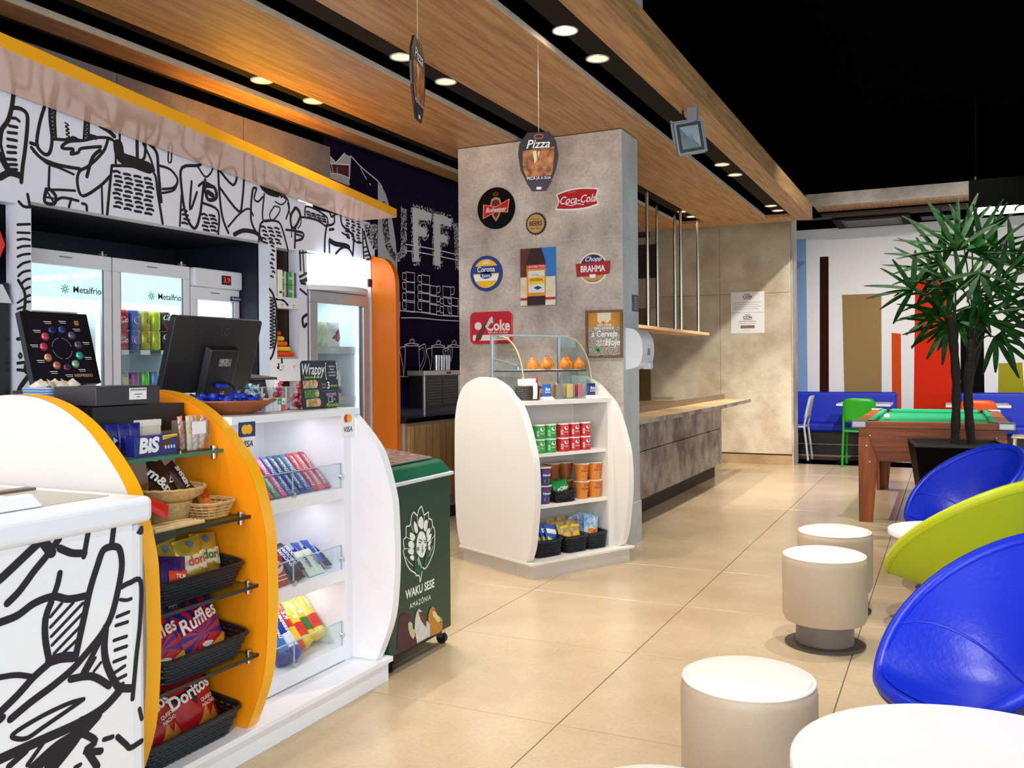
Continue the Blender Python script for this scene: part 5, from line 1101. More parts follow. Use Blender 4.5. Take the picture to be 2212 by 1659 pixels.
o = bag('purple_packet', 'purple packet with orange badge at the left of the nut basket', 'snack', 0.10, 0.13, 0.03, M('foil_purple', (60, 30, 110), 0.3, 0.2), None, [('TILM', 0.018, 0.01, 0, (250, 240, 240), dict(bold=0.02))], [([(-0.03, -0.02), (0.045, -0.014), (0.045, 0.022), (-0.03, 0.018)], (226, 70, 30))]); put(o, (-2.11, 2.035, 0.60), RZ, 0.3, 0.2)
# --- ruffled crisps basket
b = put(basket('wicker_basket', 'black wicker basket of striped crisp bags on the lowest glass shelf', 0.37, 0.26, 0.075, 0.11, WICK, 'black wicker baskets on the snack counter'), (-2.19, 2.125, 0.359), RZ)
def starburst(key, a, b_):
    m = bpy.data.materials.new(key); m.use_nodes = True; nt = m.node_tree; p = nt.nodes['Principled BSDF']; p.inputs['Roughness'].default_value = 0.28
    tc = nt.nodes.new('ShaderNodeTexCoord'); mp = nt.nodes.new('ShaderNodeMapping'); mp.inputs['Location'].default_value = (0, 0.08, 0); mp.inputs['Rotation'].default_value = (PI / 2, 0, 0)
    g = nt.nodes.new('ShaderNodeTexGradient'); g.gradient_type = 'RADIAL'; mu = nt.nodes.new('ShaderNodeMath'); mu.operation = 'MULTIPLY'; mu.inputs[1].default_value = 14
    fr = nt.nodes.new('ShaderNodeMath'); fr.operation = 'FRACT'; cr = nt.nodes.new('ShaderNodeValToRGB'); cr.color_ramp.interpolation = 'CONSTANT'; cr.color_ramp.elements[0].color = (*lin(a), 1); cr.color_ramp.elements[1].position = 0.5; cr.color_ramp.elements[1].color = (*lin(b_), 1)
    nt.links.new(tc.outputs['Object'], mp.inputs[0]); nt.links.new(mp.outputs[0], g.inputs[0]); nt.links.new(g.outputs['Fac'], mu.inputs[0]); nt.links.new(mu.outputs[0], fr.inputs[0]); nt.links.new(fr.outputs[0], cr.inputs[0]); nt.links.new(cr.outputs[0], p.inputs['Base Color']); return m
SB = [starburst('rays_blue', (20, 80, 170), (40, 150, 220)), starburst('rays_redblue', (30, 40, 140), (206, 30, 50)), starburst('rays_red', (60, 50, 160), (220, 40, 50))]
lips = [(smooth_pts([(-0.04, -0.05), (-0.02, -0.03), (0.0, -0.037), (0.03, -0.025), (0.055, -0.05), (0.03, -0.085), (-0.01, -0.09)], 4, True), (214, 26, 40)), (smooth_pts([(-0.02, -0.045), (0.0, -0.04), (0.03, -0.05), (0.0, -0.058)], 3, True), (250, 250, 250)), (smooth_pts([(-0.02, -0.068), (0.03, -0.055), (0.085, -0.04), (0.08, -0.065), (0.02, -0.082)], 4, True), (244, 186, 40))]
for k, (lab, mi, y, x, z, tl, rl) in enumerate((('blue rayed crisp bag standing at the back of the second basket', 0, 2.13, -2.25, 0.385, 0.15, 0.06), ('red and blue rayed crisp bag lying in front in the second basket', 1, 2.195, -2.14, 0.368, 0.40, -0.12), ('red crisp bag half hidden at the left of the second basket', 2, 2.01, -2.13, 0.366, 0.42, -0.05))):
    o = bag('crisp_bag', lab, 'snack', 0.225, 0.19, 0.055, SB[mi], 'ruffled crisp bags', [('Ruffles', 0.062, 0.0, 0.035, (200, 20, 40), dict(bold=0.06, shear=0.2, rot=0.12)), ('Ruffles', 0.062, 0.0, 0.036, (252, 252, 252), dict(bold=0.02, shear=0.2, rot=0.12)), ('churrasco', 0.02, 0.01, -0.085, (244, 190, 50), dict(bold=0.01, rot=0.1))], lips, None, 0.003)
    put(o, (x, y, z), RZ, tl, rl)
# --- tortilla chip basket on the deck
b = put(basket('wicker_basket', 'black wicker basket of red tortilla bags on the counter deck', 0.41, 0.28, 0.08, 0.12, WICK, 'black wicker baskets on the snack counter'), (-2.25, 2.122, 0.10), RZ)
RED = M('bag_red', (196, 18, 28), 0.25, bump=0.2, scale=16)
tri = [([(-0.02, -0.085), (0.06, -0.075), (0.045, -0.025)], (214, 140, 40)), ([(0.05, -0.085), (0.09, -0.08), (0.075, -0.04)], (206, 130, 36)), ([(-0.10, 0.02), (0.095, 0.035), (0.098, 0.06), (-0.098, 0.045)], (30, 10, 14)), ([(-0.02, 0.07), (0.02, 0.02), (0.012, -0.015)], (30, 10, 14))]
for k, (lab, y, x, z, tl, rl) in enumerate((('red tortilla chip bag standing upright at the right of the lowest basket', 2.205, -2.19, 0.118, 0.36, -0.12), ('red tortilla chip bag leaning forward at the left of the lowest basket', 2.04, -2.175, 0.118, 0.42, -0.2), ('red tortilla chip bag behind the others in the lowest basket', 2.09, -2.29, 0.118, 0.25, 0.1))):
    o = bag('tortilla_bag', lab, 'snack', 0.225, 0.20, 0.06, RED, 'red tortilla bags', [('Doritos', 0.056, 0.0, 0.035, (252, 252, 252), dict(bold=0.03, rot=0.08)), ('QUEIJO', 0.016, 0.05, -0.005, (250, 240, 230), dict(bold=0.02)), ('NACHO', 0.016, 0.05, -0.022, (250, 240, 230), dict(bold=0.02))], tri, None, 0.003)
    put(o, (x, y, z), RZ, tl, rl)
# --- second glass shelf: straw baskets and bars
o = thing('straw_basket', 'flat round straw basket with dark chocolate bars', 'basket', (-2.25, 2.145, 0.875), RZ); 
m = MB(); m.lathe([(0.0, 0.0), (0.07, 0.0), (0.105, 0.018), (0.115, 0.042), (0.112, 0.042), (0.10, 0.02), (0.066, 0.005), (0.0, 0.005)], 30, cap=False); m.build('bowl_wall', STRAW, o, smooth=True)
m = MB(); m.tube([(0.114 * math.cos(2 * PI * k / 40), 0.114 * math.sin(2 * PI * k / 40), 0.042 + 0.002 * (k % 2)) for k in range(40)], 0.005, 6, True); m.build('rim', STRAW, o, smooth=True)
m = MB(); m.lathe([(0.05, -0.064), (0.06, -0.064), (0.075, 0.0), (0.06, 0.004)], 24); m.build('foot', STRAW, o, smooth=True)
DK = M('wrap_brown', (58, 26, 20), 0.35)
for k, (lab, y, x, rl, wds) in enumerate((('brown candy pouch with white lettering tipped in the straw basket', 2.085, -2.23, 0.5, [('m&m', 0.05, 0, -0.01, (245, 245, 245), dict(bold=0.03, rot=-0.5))]), ('brown chocolate bar leaning behind the candy pouch', 2.125, -2.28, 0.25, []), ('dark chocolate bar lettered in white leaning left', 2.175, -2.25, -0.25, [('HER', 0.026, 0, 0, (240, 240, 240), dict(bold=0.03, rot=1.4))]), ('dark chocolate bar lettered in white leaning right', 2.225, -2.23, -0.45, [('HERSHE', 0.022, 0, 0, (240, 240, 240), dict(bold=0.03, rot=1.4))]))):
    o = bag('chocolate_bar', lab, 'chocolate', 0.075 if k == 0 else 0.045, 0.12, 0.016, DK, 'dark bars in the straw basket', wds, (), None, 0.001); put(o, (x, y, 0.893), RZ, 0.45, rl)
o = put(basket('straw_tray', 'open weave straw basket with golden caramel bars', 0.16, 0.13, 0.05, 0.055, STRAW, None, 0.7, 5, 0.05, 0.0028, 20), (-2.18, 2.25, 0.812), RZ)
for k, (lab, y, x, rl) in enumerate((('golden caramel bar at the front of the open weave basket', 2.215, -2.15, -0.9), ('golden caramel bar in the middle of the open weave basket', 2.235, -2.165, -0.8), ('golden caramel bar at the back of the open weave basket', 2.255, -2.18, -0.7))):
    o = bag('caramel_bar', lab, 'chocolate', 0.042, 0.16, 0.022, M('foil_caramel', (226, 160, 60), 0.3, 0.35), 'golden caramel bars', [('TWIX', 0.03, 0, 0.0, (210, 30, 30), dict(bold=0.03, rot=1.57))], (), M('foil_caramel', (226, 160, 60))); put(o, (x, y, 0.838), RZ, 1.0, -0.5 * rl)
o = bag('wafer_bar', 'long red and white wafer wrapper lying on the second glass shelf', 'chocolate', 0.05, 0.20, 0.022, M('wrap_red', (214, 40, 20), 0.3), None, [], [([(-0.024, -0.02), (0.024, 0.0), (0.024, 0.09), (-0.024, 0.09)], (250, 250, 246))]); put(o, (-2.13, 2.03, 0.862), RZ, 0.5, -1.0)
o = thing('bamboo_mat', 'rolled bamboo sticks mat on the second glass shelf', 'mat', (-2.14, 2.05, 0.811), RZ)
for k in range(5):
    m = MB(); m.tube([(-0.10, -0.04 + 0.017 * k, 0.008 + 0.004 * (k % 2)), (0.10, -0.035 + 0.017 * k, 0.008)], 0.0065, 7); m.build('bamboo_stick', M('bamboo', (232, 204, 150), 0.5, var=0.2, scale=40), o, smooth=True)
# --- top glass shelf
NB = M('wrap_navy', (34, 34, 130), 0.3, bump=0.15, scale=40)
for k in range(4):
    o = bag('blue_bar', 'glossy blue candy sachet, %s from the left behind the wafer box' % ('first', 'second', 'third', 'fourth')[k], 'candy', 0.045, 0.10, 0.018, NB, 'blue sachets on the top glass shelf', [], [(circ(0.012, 3, 0, 0), (230, 232, 246))], None, 0.003); put(o, (-2.31, 1.945 + 0.042 * k, 1.027), RZ, 0.05)
o = thing('wafer_box', 'blue wafer box with big white letters on the top glass shelf', 'box', (-2.235, 2.085, 1.0265), RZ)
m = MB(); m.box((-0.085, 0, 0), (0.085, 0.04, 0.062)); m.build('carton', M('bis_blue', (28, 42, 130), 0.35), o, bevel=0.002)
text(o, 'BiS', 0.062, FRONT(-0.03, -0.001, 0.031), PAPER, bold=0.05, shear=0.1); decal(o, 'wafer_print', M('wafer_brown', (90, 50, 30), 0.5), FRONT(0.035, 0, 0.03), [[(-0.02, -0.02), (0.015, 0.0), (0.02, 0.028), (-0.012, 0.01)]]); decal(o, 'yellow_flash', M('flash_yellow', (250, 214, 40), 0.5), FRONT(0.045, 0, 0.05), [[(-0.02, -0.004), (0.04, 0.004), (0.04, 0.012), (-0.02, 0.01)]], 0.0014); text(o, 'CHOCOLATE', 0.009, FRONT(0.055, -0.002, 0.053), INK, bold=0.01); text(o, 'B B B B', 0.014, FRONT(0.055, -0.001, 0.022), PAPER, bold=0.03)
o = thing('white_carton', 'plain cream carton behind the wafer box', 'box', (-2.33, 2.15, 1.0265), RZ); m = MB(); m.box((-0.045, 0, 0), (0.045, 0.035, 0.105)); m.build('carton', M('cream_card', (240, 226, 206), 0.6), o, bevel=0.002)
m = MB(); m.box((-0.045, -0.001, 0.085), (0.045, 0.0, 0.105)); m.build('carton_flap', M('cream_card2', (250, 244, 236), 0.6), o)
CLR = GLASS('clear_cup', (246, 248, 248), 0.12)
o = thing('candy_cup', 'square clear cup of striped candy sticks on the top glass shelf', 'cup', (-2.26, 2.255, 1.0265), RZ)
m = MB(); m.box((-0.05, -0.035, 0), (0.05, -0.033, 0.10)); m.box((-0.05, 0.033, 0), (0.05, 0.035, 0.10)); m.box((-0.05, -0.033, 0), (-0.048, 0.033, 0.10)); m.box((0.048, -0.033, 0), (0.05, 0.033, 0.10)); m.box((-0.048, -0.033, 0), (0.048, 0.033, 0.003)); m.build('cup_wall', CLR, o)
m = MB(); m.box((-0.03, -0.0365, 0.055), (0.03, -0.0355, 0.095)); m.build('price_card', PAPER, o)
for k, c in enumerate(((214, 40, 30), (240, 200, 60), (250, 246, 240), (206, 50, 60), (230, 190, 70), (180, 40, 40))):
    s = bag('candy_stick', 'candy stick with %s wrapper in the clear cup, place %d' % (('red', 'yellow', 'white', 'crimson', 'golden', 'dark red')[k], k + 1), 'candy', 0.022, 0.11, 0.014, M('stick%d' % k, c, 0.35, rgb2=(250, 240, 230), scale=90), 'candy sticks', [], (), None, 0.001); s['label'] = 'candy stick in %s wrapper standing in the clear cup' % ('red', 'yellow', 'white', 'crimson', 'golden', 'dark red')[k]; put(s, (-2.26 + 0.012 * (k % 2), 2.222 + 0.0135 * k, 1.031), RZ, 0.05, 0.1 * (k % 3 - 1))
# --- gum display, two steps
GC = [((40, 40, 110), 'indigo'), ((30, 60, 170), 'blue'), ((200, 40, 60), 'red'), ((30, 140, 90), 'green'), ((210, 50, 140), 'pink'), ((60, 90, 150), 'slate blue'), ((40, 70, 130), 'navy'), ((52, 84, 120), 'steel blue'), ((90, 120, 170), 'pale blue'), ((200, 60, 70), 'crimson'), ((220, 110, 120), 'rose'), ((190, 70, 90), 'raspberry')]
for r in range(2):
    for k, (c, nm) in enumerate(GC):
        o = thing('gum_pack', '%s chewing gum pack, %s row of the gum display' % (nm, ('front', 'back')[r]), 'gum', (0, 0, 0), 0, 'chewing gum packs')
        m = MB(); m.box((-0.0165, 0, 0), (0.0165, 0.014, 0.115)); m.build('wrapper', M('gum%d' % k, c, 0.3), o, bevel=0.003); text(o, 'Trident', 0.026, frame((0, -0.0008, 0.057), (0, 0, 1), (-1, 0, 0)), PAPER, bold=0.02, shear=0.2)
        put(o, (-2.262 - 0.08 * r, 2.575 + 0.0385 * k + 0.015 * r, 0.812 + 0.06 * r), RZ, 0.85, 0.12)
m = MB(); m.hexa([(-2.42, 2.44, 0.805), (-2.275, 2.44, 0.805), (-2.275, 3.03, 0.805), (-2.42, 3.03, 0.805), (-2.46, 2.44, 0.86), (-2.41, 2.44, 0.86), (-2.41, 3.03, 0.86), (-2.46, 3.03, 0.86)]); cb(m, 'gum_step', LAM)
# --- chocolate bars on the middle shelf
bars = [('wafer_finger', 'red wafer bar box with round logo at the left', (0.075, 0.10, 0.03), (196, 24, 34), 'KitKat', (-2.25, 2.63, 0.474), 0.35)] 
o = thing('wafer_finger_box', 'red wafer finger packs stacked at the left of the middle shelf', 'chocolate', (-2.262, 2.70, 0.473), RZ); m = MB(); m.hexa([(-0.05, 0, 0), (0.05, 0, 0), (0.05, 0.06, 0), (-0.05, 0.06, 0), (-0.05, 0.04, 0.11), (0.05, 0.04, 0.11), (0.05, 0.085, 0.11), (-0.05, 0.085, 0.11)]); m.build('pack_stack', M('kit_red', (192, 22, 36), 0.35), o, bevel=0.003)
fr = frame((0, 0.025, 0.07), (1, 0, 0), (0, 0.34, 0.94)); decal(o, 'oval_print', PAPER, fr, [circ(0.042, 24, 0, 0, 0.026)], 0.001); text(o, 'KitKat', 0.028, fr @ Matrix.Translation((0, 0, 0.002)) @ Matrix.Rotation(0.3, 4, 'Z'), M('kit_red2', (206, 20, 36), 0.4), bold=0.03)
for k in range(2): strokes(o, 'white_line', PAPER, fr, [([(-0.045, -0.035 - 0.015 * k), (0.045, -0.035 - 0.015 * k)], 0.003)], 0.002)
for k in range(6):
    o = bag('nougat_bar', 'brown and blue nougat bar, %s in the middle shelf pile' % ('lowest', 'second', 'third', 'fourth', 'fifth', 'topmost')[k], 'chocolate', 0.036, 0.15, 0.022, M('wrap_cocoa', (62, 34, 30), 0.3), 'nougat bars', [('SNICKERS', 0.024, 0, 0, (240, 240, 250), dict(bold=0.03, rot=1.57, sx=0.85))], [([(-0.017, -0.06), (0.017, -0.06), (0.017, 0.06), (-0.017, 0.06)], (40, 56, 130))]); put(o, (-2.255 - 0.012 * (k % 3), 2.785 + 0.036 * (k % 3) - 0.01, 0.476 + 0.03 * (k // 3)), RZ, 0.9, 0.0)
for k in range(2):
    o = bag('white_chocolate', 'cream wrapped white chocolate bar, %s of the pair' % ('left', 'right')[k], 'chocolate', 0.05, 0.12, 0.014, M('galak_cream', (232, 236, 214), 0.4), 'white chocolate bars', [('galak', 0.03, 0, 0, (30, 60, 140), dict(bold=0.02, rot=1.57))]); put(o, (-2.262, 2.895 + 0.05 * k, 0.475), RZ, 0.75)
for k in range(5):
    c = ((30, 60, 170), (40, 80, 190), (24, 40, 110), (50, 90, 200), (20, 30, 70))[k]
    o = bag('blue_chocolate', '%s wrapped chocolate bar at the right of the middle shelf' % ('royal blue', 'bright blue', 'deep navy', 'sky blue', 'black blue')[k], 'chocolate', 0.042, 0.13, 0.016, M('bluechoc%d' % k, c, 0.3), 'blue chocolate bars', [('Prestigio', 0.02, 0, 0, (240, 240, 250), dict(bold=0.02, rot=1.57))]); put(o, (-2.29 - 0.02 * (k % 2), 2.915 + 0.03 * k, 0.485 + 0.02 * (k % 2)), RZ, 0.95, 0.15)
# --- biscuit packs at the bottom
def roll_pack(label, c1, c2, s, y, x, z, tl, rl, group):
    o = thing('biscuit_pack', label, 'biscuits', (0, 0, 0), 0, group); m = MB(); m.lathe([(0, 0), (0.024, 0.004), (0.035, 0.012), (0.036, 0.235), (0.024, 0.247), (0, 0.25)], 18); m.build('wrapper', M('pk%s' % (c1,), c1, 0.3), o, smooth=True)
    cf = lambda a, b: Vector((0.0368 * math.sin(a / 0.0368), -0.0368 * math.cos(a / 0.0368), 0.125 + b))
    m = MB(); m.grid(8, 4, lambda u, v: cf((u - 0.5) * 0.07, -0.085 + 0.06 * v)); m.build('band_print', M('pkb%s' % (c2,), c2, 0.4), o, smooth=True)
    text(o, s, 0.034, None, PAPER, bold=0.03, conform=lambda a, b: cf(b * 1.0, a * -1.0 + 0.02) * 1.01 if False else cf(-b, a + 0.03) + Vector((0, -0.001, 0))); return put(o, (x - 0.025, y, z), RZ, tl, rl)
for k, (lab, c1, c2, s, y, x) in enumerate((('dark blue biscuit roll nearest the orange panel', (24, 50, 150), (40, 120, 200), 'negresco', 2.735, -2.24), ('royal blue biscuit roll lettered in white', (30, 60, 180), (230, 236, 250), 'Passatempo', 2.79, -2.245), ('red and yellow biscuit roll', (210, 40, 30), (250, 200, 30), 'KS', 2.845, -2.27), ('yellow biscuit roll with red badge', (246, 200, 30), (214, 40, 30), 'Bono', 2.90, -2.28), ('yellow and green biscuit roll tallest of the row', (244, 196, 24), (60, 120, 40), 'Bono', 2.955, -2.30), ('pale yellow biscuit roll at the right end', (238, 210, 90), (214, 60, 50), 'nest', 3.005, -2.29))):
    roll_pack(lab, c1, c2, s, y, x, 0.172 + 0.004 * k, 0.78, 0.12, 'biscuit rolls on the bottom shelf')
# ------------------------------------------------------------------ things on the counter
t = thing('cash_drawer', 'black till drawer with small white card beside the yellow panel', 'cash drawer', (-2.35, 2.085, 1.1055), RZ)
m = MB(); m.box((-0.135, 0.005, 0), (0.235, 0.20, 0.074)); m.build('drawer_base', M('till_dark', (22, 16, 18), 0.45), t)
m = MB(); m.box((-0.125, 0, 0.077), (0.125, 0.19, 0.137)); m.build('drawer_front', M('till_grey', (52, 48, 54), 0.45), t, bevel=0.003)
m = MB(); m.box((0.0, -0.0015, 0.093), (0.068, 0.0, 0.13)); c = m.build('ticket', PAPER, t); strokes(c, 'ticket_print', INK, FRONT(0.034, -0.0015, 0.11), [([(-0.03 + 0.007 * k, 0.012), (-0.026 + 0.007 * k, 0.017)], 0.0025) for k in range(9)] + [([(-0.015, 0), (0.015, 0)], 0.002), ([(-0.006, -0.009), (0.006, -0.009)], 0.002)])
t = thing('capsule_menu', 'black coffee capsule display board with ring of coloured pods', 'display board', (-2.80, 2.222, 1.1055), RZ)
TL = frame((0, 0.0, 0.142), (1, 0, 0), (0, 0.28, 0.96)) @ Matrix.Scale(1.08, 4)
m = MB(); m.prism(rrect(0.25, 0.245, 0.004), 2, -0.022, 0); m.tf(TL @ Matrix.Translation((0, 0.12, 0))); m.build('board', M('board_black', (12, 11, 16), 0.35), t)
m = MB(); m.prism(rrect(0.21, 0.205, 0.002), 2, 0, 0.001); m.tf(TL @ Matrix.Translation((0.003, 0.12, 0))); m.build('board_print', M('board_plum', (26, 18, 30), 0.3), t)
B = TL @ Matrix.Translation((0.0, 0.118, 0.0015))
pods = [(40, 50, 100), (60, 70, 140), (110, 100, 130), (90, 90, 110), (70, 180, 160), (140, 200, 150), (90, 50, 80), (200, 130, 100), (220, 140, 110), (200, 70, 90), (206, 80, 100)]
for k, c in enumerate(pods):
    a = PI / 2 + 0.35 - 2 * PI * k / 11; x, y = 0.066 * math.cos(a), 0.066 * math.sin(a)
    m = MB(); m.lathe([(0.0, 0.006), (0.006, 0.007), (0.013, 0.003), (0.014, 0)], 14, cap=False); m.tf(B @ Matrix.Translation((x, y, 0))); m.build('pod', M('pod%d' % k, c, 0.3, 0.5), t, smooth=True)
    strokes(t, 'pod_name', PAPER, B, [([(x * 1.5 - 0.014, y * 1.42 + 0.003), (x * 1.5 + 0.012, y * 1.42 + 0.003)], 0.002), ([(x * 1.5 - 0.010, y * 1.42 - 0.003), (x * 1.5 + 0.012, y * 1.42 - 0.003)], 0.0015)])
strokes(t, 'ring_print', M('ring_grey', (120, 110, 130), 0.5), B, [([(0.036 * math.cos(a0 + d), 0.036 * math.sin(a0 + d)) for d in [0.1 * q for q in range(13)]], 0.0025) for a0 in (0.2, 1.75, 3.3, 4.85)])
text(t, 'NESPRESSO', 0.014, B @ Matrix.Translation((0.062, -0.093, 0)), M('gold_ink', (206, 180, 130), 0.4), bold=0.01)
m = MB(); m.box((0.068, 0.083, 0), (0.083, 0.098, 0.001)); m.tf(B); m.build('gold_badge', M('badge_gold', (190, 150, 70), 0.4), t); text(t, 'N', 0.012, B @ Matrix.Translation((0.0755, 0.0905, 0.0015)), INK)
m = MB(); m.box((-0.15, 0.02, 0), (0.10, 0.09, 0.12)); m.build('board_stand', BLACK, t)
t = thing('napkin_tray', 'pale blue woven tray of sachets in front of the capsule board', 'tray', (-2.64, 2.06, 1.1055), RZ)
BLW = M('wicker_blue', (130, 160, 200), 0.45); m = MB(); m.box((-0.09, -0.05, 0), (0.09, 0.07, 0.074)); m.build('tray_base', M('tray_base_slate', (40, 46, 60), 0.6), t)  # dark slate block under the woven rows
for k in range(7):
    z = 0.078 + 0.0085 * k; m = MB(); m.tube([(x * (1 + 0.012 * k), y * (1 + 0.012 * k), z + 0.001 * (i % 2)) for i, (x, y) in enumerate(rrect(0.17, 0.12, 0.015, 6))], 0.0048, 6, True); m.build('woven_row', BLW, t, smooth=True)
for k in range(7):
    m, fn = bag_mesh(0.05, 0.035, 0.012, 4); m.tf(Matrix.Translation((-0.06 + 0.02 * k, 0.0 + 0.01 * (k % 2), 0.128)) @ Matrix.Rotation(0.5 * (k % 3 - 1), 4, 'Y') @ Matrix.Rotation(-0.8, 4, 'X')); m.build('sachet', M('sachet_cream', (226, 216, 200), 0.5, var=0.4, scale=60), t, smooth=True)
# monitor seen from behind
t = thing('till_monitor', 'black computer monitor seen from behind on the counter', 'monitor', (-2.62, 2.72, 1.1285), RZ)
MF = frame((0, 0.02, 0.072), (1, 0, 0), (0, -0.27, 0.96))
MBK = M('monitor_black', (28, 28, 32), 0.35)
m = MB(); m.prism(rrect(0.47, 0.30, 0.012), 2, -0.03, 0); m.tf(MF @ Matrix.Translation((0, 0.15, 0))); m.build('panel', MBK, t, bevel=0.004)
m = MB(); m.hexa([(-0.06, 0.0, 0), (0.11, 0.0, 0), (0.11, 0.19, 0), (-0.06, 0.19, 0), (-0.05, 0.0, 0.03), (0.10, 0.0, 0.03), (0.10, 0.18, 0.03), (-0.05, 0.18, 0.03)]); m.tf(MF); m.build('rear_housing', MBK, t, bevel=0.004)
text(t, 'LG', 0.042, MF @ Matrix.Translation((0.03, 0.245, 0.001)), M('logo_dim', (62, 62, 66), 0.3), bold=0.02)
m = MB(); m.box((0.0, 0.115, 0.0305), (0.065, 0.145, 0.0312)); m.tf(MF); m.build('rating_label', M('label_grey', (190, 190, 196), 0.6, rgb2=(60, 60, 60), scale=160), t)
m = MB(); m.box((0.005, 0.03, 0.03), (0.06, 0.046, 0.05)); m.tf(MF); m.build('vga_plug', M('plug_blue', (40, 70, 200), 0.4), t, bevel=0.003)
text(t, 'LG', 0.018, MF @ Matrix.Translation((0.05, 0.005, 0.031)), PAPER, bold=0.02)
m = MB(); m.tube(smooth_pts([(0.06, -0.02, 0.11), (0.075, -0.05, 0.09), (0.06, -0.05, 0.04), (0.03, -0.02, 0.012), (0.0, 0.08, 0.006)], 6), 0.004, 7); m.build('cable', BLACK, t, smooth=True)
m = MB(); m.box((-0.03, 0.005, 0.02), (0.045, 0.05, 0.13)); m.build('stand_neck', BLACK, t); m = MB(); m.lathe([(0, 0), (0.11, 0), (0.105, 0.014), (0.03, 0.022), (0, 0.022)], 28, (0, 0.04, 0)); m.build('stand_foot', BLACK, t, smooth=True)
# terracotta bowl with blue sweets
t = thing('terracotta_bowl', 'wide terracotta bowl heaped with blue wrapped sweets', 'bowl', (-2.385, 2.575, 1.1285), 0)
TER = M('terracotta', (180, 104, 52), 0.4, var=0.25, scale=30)
m = MB(); m.lathe([(0.0, 0.0), (0.075, 0.0), (0.11, 0.014), (0.145, 0.036), (0.168, 0.047), (0.166, 0.052), (0.14, 0.042), (0.10, 0.02), (0, 0.012)], 40, cap=False); m.build('bowl_wall', TER, t, smooth=True)
SWB = M('sweet_blue', (24, 60, 200), 0.25, 0.2, bump=0.3, scale=60)
rg = random.Random(3)
for k in range(26):
    a = rg.uniform(0, 2 * PI); r = 0.12 * math.sqrt(rg.random()); x, y = r * math.cos(a), r * math.sin(a); z = 1.1285 + 0.018 + 0.18 * r * (r / 0.12) + (0.022 if r < 0.07 and k > 12 else 0.0)
    s = thing('blue_sweet', 'blue foil wrapped sweet in the terracotta bowl', 'sweet', (-2.385 + x, 2.575 + y, z + 0.012), rg.uniform(0, PI), 'blue sweets in the terracotta bowl')
    if k == 0:
        m = MB(); m.lathe([(0, -0.016), (0.012, -0.012), (0.02, 0), (0.012, 0.012), (0, 0.016)], 8); m.tf(Matrix.Rotation(PI / 2, 4, 'Y')); 
        for q in (-1, 1): m.add([(q * 0.012, 0, 0.004), (q * 0.04, -0.014, 0.014), (q * 0.042, 0.0, 0.008), (q * 0.04, 0.014, -0.006)], [(0, 1, 2), (0, 2, 3)])
        sw = m.build('foil_wrap', SWB, s)
    else: c = sw.copy(); COL.objects.link(c); c.parent = s
    s.rotation_euler = (rg.uniform(-0.6, 0.6), rg.uniform(-0.6, 0.6), rg.uniform(0, 6.2))
# clear tubs of sweets
def tub(label, x, y, w, d, h, cols, n, z0=1.1285):
    t = thing('sweet_tub', label, 'tub', (x, y, z0), RZ)
    m = MB(); e = 0.002; m.box((-w / 2, -d / 2, 0), (w / 2, -d / 2 + e, h)); m.box((-w / 2, d / 2 - e, 0), (w / 2, d / 2, h)); m.box((-w / 2, -d / 2 + e, 0), (-w / 2 + e, d / 2 - e, h)); m.box((w / 2 - e, -d / 2 + e, 0), (w / 2, d / 2 - e, h)); m.box((-w / 2 + e, -d / 2 + e, 0), (w / 2 - e, d / 2 - e, 0.003)); m.build('tub_wall', CLR, t)
    m = MB(); m.box((-w / 2 - 0.001, -d / 2 - 0.001, h), (w / 2 + 0.001, -d / 2 + 0.002, h + 0.002)); m.box((0.1 * w, -d / 2 - 0.0015, 0), (0.2 * w, -d / 2 - 0.0005, h)); m.build('tub_rim', M('acrylic_rim', (232, 236, 240), 0.2), t)
    rg = random.Random(n + int(y * 100)); ms = [M('sweet%s' % (c,), c, 0.3) for c in cols]
    for k in range(n):
        m = MB(); cx, cy = rg.uniform(-w / 2 + 0.014, w / 2 - 0.014), rg.uniform(-d / 2 + 0.013, d / 2 - 0.012); cz = 0.012 + (h - 0.005) * (k + 0.5) / n
        m.lathe([(0, -0.012), (0.009, -0.008), (0.012, 0), (0.009, 0.008), (0, 0.012)], 7); m.add([(-0.004, 0, 0.01), (-0.012, 0.003, 0.024), (0.012, -0.003, 0.024), (0.004, 0, 0.01)], [(0, 1, 2, 3)])
        m.tf(Matrix.Translation((cx, cy, cz)) @ Matrix.Rotation(rg.uniform(0, 3), 4, 'X') @ Matrix.Rotation(rg.uniform(0, 3), 4, 'Z')); m.build('sweet', ms[k % len(ms)], t)
    return t
tub('clear tub of teal mint sweets behind the bowl', -2.48, 2.80, 0.10, 0.07, 0.09, [(40, 140, 170), (240, 240, 246)], 26)
tub('clear tub of pink and white wrapped sweets', -2.40, 2.858, 0.07, 0.06, 0.09, [(220, 70, 120), (245, 230, 240), (230, 170, 60)], 26)
tub('clear tub of red wrapped sweets beside the wrap sign', -2.36, 2.935, 0.085, 0.06, 0.09, [(210, 30, 60), (240, 90, 60), (245, 235, 240)], 30)
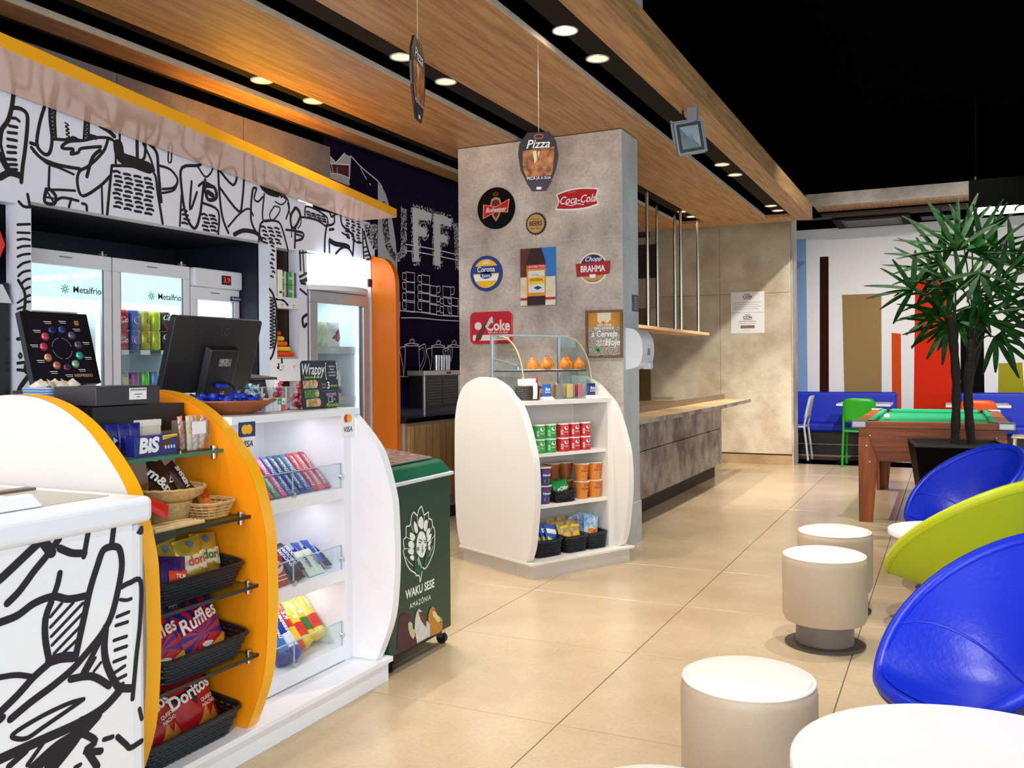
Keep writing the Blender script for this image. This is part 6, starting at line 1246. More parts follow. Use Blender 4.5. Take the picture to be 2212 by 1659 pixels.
for k in range(5):
    lab = ['white mint box nearest the bowl', 'white mint box second from the bowl', 'white mint box third from the bowl', 'white and green mint box on the counter', 'orange mint box beside the sweet tubs'][k]
    t = thing('mint_box', lab, 'sweets', (-2.33, 2.705 + 0.023 * k, 1.1285), RZ, 'small mint boxes on the counter')
    m = MB(); m.box((-0.010, -0.007, 0), (0.010, 0.007, 0.052)); m.build('mint_case', M('mint_w', (238, 240, 242), 0.2) if k < 4 else M('mint_o', (240, 70, 20), 0.2), t, bevel=0.002)
    if k >= 3:
        m = MB(); m.box((-0.0102, -0.0075, 0.026), (0.0102, -0.007, 0.05)); m.build('mint_label', M('mint_g', (20, 150, 100), 0.4) if k == 3 else M('mint_oo', (236, 240, 232), 0.4), t); text(t, 'tic', 0.012, FRONT(0, -0.0078, 0.036), PAPER if k == 3 else M('mint_g', (20, 150, 100)), bold=0.03)
# wrap advert
t = thing('wrap_sign', 'dark upright advert board for wraps at the counter end', 'sign', (-2.30, 3.005, 1.1285), RZ)
SW, SH = 0.235, 0.195
W0 = frame((0, 0, 0.0), (1, 0, 0), (0, 0.05, 1))
m = MB(); m.prism([(x, y + SH / 2) for x, y in rrect(SW, SH, 0.018)], 2, -0.006, 0); m.tf(W0); m.build('board', M('sign_slate', (28, 38, 52), 0.45), t)
m = MB(); m.box((-SW / 2, -0.05, 0), (SW / 2, 0.02, 0.003)); m.build('sign_foot', CLR, t)
Wf = lambda x, y, z=0.0015: W0 @ Matrix.Translation((x, y, z))
LG_ = M('sign_lime', (176, 220, 60), 0.5); PK = M('sign_pink', (240, 170, 210), 0.5)
text(t, 'Wrappy', 0.062, Wf(-0.05, 0.158), PAPER, bold=0.01, shear=0.3, sx=0.72); text(t, 'Saudável, Deliciosa e Crocante!', 0.0135, Wf(-0.05, 0.128), LG_, bold=0.01, shear=0.2, sx=0.62)
for k, s in enumerate(('Ingredientes', 'naturais', 'sem adição de', 'conservantes')): text(t, s, 0.012, Wf(0.078, 0.172 - 0.0125 * k), PAPER, sx=0.72)
text(t, '{', 0.075, Wf(0.036, 0.155), PAPER, sx=0.5); text(t, '}', 0.075, Wf(0.112, 0.155), PAPER, sx=0.5)
text(t, 'Pronto', 0.012, Wf(0.02, 0.098), PK, sx=0.8); text(t, 'em apenas', 0.010, Wf(0.02, 0.086), PK, sx=0.7); text(t, '3', 0.04, Wf(0.05, 0.092), PAPER, bold=0.02); text(t, 'minutos', 0.018, Wf(0.085, 0.092), LG_, shear=0.3, sx=0.8)
text(t, 'CROCANTE', 0.016, Wf(0.065, 0.055), PK, bold=0.02, sx=0.8); strokes(t, 'microwave_icon', PAPER, Wf(0.06, 0.035), [([(-0.015, -0.011), (0.015, -0.011), (0.015, 0.011), (-0.015, 0.011), (-0.015, -0.012)], 0.002), ([(0.008, -0.011), (0.008, 0.011)], 0.002)]); text(t, 'no', 0.011, Wf(0.088, 0.035), PAPER)
text(t, 'Microondas', 0.024, Wf(0.07, 0.013), LG_, shear=0.3, sx=0.7, bold=0.01); strokes(t, 'rule_line', M('rule_teal', (90, 150, 150), 0.5), Wf(0, 0.07), [([(0.01, 0), (0.11, 0)], 0.0015)])
for k, (c1, c2, y, x) in enumerate((((226, 200, 164), (206, 120, 80), 0.100, -0.065), ((96, 160, 70), (150, 60, 40), 0.062, -0.058), ((230, 196, 130), (214, 140, 70), 0.026, -0.05))):
    decal(t, 'wrap_print', M('wrapa%d' % k, c1, 0.5, rgb2=(150, 110, 80) if k != 1 else (60, 90, 50), scale=60), Wf(x, y), [[(-0.05, -0.016), (0.0, -0.016)] + [(0.03 + 0.016 * math.cos(a), 0.017 * math.sin(a)) for a in [-PI / 2 + PI * q / 10 for q in range(11)]] + [(0.0, 0.016), (-0.05, 0.014)]], 0.0004)
    decal(t, 'wrap_end_print', M('wrapb%d' % k, c2, 0.5, rgb2=(240, 220, 180), scale=120), Wf(x + 0.031, y), [circ(0.012, 18, 0, 0, 0.0145)], 0.0009)
# card reader / receipt printer behind the sweets
t = thing('receipt_printer', 'dark receipt printer behind the sweet tubs', 'printer', (-2.66, 3.02, 1.1285), RZ)
m = MB(); m.hexa([(-0.13, 0, 0), (0.10, 0, 0), (0.10, 0.14, 0), (-0.13, 0.14, 0), (-0.12, 0.02, 0.12), (0.09, 0.02, 0.12), (0.09, 0.13, 0.12), (-0.12, 0.13, 0.12)]); m.build('body', M('printer_dark', (34, 30, 36), 0.4), t, bevel=0.006)
m = MB(); m.hexa([(-0.03, -0.01, 0.115), (0.13, -0.01, 0.115), (0.12, 0.13, 0.125), (-0.02, 0.13, 0.125), (-0.03, -0.01, 0.125), (0.13, -0.01, 0.125), (0.12, 0.13, 0.14), (-0.02, 0.13, 0.14)]); m.build('lid', M('printer_brown', (70, 54, 50), 0.4), t)

# ------------------------------------------------------------------ white chest freezer with line drawing
t = thing('chest_freezer', 'white chest freezer printed with a bold black drawing at lower left', 'freezer', (-2.35, 1.1, 0))
FW = M('freezer_white', (238, 242, 250), 0.3)
m = MB(); m.box((-0.40, -0.65, 0.06), (0.395, 0.685, 0.885)); m.build('cabinet', FW, t, bevel=0.02)
m = MB(); m.box((-0.44, -0.7, 0.885), (0.412, 0.70, 0.955)); lid = m.build('rim', FW, t, bevel=0.018, seg=4)
m = MB(); m.box((-0.36, -0.6, 0.95), (0.31, 0.64, 0.957)); m.build('glass_well', M('freezer_grey', (186, 182, 172), 0.35), t)
m = MB(); m.box((-0.345, -0.6, 0.957), (-0.30, 0.64, 0.966)); m.box((-0.02, -0.6, 0.957), (0.02, 0.64, 0.964)); m.build('lid_rail', M('rail_dark', (110, 100, 90), 0.4, 0.3), t)
m = MB(); m.hexa([(0.0, -0.6, 0.957), (0.295, -0.6, 0.957), (0.295, 0.46, 0.957), (0.0, 0.48, 0.957), (0.0, -0.6, 0.972), (0.275, -0.6, 0.972), (0.275, 0.44, 0.972), (0.0, 0.46, 0.972)]); m.build('sliding_lid', M('lid_cream', (236, 230, 222), 0.3), t, bevel=0.004)
m = MB(); m.hexa([(0.275, -0.6, 0.957), (0.32, -0.6, 0.957), (0.32, 0.44, 0.957), (0.275, 0.44, 0.957), (0.28, -0.6, 0.99), (0.305, -0.6, 0.99), (0.305, 0.42, 0.99), (0.28, 0.42, 0.99)]); m.build('lid_handle', FW, t, bevel=0.006)
m = MB(); m.box((0.3945, -0.64, 0.07), (0.3955, 0.64, 0.885)); m.build('print_panel', M('freezer_print', (244, 247, 253), 0.35), t)
strokes(t, 'bold_drawing', M('print_ink', (22, 20, 34), 0.5), frame((0.3955, -1.1, 0), (0, 1, 0), (0, 0, 1)), [(smooth_pts(p, 5), wd * 1.35) for wd, p in FREEZER_ART], 0.001)

# ------------------------------------------------------------------ green ice cream freezer
t = thing('ice_cream_freezer', 'dark green ice cream freezer with white leaf emblem on castors', 'freezer', (-2.35, 3.45, 0))
GRN = M('freezer_green', (22, 62, 48), 0.4, var=0.12, scale=200, stretch=(1, 1, 0.02)); GLD = M('freezer_lid_green', (14, 92, 66), 0.35)
m = MB(); m.box((-0.25, -0.26, 0.083), (0.25, 0.255, 0.79)); m.build('cabinet', GRN, t, bevel=0.006)
m = MB(); m.box((-0.265, -0.27, 0.79), (0.262, 0.272, 0.806)); m.build('bumper', M('bumper_white', (214, 218, 230), 0.4), t, bevel=0.004)
m = MB(); m.hexa([(-0.26, -0.265, 0.806), (0.255, -0.265, 0.806), (0.255, 0.26, 0.806), (-0.26, 0.26, 0.806), (-0.25, -0.255, 0.915), (0.215, -0.255, 0.86), (0.215, 0.245, 0.86), (-0.25, 0.245, 0.915)]); m.build('lid_frame', GLD, t, bevel=0.012, seg=3)
S = frame((0, 0, 0.890), (0, 1, 0), (-0.993, 0, 0.118)); 
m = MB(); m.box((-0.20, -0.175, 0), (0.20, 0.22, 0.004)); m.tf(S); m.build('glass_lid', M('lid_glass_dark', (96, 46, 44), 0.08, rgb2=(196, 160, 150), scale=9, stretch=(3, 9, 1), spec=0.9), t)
m = MB(); m.box((-0.21, -0.185, 0), (0.21, -0.172, 0.006)); m.box((-0.004, -0.175, 0.003), (0.004, 0.22, 0.006)); m.box((-0.21, -0.185, 0), (-0.2, 0.22, 0.006)); m.box((0.2, -0.185, 0), (0.21, 0.22, 0.006)); m.tf(S); m.build('lid_track', M('track_grey', (150, 146, 140), 0.35, 0.5), t)
m = MB(); m.box((-0.18, 0.18, 0.004), (0.06, 0.25, 0.045)); m.tf(S); m.build('price_holder', M('holder_blue', (110, 140, 190), 0.3), t)
for dx in (-0.2, 0.2):
    for dy in (-0.2, 0.245):
        m = MB(); m.lathe([(0, -0.012), (0.024, -0.012), (0.026, 0), (0.024, 0.012), (0, 0.012)], 18); m.tf(Matrix.Translation((dx - 0.005 + (0.01 if dx > 0 else 0), dy, 0.026)) @ Matrix.Rotation(PI / 2, 4, 'X')); wh = m.build('castor', BLACK, t, smooth=True)
        m = MB(); m.box((dx - 0.012, dy - 0.016, 0.03), (dx + 0.014, dy + 0.016, 0.083)); m.build('castor_fork', CHROME, wh)
m = MB(); m.box((-0.24, -0.25, 0.045), (0.2, 0.24, 0.083)); m.build('underframe', BLACK, t)
EF = frame((0.25, -3.45, 0), (0, 1, 0), (0, 0, 1)); PWH = M('emblem_white', (236, 240, 238), 0.5)
strokes(t, 'emblem_outline', PWH, EF, [(smooth_pts(LEAF['outline'], 3), 0.006), (smooth_pts(LEAF['outline2'], 3), 0.006)] + [(p, 0.003) for p in LEAF['feathers']], 0.0012)
decal(t, 'emblem_petal', PWH, EF, [smooth_pts(p, 3, True) for p in LEAF['petals']], 0.0015); decal(t, 'emblem_hair', M('emblem_green', (14, 84, 60), 0.5), EF, LEAF['hair'], 0.0022); decal(t, 'emblem_face', PWH, EF, [smooth_pts(LEAF['face'], 3, True)], 0.0028)
strokes(t, 'emblem_face_lines', M('emblem_green', (14, 84, 60)), EF, [(p, 0.005) for p in LEAF['marks'][:9]], 0.0034); strokes(t, 'emblem_hair_lines', PWH, EF, [(smooth_pts(p, 3), 0.005) for p in LEAF['marks'][9:]], 0.0034)
text(t, 'WAKU SESE', 0.052, EF @ Matrix.Translation((3.43, 0.317, 0.0015)), PWH, bold=0.03, sx=0.88); text(t, 'AMAZÔNIA', 0.032, EF @ Matrix.Translation((3.43, 0.262, 0.0015)), PWH, bold=0.01, sx=0.9, spacing=1.25)
for k, (c, p) in enumerate(ICES): decal(t, 'ice_lolly_print', M('ice%d' % k, c, 0.5, var=0.2, scale=40), EF, [p], 0.0014 + 0.0004 * k)

# ------------------------------------------------------------------ back counter, ice machine
t = thing('back_counter', 'black topped back counter with wooden doors under the dark mural', 'counter', (-3.96, 6.98, 0))
m = MB(); m.box((-0.13, -0.90, 0.1), (0.11, 1.4, 0.845)); m.build('cabinet_body', M('cabinet_mauve', (176, 158, 146), 0.5, var=0.1, scale=50), t)
DW = WOOD('door_wood', (208, 172, 122), (168, 126, 78), 2, 0.7, 0.45, False)
for k in range(4): m = MB(); m.box((0.11, -0.86 + 0.55 * k, 0.2), (0.125, -0.32 + 0.55 * k, 0.82)); m.build('door', DW, t, bevel=0.003)
m = MB(); m.box((-0.135, -0.915, 0.845), (0.135, 1.45, 0.885)); m.build('worktop', M('granite_black', (14, 14, 16), 0.12), t, bevel=0.004)
m = MB(); m.box((-0.12, -0.88, 0), (0.09, 1.4, 0.1)); m.build('kick', M('kick_brown', (60, 44, 34), 0.6), t)
m = MB(); m.box((-0.135, -0.91, 0.885), (-0.128, 1.4, 1.10)); m.build('splash_back', M('splash_blue', (26, 44, 96), 0.4), t)
t = thing('ice_machine', 'steel counter machine with black louvred front under the teapot drawings', 'machine', (-3.90, 6.62, 0.8855), PI / 2)
m = MB(); m.box((-0.16, 0.0, 0.06), (0.42, 0.15, 0.33)); m.build('housing', M('machine_black', (26, 26, 28), 0.4), t)
m = MB(); m.box((-0.17, -0.01, 0.33), (0.43, 0.16, 0.372)); m.box((-0.17, -0.01, 0.0), (-0.155, 0.01, 0.33)); m.box((0.415, -0.01, 0), (0.43, 0.01, 0.33)); m.build('steel_trim', M('machine_steel', (196, 194, 186), 0.3, 0.5), t, bevel=0.004)
for k in range(9):
    for q in range(2): m = MB(); m.box((-0.13 + 0.27 * q, -0.008, 0.09 + 0.024 * k), (0.11 + 0.27 * q, 0.0, 0.099 + 0.024 * k)); m.build('louvre', M('louvre_grey', (80, 80, 84), 0.4), t)
m = MB(); m.box((0.2, -0.013, 0.342), (0.27, -0.01, 0.36)); m.build('badge', BLACK, t)
for k in range(3):
    t = thing('steel_shaker', 'tall steel cup on the counter machine, %s of three' % ('left', 'middle', 'right')[k], 'cup', (-3.98, 6.80 + 0.09 * k, 1.258), 0, 'steel cups on the machine')
    m = MB(); m.lathe([(0.0, 0), (0.028, 0), (0.034, 0.13), (0.031, 0.13), (0.026, 0.004), (0, 0.004)], 20, cap=False); m.build('cup_wall', STEEL, t, smooth=True)
# goods in the small wall niches
for k, (y, z, cs) in enumerate(((4.972, 1.778, 'left bottom'), (5.058, 1.778, 'right bottom'), (4.972, 1.868, 'left top'), (5.058, 1.868, 'right top'))):
    t = thing('soap_pack', 'green yellow and blue pack in the small wall niche, %s of four' % cs, 'pack', (-4.115, y, z), PI / 2, 'packs in the small niche')
    m = MB(); m.box((-0.041, 0, 0), (0.0, 0.10, 0.088)); m.build('pack_green', M('pk_green', (50, 170, 80), 0.35), t, bevel=0.004); m = MB(); m.box((0.0, 0, 0), (0.018, 0.10, 0.088)); m.build('pack_yellow', M('pk_yellow', (236, 214, 40), 0.35), t); m = MB(); m.box((0.018, 0, 0), (0.041, 0.10, 0.088)); m.build('pack_blue', M('pk_blue', (40, 80, 190), 0.35), t, bevel=0.004)
    text(t, 'Club', 0.024, FRONT(-0.02, -0.001, 0.045), PAPER, bold=0.03, shear=0.2)
t = thing('snack_stair', 'stepped rack of bright snack tubes in the lower wall niche', 'rack', (-4.105, 4.99, 1.356), PI / 2)
m = MB(); m.box((-0.10, 0, 0), (0.11, 0.14, 0.012)); m.build('rack_base', M('rack_tan', (190, 170, 140), 0.5), t)
for k, c in enumerate(((230, 70, 30), (246, 200, 40), (240, 110, 30), (250, 210, 60), (230, 60, 40), (170, 60, 160), (60, 90, 200), (210, 40, 60))):
    m = MB(); m.rod((-0.1, 0.02 + 0.012 * k, 0.03 + 0.036 * k), (0.07 - 0.019 * k, 0.02 + 0.012 * k, 0.03 + 0.036 * k), 0.017, 12); m.build('snack_tube', M('tube%d' % k, c, 0.3), t, smooth=True)
for z, lab in ((1.72, 'upper'), (1.30, 'lower')):
    for q in range(2):
        t = thing('price_card', 'white price card on the ledge under the %s wall niche, %s one' % (lab, ('left', 'right')[q]), 'card', (-4.098, 4.925 + 0.12 * q, z), PI / 2); plate(t, 'card', PAPER, FRONT(0, 0, 0), rrect(0.06, 0.04, 0.002), 0.003); strokes(t, 'card_print', INK, FRONT(0, -0.003, 0), [([(-0.02, 0.005), (0.02, 0.005)], 0.003), ([(-0.012, -0.008), (0.012, -0.008)], 0.003)])
t = thing('menu_card', 'long white price strip left of the soap packs', 'card', (-4.098, 4.905, 1.86), PI / 2); plate(t, 'card', PAPER, FRONT(0, 0, 0), rrect(0.05, 0.20, 0.002), 0.003); decal(t, 'card_print', INK, FRONT(0, -0.003, 0), [[(-0.01, -0.06), (0.018, -0.06), (0.018, -0.045), (-0.01, -0.045)]])
# packs inside the lit showcase
for k, (c, lab, y, z, w) in enumerate((((200, 220, 40), 'lime bread bag on the upper showcase shelf', 5.50, 1.447, 0.12), ((236, 226, 160), 'yellow and cream food bag on the upper showcase shelf', 5.59, 1.447, 0.10), ((240, 236, 226), 'white food pack with red swirl in the showcase', 5.71, 1.447, 0.15), ((222, 170, 90), 'amber food bag on the middle showcase shelf', 5.72, 1.062, 0.16), ((236, 220, 70), 'yellow pouch at the left of the middle showcase shelf', 5.50, 1.062, 0.08), ((150, 110, 80), 'small brown jar on the lowest visible showcase shelf', 5.72, 0.722, 0.09))):
    o = bag('food_pack', lab, 'food pack', w, 0.19 if z > 1.1 else (0.20 if z > 1 else 0.12), 0.06, M('food%d' % k, c, 0.35, rgb2=(250, 250, 240), scale=20), 'packs in the lit showcase', [], [([(-0.05, -0.03), (0.02, -0.06), (0.06, -0.03), (0.04, 0.05), (0.0, 0.02)], (170, 40, 50))] if k == 2 else [([(-w * 0.4, -0.07), (w * 0.4, -0.07), (w * 0.3, -0.02), (-w * 0.3, 0.0)], (110, 50, 110))] if k == 3 else ()); put(o, (-4.25, y, z), RZ, 0.06)
# ------------------------------------------------------------------ free standing kiosk
KA = math.radians(63.2)
KO = (-2.279, 5.012, 0)
k_ = thing('snack_kiosk', 'white kiosk with rounded sides and open shelves before the pillar', 'kiosk', KO, KA)
KW = M('kiosk_white', (234, 229, 223), 0.4)
prof = smooth_pts([(0.03, 0.10), (0.014, 0.122), (-0.018, 0.2), (-0.042, 0.35), (-0.057, 0.48), (-0.058, 0.58), (-0.047, 0.72), (-0.017, 0.82), (0.026, 0.93), (0.088, 1.04), (0.17, 1.107), (0.25, 1.166), (0.371, 1.212), (0.45, 1.22), (0.531, 1.218), (0.663, 1.174), (0.74, 1.096), (0.78, 0.986), (0.793, 0.877), (0.798, 0.55), (0.79, 0.335), (0.77, 0.195), (0.738, 0.107), (0.73, 0.10)], 3)
for s0 in (-0.02, 0.765):
    m = MB(); m.prism(prof, 0, s0, s0 + 0.05); m.build('side_panel', KW, k_, fix=True, bevel=0.002)
KP = M('kiosk_plinth', (212, 202, 190), 0.4)
for x0, x1, y0, y1 in ((0.0, 0.828, 0.0, 0.02), (0.0, 0.02, 0.02, 0.16), (0.0, 0.02, 0.163, 0.725), (0.808, 0.828, 0.02, 0.725), (0.02, 0.808, 0.705, 0.725)):
    m = MB(); m.box((x0, y0, 0), (x1, y1, 0.084)); m.build('plinth_board', KP, k_)
m = MB(); m.box((-0.022, -0.022, 0.084), (0.854, 0.75, 0.10)); m.build('deck_board', KW, k_, bevel=0.002)
m = MB(); m.box((0.03, 0.44, 0.10), (0.765, 0.46, 1.05)); m.build('back_board', KW, k_)
m = MB(); m.box((0.735, 0.10, 0.10), (0.765, 0.44, 1.05)); m.build('bay_side', KW, k_)
for z, y0, y1, t_ in ((1.077, 0.10, 0.70, 0.03), (0.74, 0.12, 0.44, 0.022), (0.418, 0.11, 0.44, 0.022)):
    m = MB(); m.box((0.03, y0, z - t_), (0.765, y1, z)); m.build('shelf', KW, k_, bevel=0.0015)
KM = Matrix.Translation(KO) @ Matrix.Rotation(KA, 4, 'Z')
def kp(s, d, z): v = KM @ Vector((s, d, z)); return (v.x, v.y, v.z)
def kthing(name, label, cat, s, d, z, rz=0.0, group=None): return thing(name, label, cat, kp(s, d, z), KA + rz, group)
def kput(o, s, d, z, rz=0.0, tilt=0.0, roll=0.0): return put(o, kp(s, d, z), KA + rz, tilt, roll)
# heated glass display case
c = kthing('glass_display_case', 'curved glass display case of savoury pastries on the kiosk', 'display case', 0.42, 0.40, 1.0775)
DG = GLASS('case_glass', (240, 248, 246), 0.12); FRM = M('case_frame', (176, 184, 186), 0.25, 0.7); GRNE = M('glass_green_edge', (120, 170, 140), 0.2)
w, dp, hh = 0.29, 0.17, 0.42
arc = [(-dp, 0.0), (-dp, 0.10)] + [(-dp + 0.25 * (1 - math.cos(a)), 0.10 + 0.31 * math.sin(a)) for a in [PI / 2 * q / 10 for q in range(1, 11)]] + [(dp, 0.41), (dp, 0.0)]
for sx in (-1, 1):
    m = MB(); m.prism(arc, 0, sx * w - 0.003, sx * w + 0.003); m.build('side_glass', DG, c)
    m = MB(); m.tube([(sx * w, y, z) for y, z in arc[1:-2]], 0.005, 6); m.build('side_edge', M('brass_edge', (216, 206, 150), 0.25, 0.4), c, smooth=True)
    m = MB(); m.box((sx * w - 0.008, dp - 0.012, 0), (sx * w + 0.008, dp + 0.006, hh)); m.build('back_post', FRM, c)
m = MB(); m.box((-w, 0.06, hh - 0.006), (w, dp, hh)); m.build('top_glass', DG, c); m = MB(); m.box((-w, 0.055, hh - 0.008), (w, 0.065, hh + 0.002)); m.box((-w, dp - 0.008, hh - 0.008), (w, dp + 0.004, hh + 0.002)); m.build('top_rail', FRM, c)
m = MB(); m.box((-w + 0.01, -0.13, 0.175), (w - 0.01, dp - 0.01, 0.185)); sh = m.build('case_shelf', M('tray_dark', (38, 34, 32), 0.3), c); m = MB(); m.box((-w + 0.05, -0.12, 0.186), (w - 0.05, 0.12, 0.189)); m.build('paper_liner', PAPER, c)
m = MB(); m.rod((-w, -0.12, 0.215), (-w, 0.14, 0.26), 0.007); m.lathe([(0, 0), (0.012, 0), (0.012, 0.02), (0, 0.02)], 10, (-w + 0.01, -0.1, 0.19)); m.build('shelf_bracket', FRM, c)
m = MB(); m.box((-w, -dp + 0.01, 0), (w, dp, 0.008)); m.build('case_floor', FRM, c)
GLD_ = M('fried_gold', (214, 138, 46), 0.5, rgb2=(176, 96, 26), scale=40, bump=0.2)
def drop(m_): m_.lathe([(0.0, 0.0), (0.03, 0.002), (0.041, 0.02), (0.039, 0.038), (0.026, 0.06), (0.011, 0.078), (0.0, 0.088)], 18)
cx0 = None
for q, (s, d) in enumerate(((0.30, 0.35), (0.37, 0.30), (0.45, 0.37), (0.53, 0.30), (0.615, 0.36), (0.665, 0.30))):
    o = kthing('teardrop_pastry', 'golden teardrop pastry in the glass case, %s from the left' % ('first', 'second', 'third', 'fourth', 'fifth', 'sixth')[q], 'pastry', s, d, 1.267, 0, 'golden pastries in the glass case')
    if cx0 is None: m = MB(); drop(m); cx0 = m.build('crust', GLD_, o, smooth=True)
    else: z = cx0.copy(); COL.objects.link(z); z.parent = o
    m = MB(); m.lathe([(0, 0.082), (0.006, 0.083), (0.003, 0.093), (0, 0.096)], 8); m.build('tip', M('crust_dark', (150, 80, 24), 0.6), o, smooth=True)
for q, (s, d) in enumerate(((0.36, 0.36), (0.50, 0.36), (0.63, 0.35))):
    o = kthing('bread_roll', 'round bread roll on the floor of the glass case, %s of three' % ('left', 'middle', 'right')[q], 'bread', s, d, 1.0865, 0, 'bread rolls in the glass case')
    m = MB(); m.lathe([(0, 0), (0.045, 0.004), (0.06, 0.025), (0.05, 0.05), (0.025, 0.066), (0, 0.07)], 20); m.build('crust', M('bread%d' % q, ((190, 130, 70), (226, 160, 130), (176, 110, 50))[q], 0.5, bump=0.2, scale=30), o, smooth=True)
# top shelf front row
for q, (s, lab, cols) in enumerate(((0.345, 'clear cup of brown sauce sachets on the kiosk', [(150, 90, 40), (230, 210, 170), (190, 150, 60)]), (0.435, 'clear cup of yellow mustard sachets on the kiosk', [(240, 200, 40), (246, 226, 110)]), (0.53, 'clear cup of red ketchup sachets on the kiosk', [(214, 40, 50), (240, 220, 220)]))):
    o = kthing('sachet_cup', lab, 'cup', s, 0.16, 1.0775)
    m = MB(); a = 0.035; e = 0.0018; h = 0.10
    m.box((-a, -a, 0), (a, -a + e, h)); m.box((-a, a - e, 0), (a, a, h)); m.box((-a, -a + e, 0), (-a + e, a - e, h)); m.box((a - e, -a + e, 0), (a, a - e, h)); m.box((-a + e, -a + e, 0), (a - e, a - e, 0.008)); m.build('cup_wall', CLR, o)
    for n in range(8):
        m, fn = bag_mesh(0.05, 0.085, 0.008, 4); m.tf(Matrix.Translation((random.uniform(-0.006, 0.006), -0.026 + 0.0072 * n, 0.010)) @ Matrix.Rotation(random.uniform(-0.06, 0.06), 4, 'Y')); m.build('sachet', M('sach%s' % (cols[n % len(cols)],), cols[n % len(cols)], 0.35), o, smooth=True)
for q, s in enumerate((0.255, 0.64)):
    o = kthing('info_cube', 'blue ibis cube holder %s on the kiosk shelf' % ('left of the sauce cups', 'right of the sauce cups')[q], 'holder', s, 0.155, 1.0775, 0, 'blue cubes on the kiosk'); o['label'] = 'small blue lettered card holder %s' % ('left of the sauce cups', 'right of the sauce cups')[q]
    m, fn = bag_mesh(0.072, 0.078, 0.024, 8); m.tf(Matrix.Translation((0, 0, 0.018))); m.build('cushion_card', M('ibis_blue', (30, 96, 190), 0.35) if q == 0 else M('ibis_navy', (28, 50, 130), 0.35), o, smooth=True)
    text(o, 'ibis', 0.03, FRONT(0, -0.0135, 0.065), PAPER, bold=0.02); text(o, 'budget', 0.017, FRONT(0, -0.0138, 0.047), PAPER, bold=0.02)
    m = MB(); m.hexa([(-0.045, -0.03, 0), (0.045, -0.03, 0), (0.045, 0.03, 0), (-0.045, 0.03, 0), (-0.04, -0.012, 0.018), (0.04, -0.012, 0.018), (0.04, 0.012, 0.018), (-0.04, 0.012, 0.018)]); m.build('card_base', PAPER, o)
o = kthing('sauce_bottle', 'small pepper sauce bottle beside the napkin basket', 'bottle', 0.185, 0.17, 1.0775)
m = MB(); m.lathe([(0, 0), (0.02, 0), (0.021, 0.075), (0.012, 0.095), (0.009, 0.115), (0.009, 0.12), (0, 0.12)], 16); m.build('bottle_glass', M('sauce_red', (190, 60, 40), 0.2), o, smooth=True); m = MB(); m.lathe([(0, 0.12), (0.012, 0.12), (0.011, 0.145), (0, 0.146)], 14); m.build('cap', M('cap_red', (200, 50, 40), 0.4), o, smooth=True)
m = MB(); m.lathe([(0.0214, 0.02), (0.0214, 0.065)], 16, cap=False); m.build('bottle_label', M('label_cream', (236, 230, 214), 0.6), o, smooth=True); m = MB(); m.lathe([(0.0098, 0.098), (0.0098, 0.118)], 12, cap=False); m.build('neck_band', M('neck_green', (50, 120, 70), 0.5), o, smooth=True)
o = kput(basket('napkin_basket', 'dark wicker basket of white napkins on the kiosk top', 0.135, 0.11, 0.085, 0.085, M('wicker_grey', (70, 64, 62), 0.5), None, 0.95, 7, 0.03, 0.0045, 24), 0.108, 0.165, 1.0775)
for q in range(5):
    m, fn = bag_mesh(0.105, 0.12, 0.026, 6, 0.004); m.tf(Matrix.Translation((0.003 * (q % 2), -0.032 + 0.016 * q, 0.012)) @ Matrix.Rotation(0.1 * (q % 3 - 1), 4, 'Y')); m.build('napkin', PAPER, o, smooth=True)
m = MB(); m.grid(4, 6, lambda u, v: (0.0 + 0.035 * (u - 0.5) + 0.01, -0.062 - 0.004 * math.sin(v * PI), 0.008 + 0.1 * v)); m.build('hanging_napkin', PAPER, o, smooth=True)
# crisp tubes
def crisp_tube(label, rgb, s, d, z, rz, group):
    o = kthing('crisp_tube', label, 'crisps', s, d, z, rz, group); r, h = 0.041, 0.086
    m = MB(); m.lathe([(0, 0), (r, 0), (r, h), (0, h)], 24); m.build('tube_wall', M('tube%s' % (rgb,), rgb, 0.3), o, smooth=True)
    m = MB(); m.lathe([(r + 0.001, h - 0.006), (r + 0.0015, h + 0.003), (r - 0.004, h + 0.004), (0, h + 0.002)], 24, cap=False); m.build('lid', M('lid_white', (240, 236, 230), 0.4), o, smooth=True)
    cf = lambda x, y, e=1.01: Vector((r * e * math.sin(x / r), -r * e * math.cos(x / r), h / 2 + y))
    def dd(pts, mat, e): m = MB(); m.poly([cf(a, b, e) for a, b in pts]); m.build('print', mat, o)
    dd(circ(0.017, 20, 0.004, 0.016, 0.013), PAPER, 1.012); dd([(-0.008, 0.016), (0.016, 0.018), (0.012, 0.022), (-0.004, 0.021)], INK, 1.02)
    m = MB(); m.grid(4, 2, lambda u, v: cf(-0.036 + 0.014 * u, -0.026 + 0.03 * v, 1.012)); m.build('barcode', PAPER, o)
    for n in range(4): m = MB(); m.grid(1, 1, lambda u, v, n=n: cf(-0.035 + 0.0032 * n + 0.0016 * u, -0.022 + 0.022 * v, 1.025)); m.build('bar', INK, o)
    dd([(0.026, -0.036), (0.038, -0.03), (0.036, 0.01), (0.03, 0.012)], M('crisp_yellow', (240, 190, 60), 0.4), 1.013); text(o, 'Original', 0.011, None, PAPER, bold=0.01, conform=lambda x, y: cf(x + 0.004, y - 0.01, 1.015)); return o
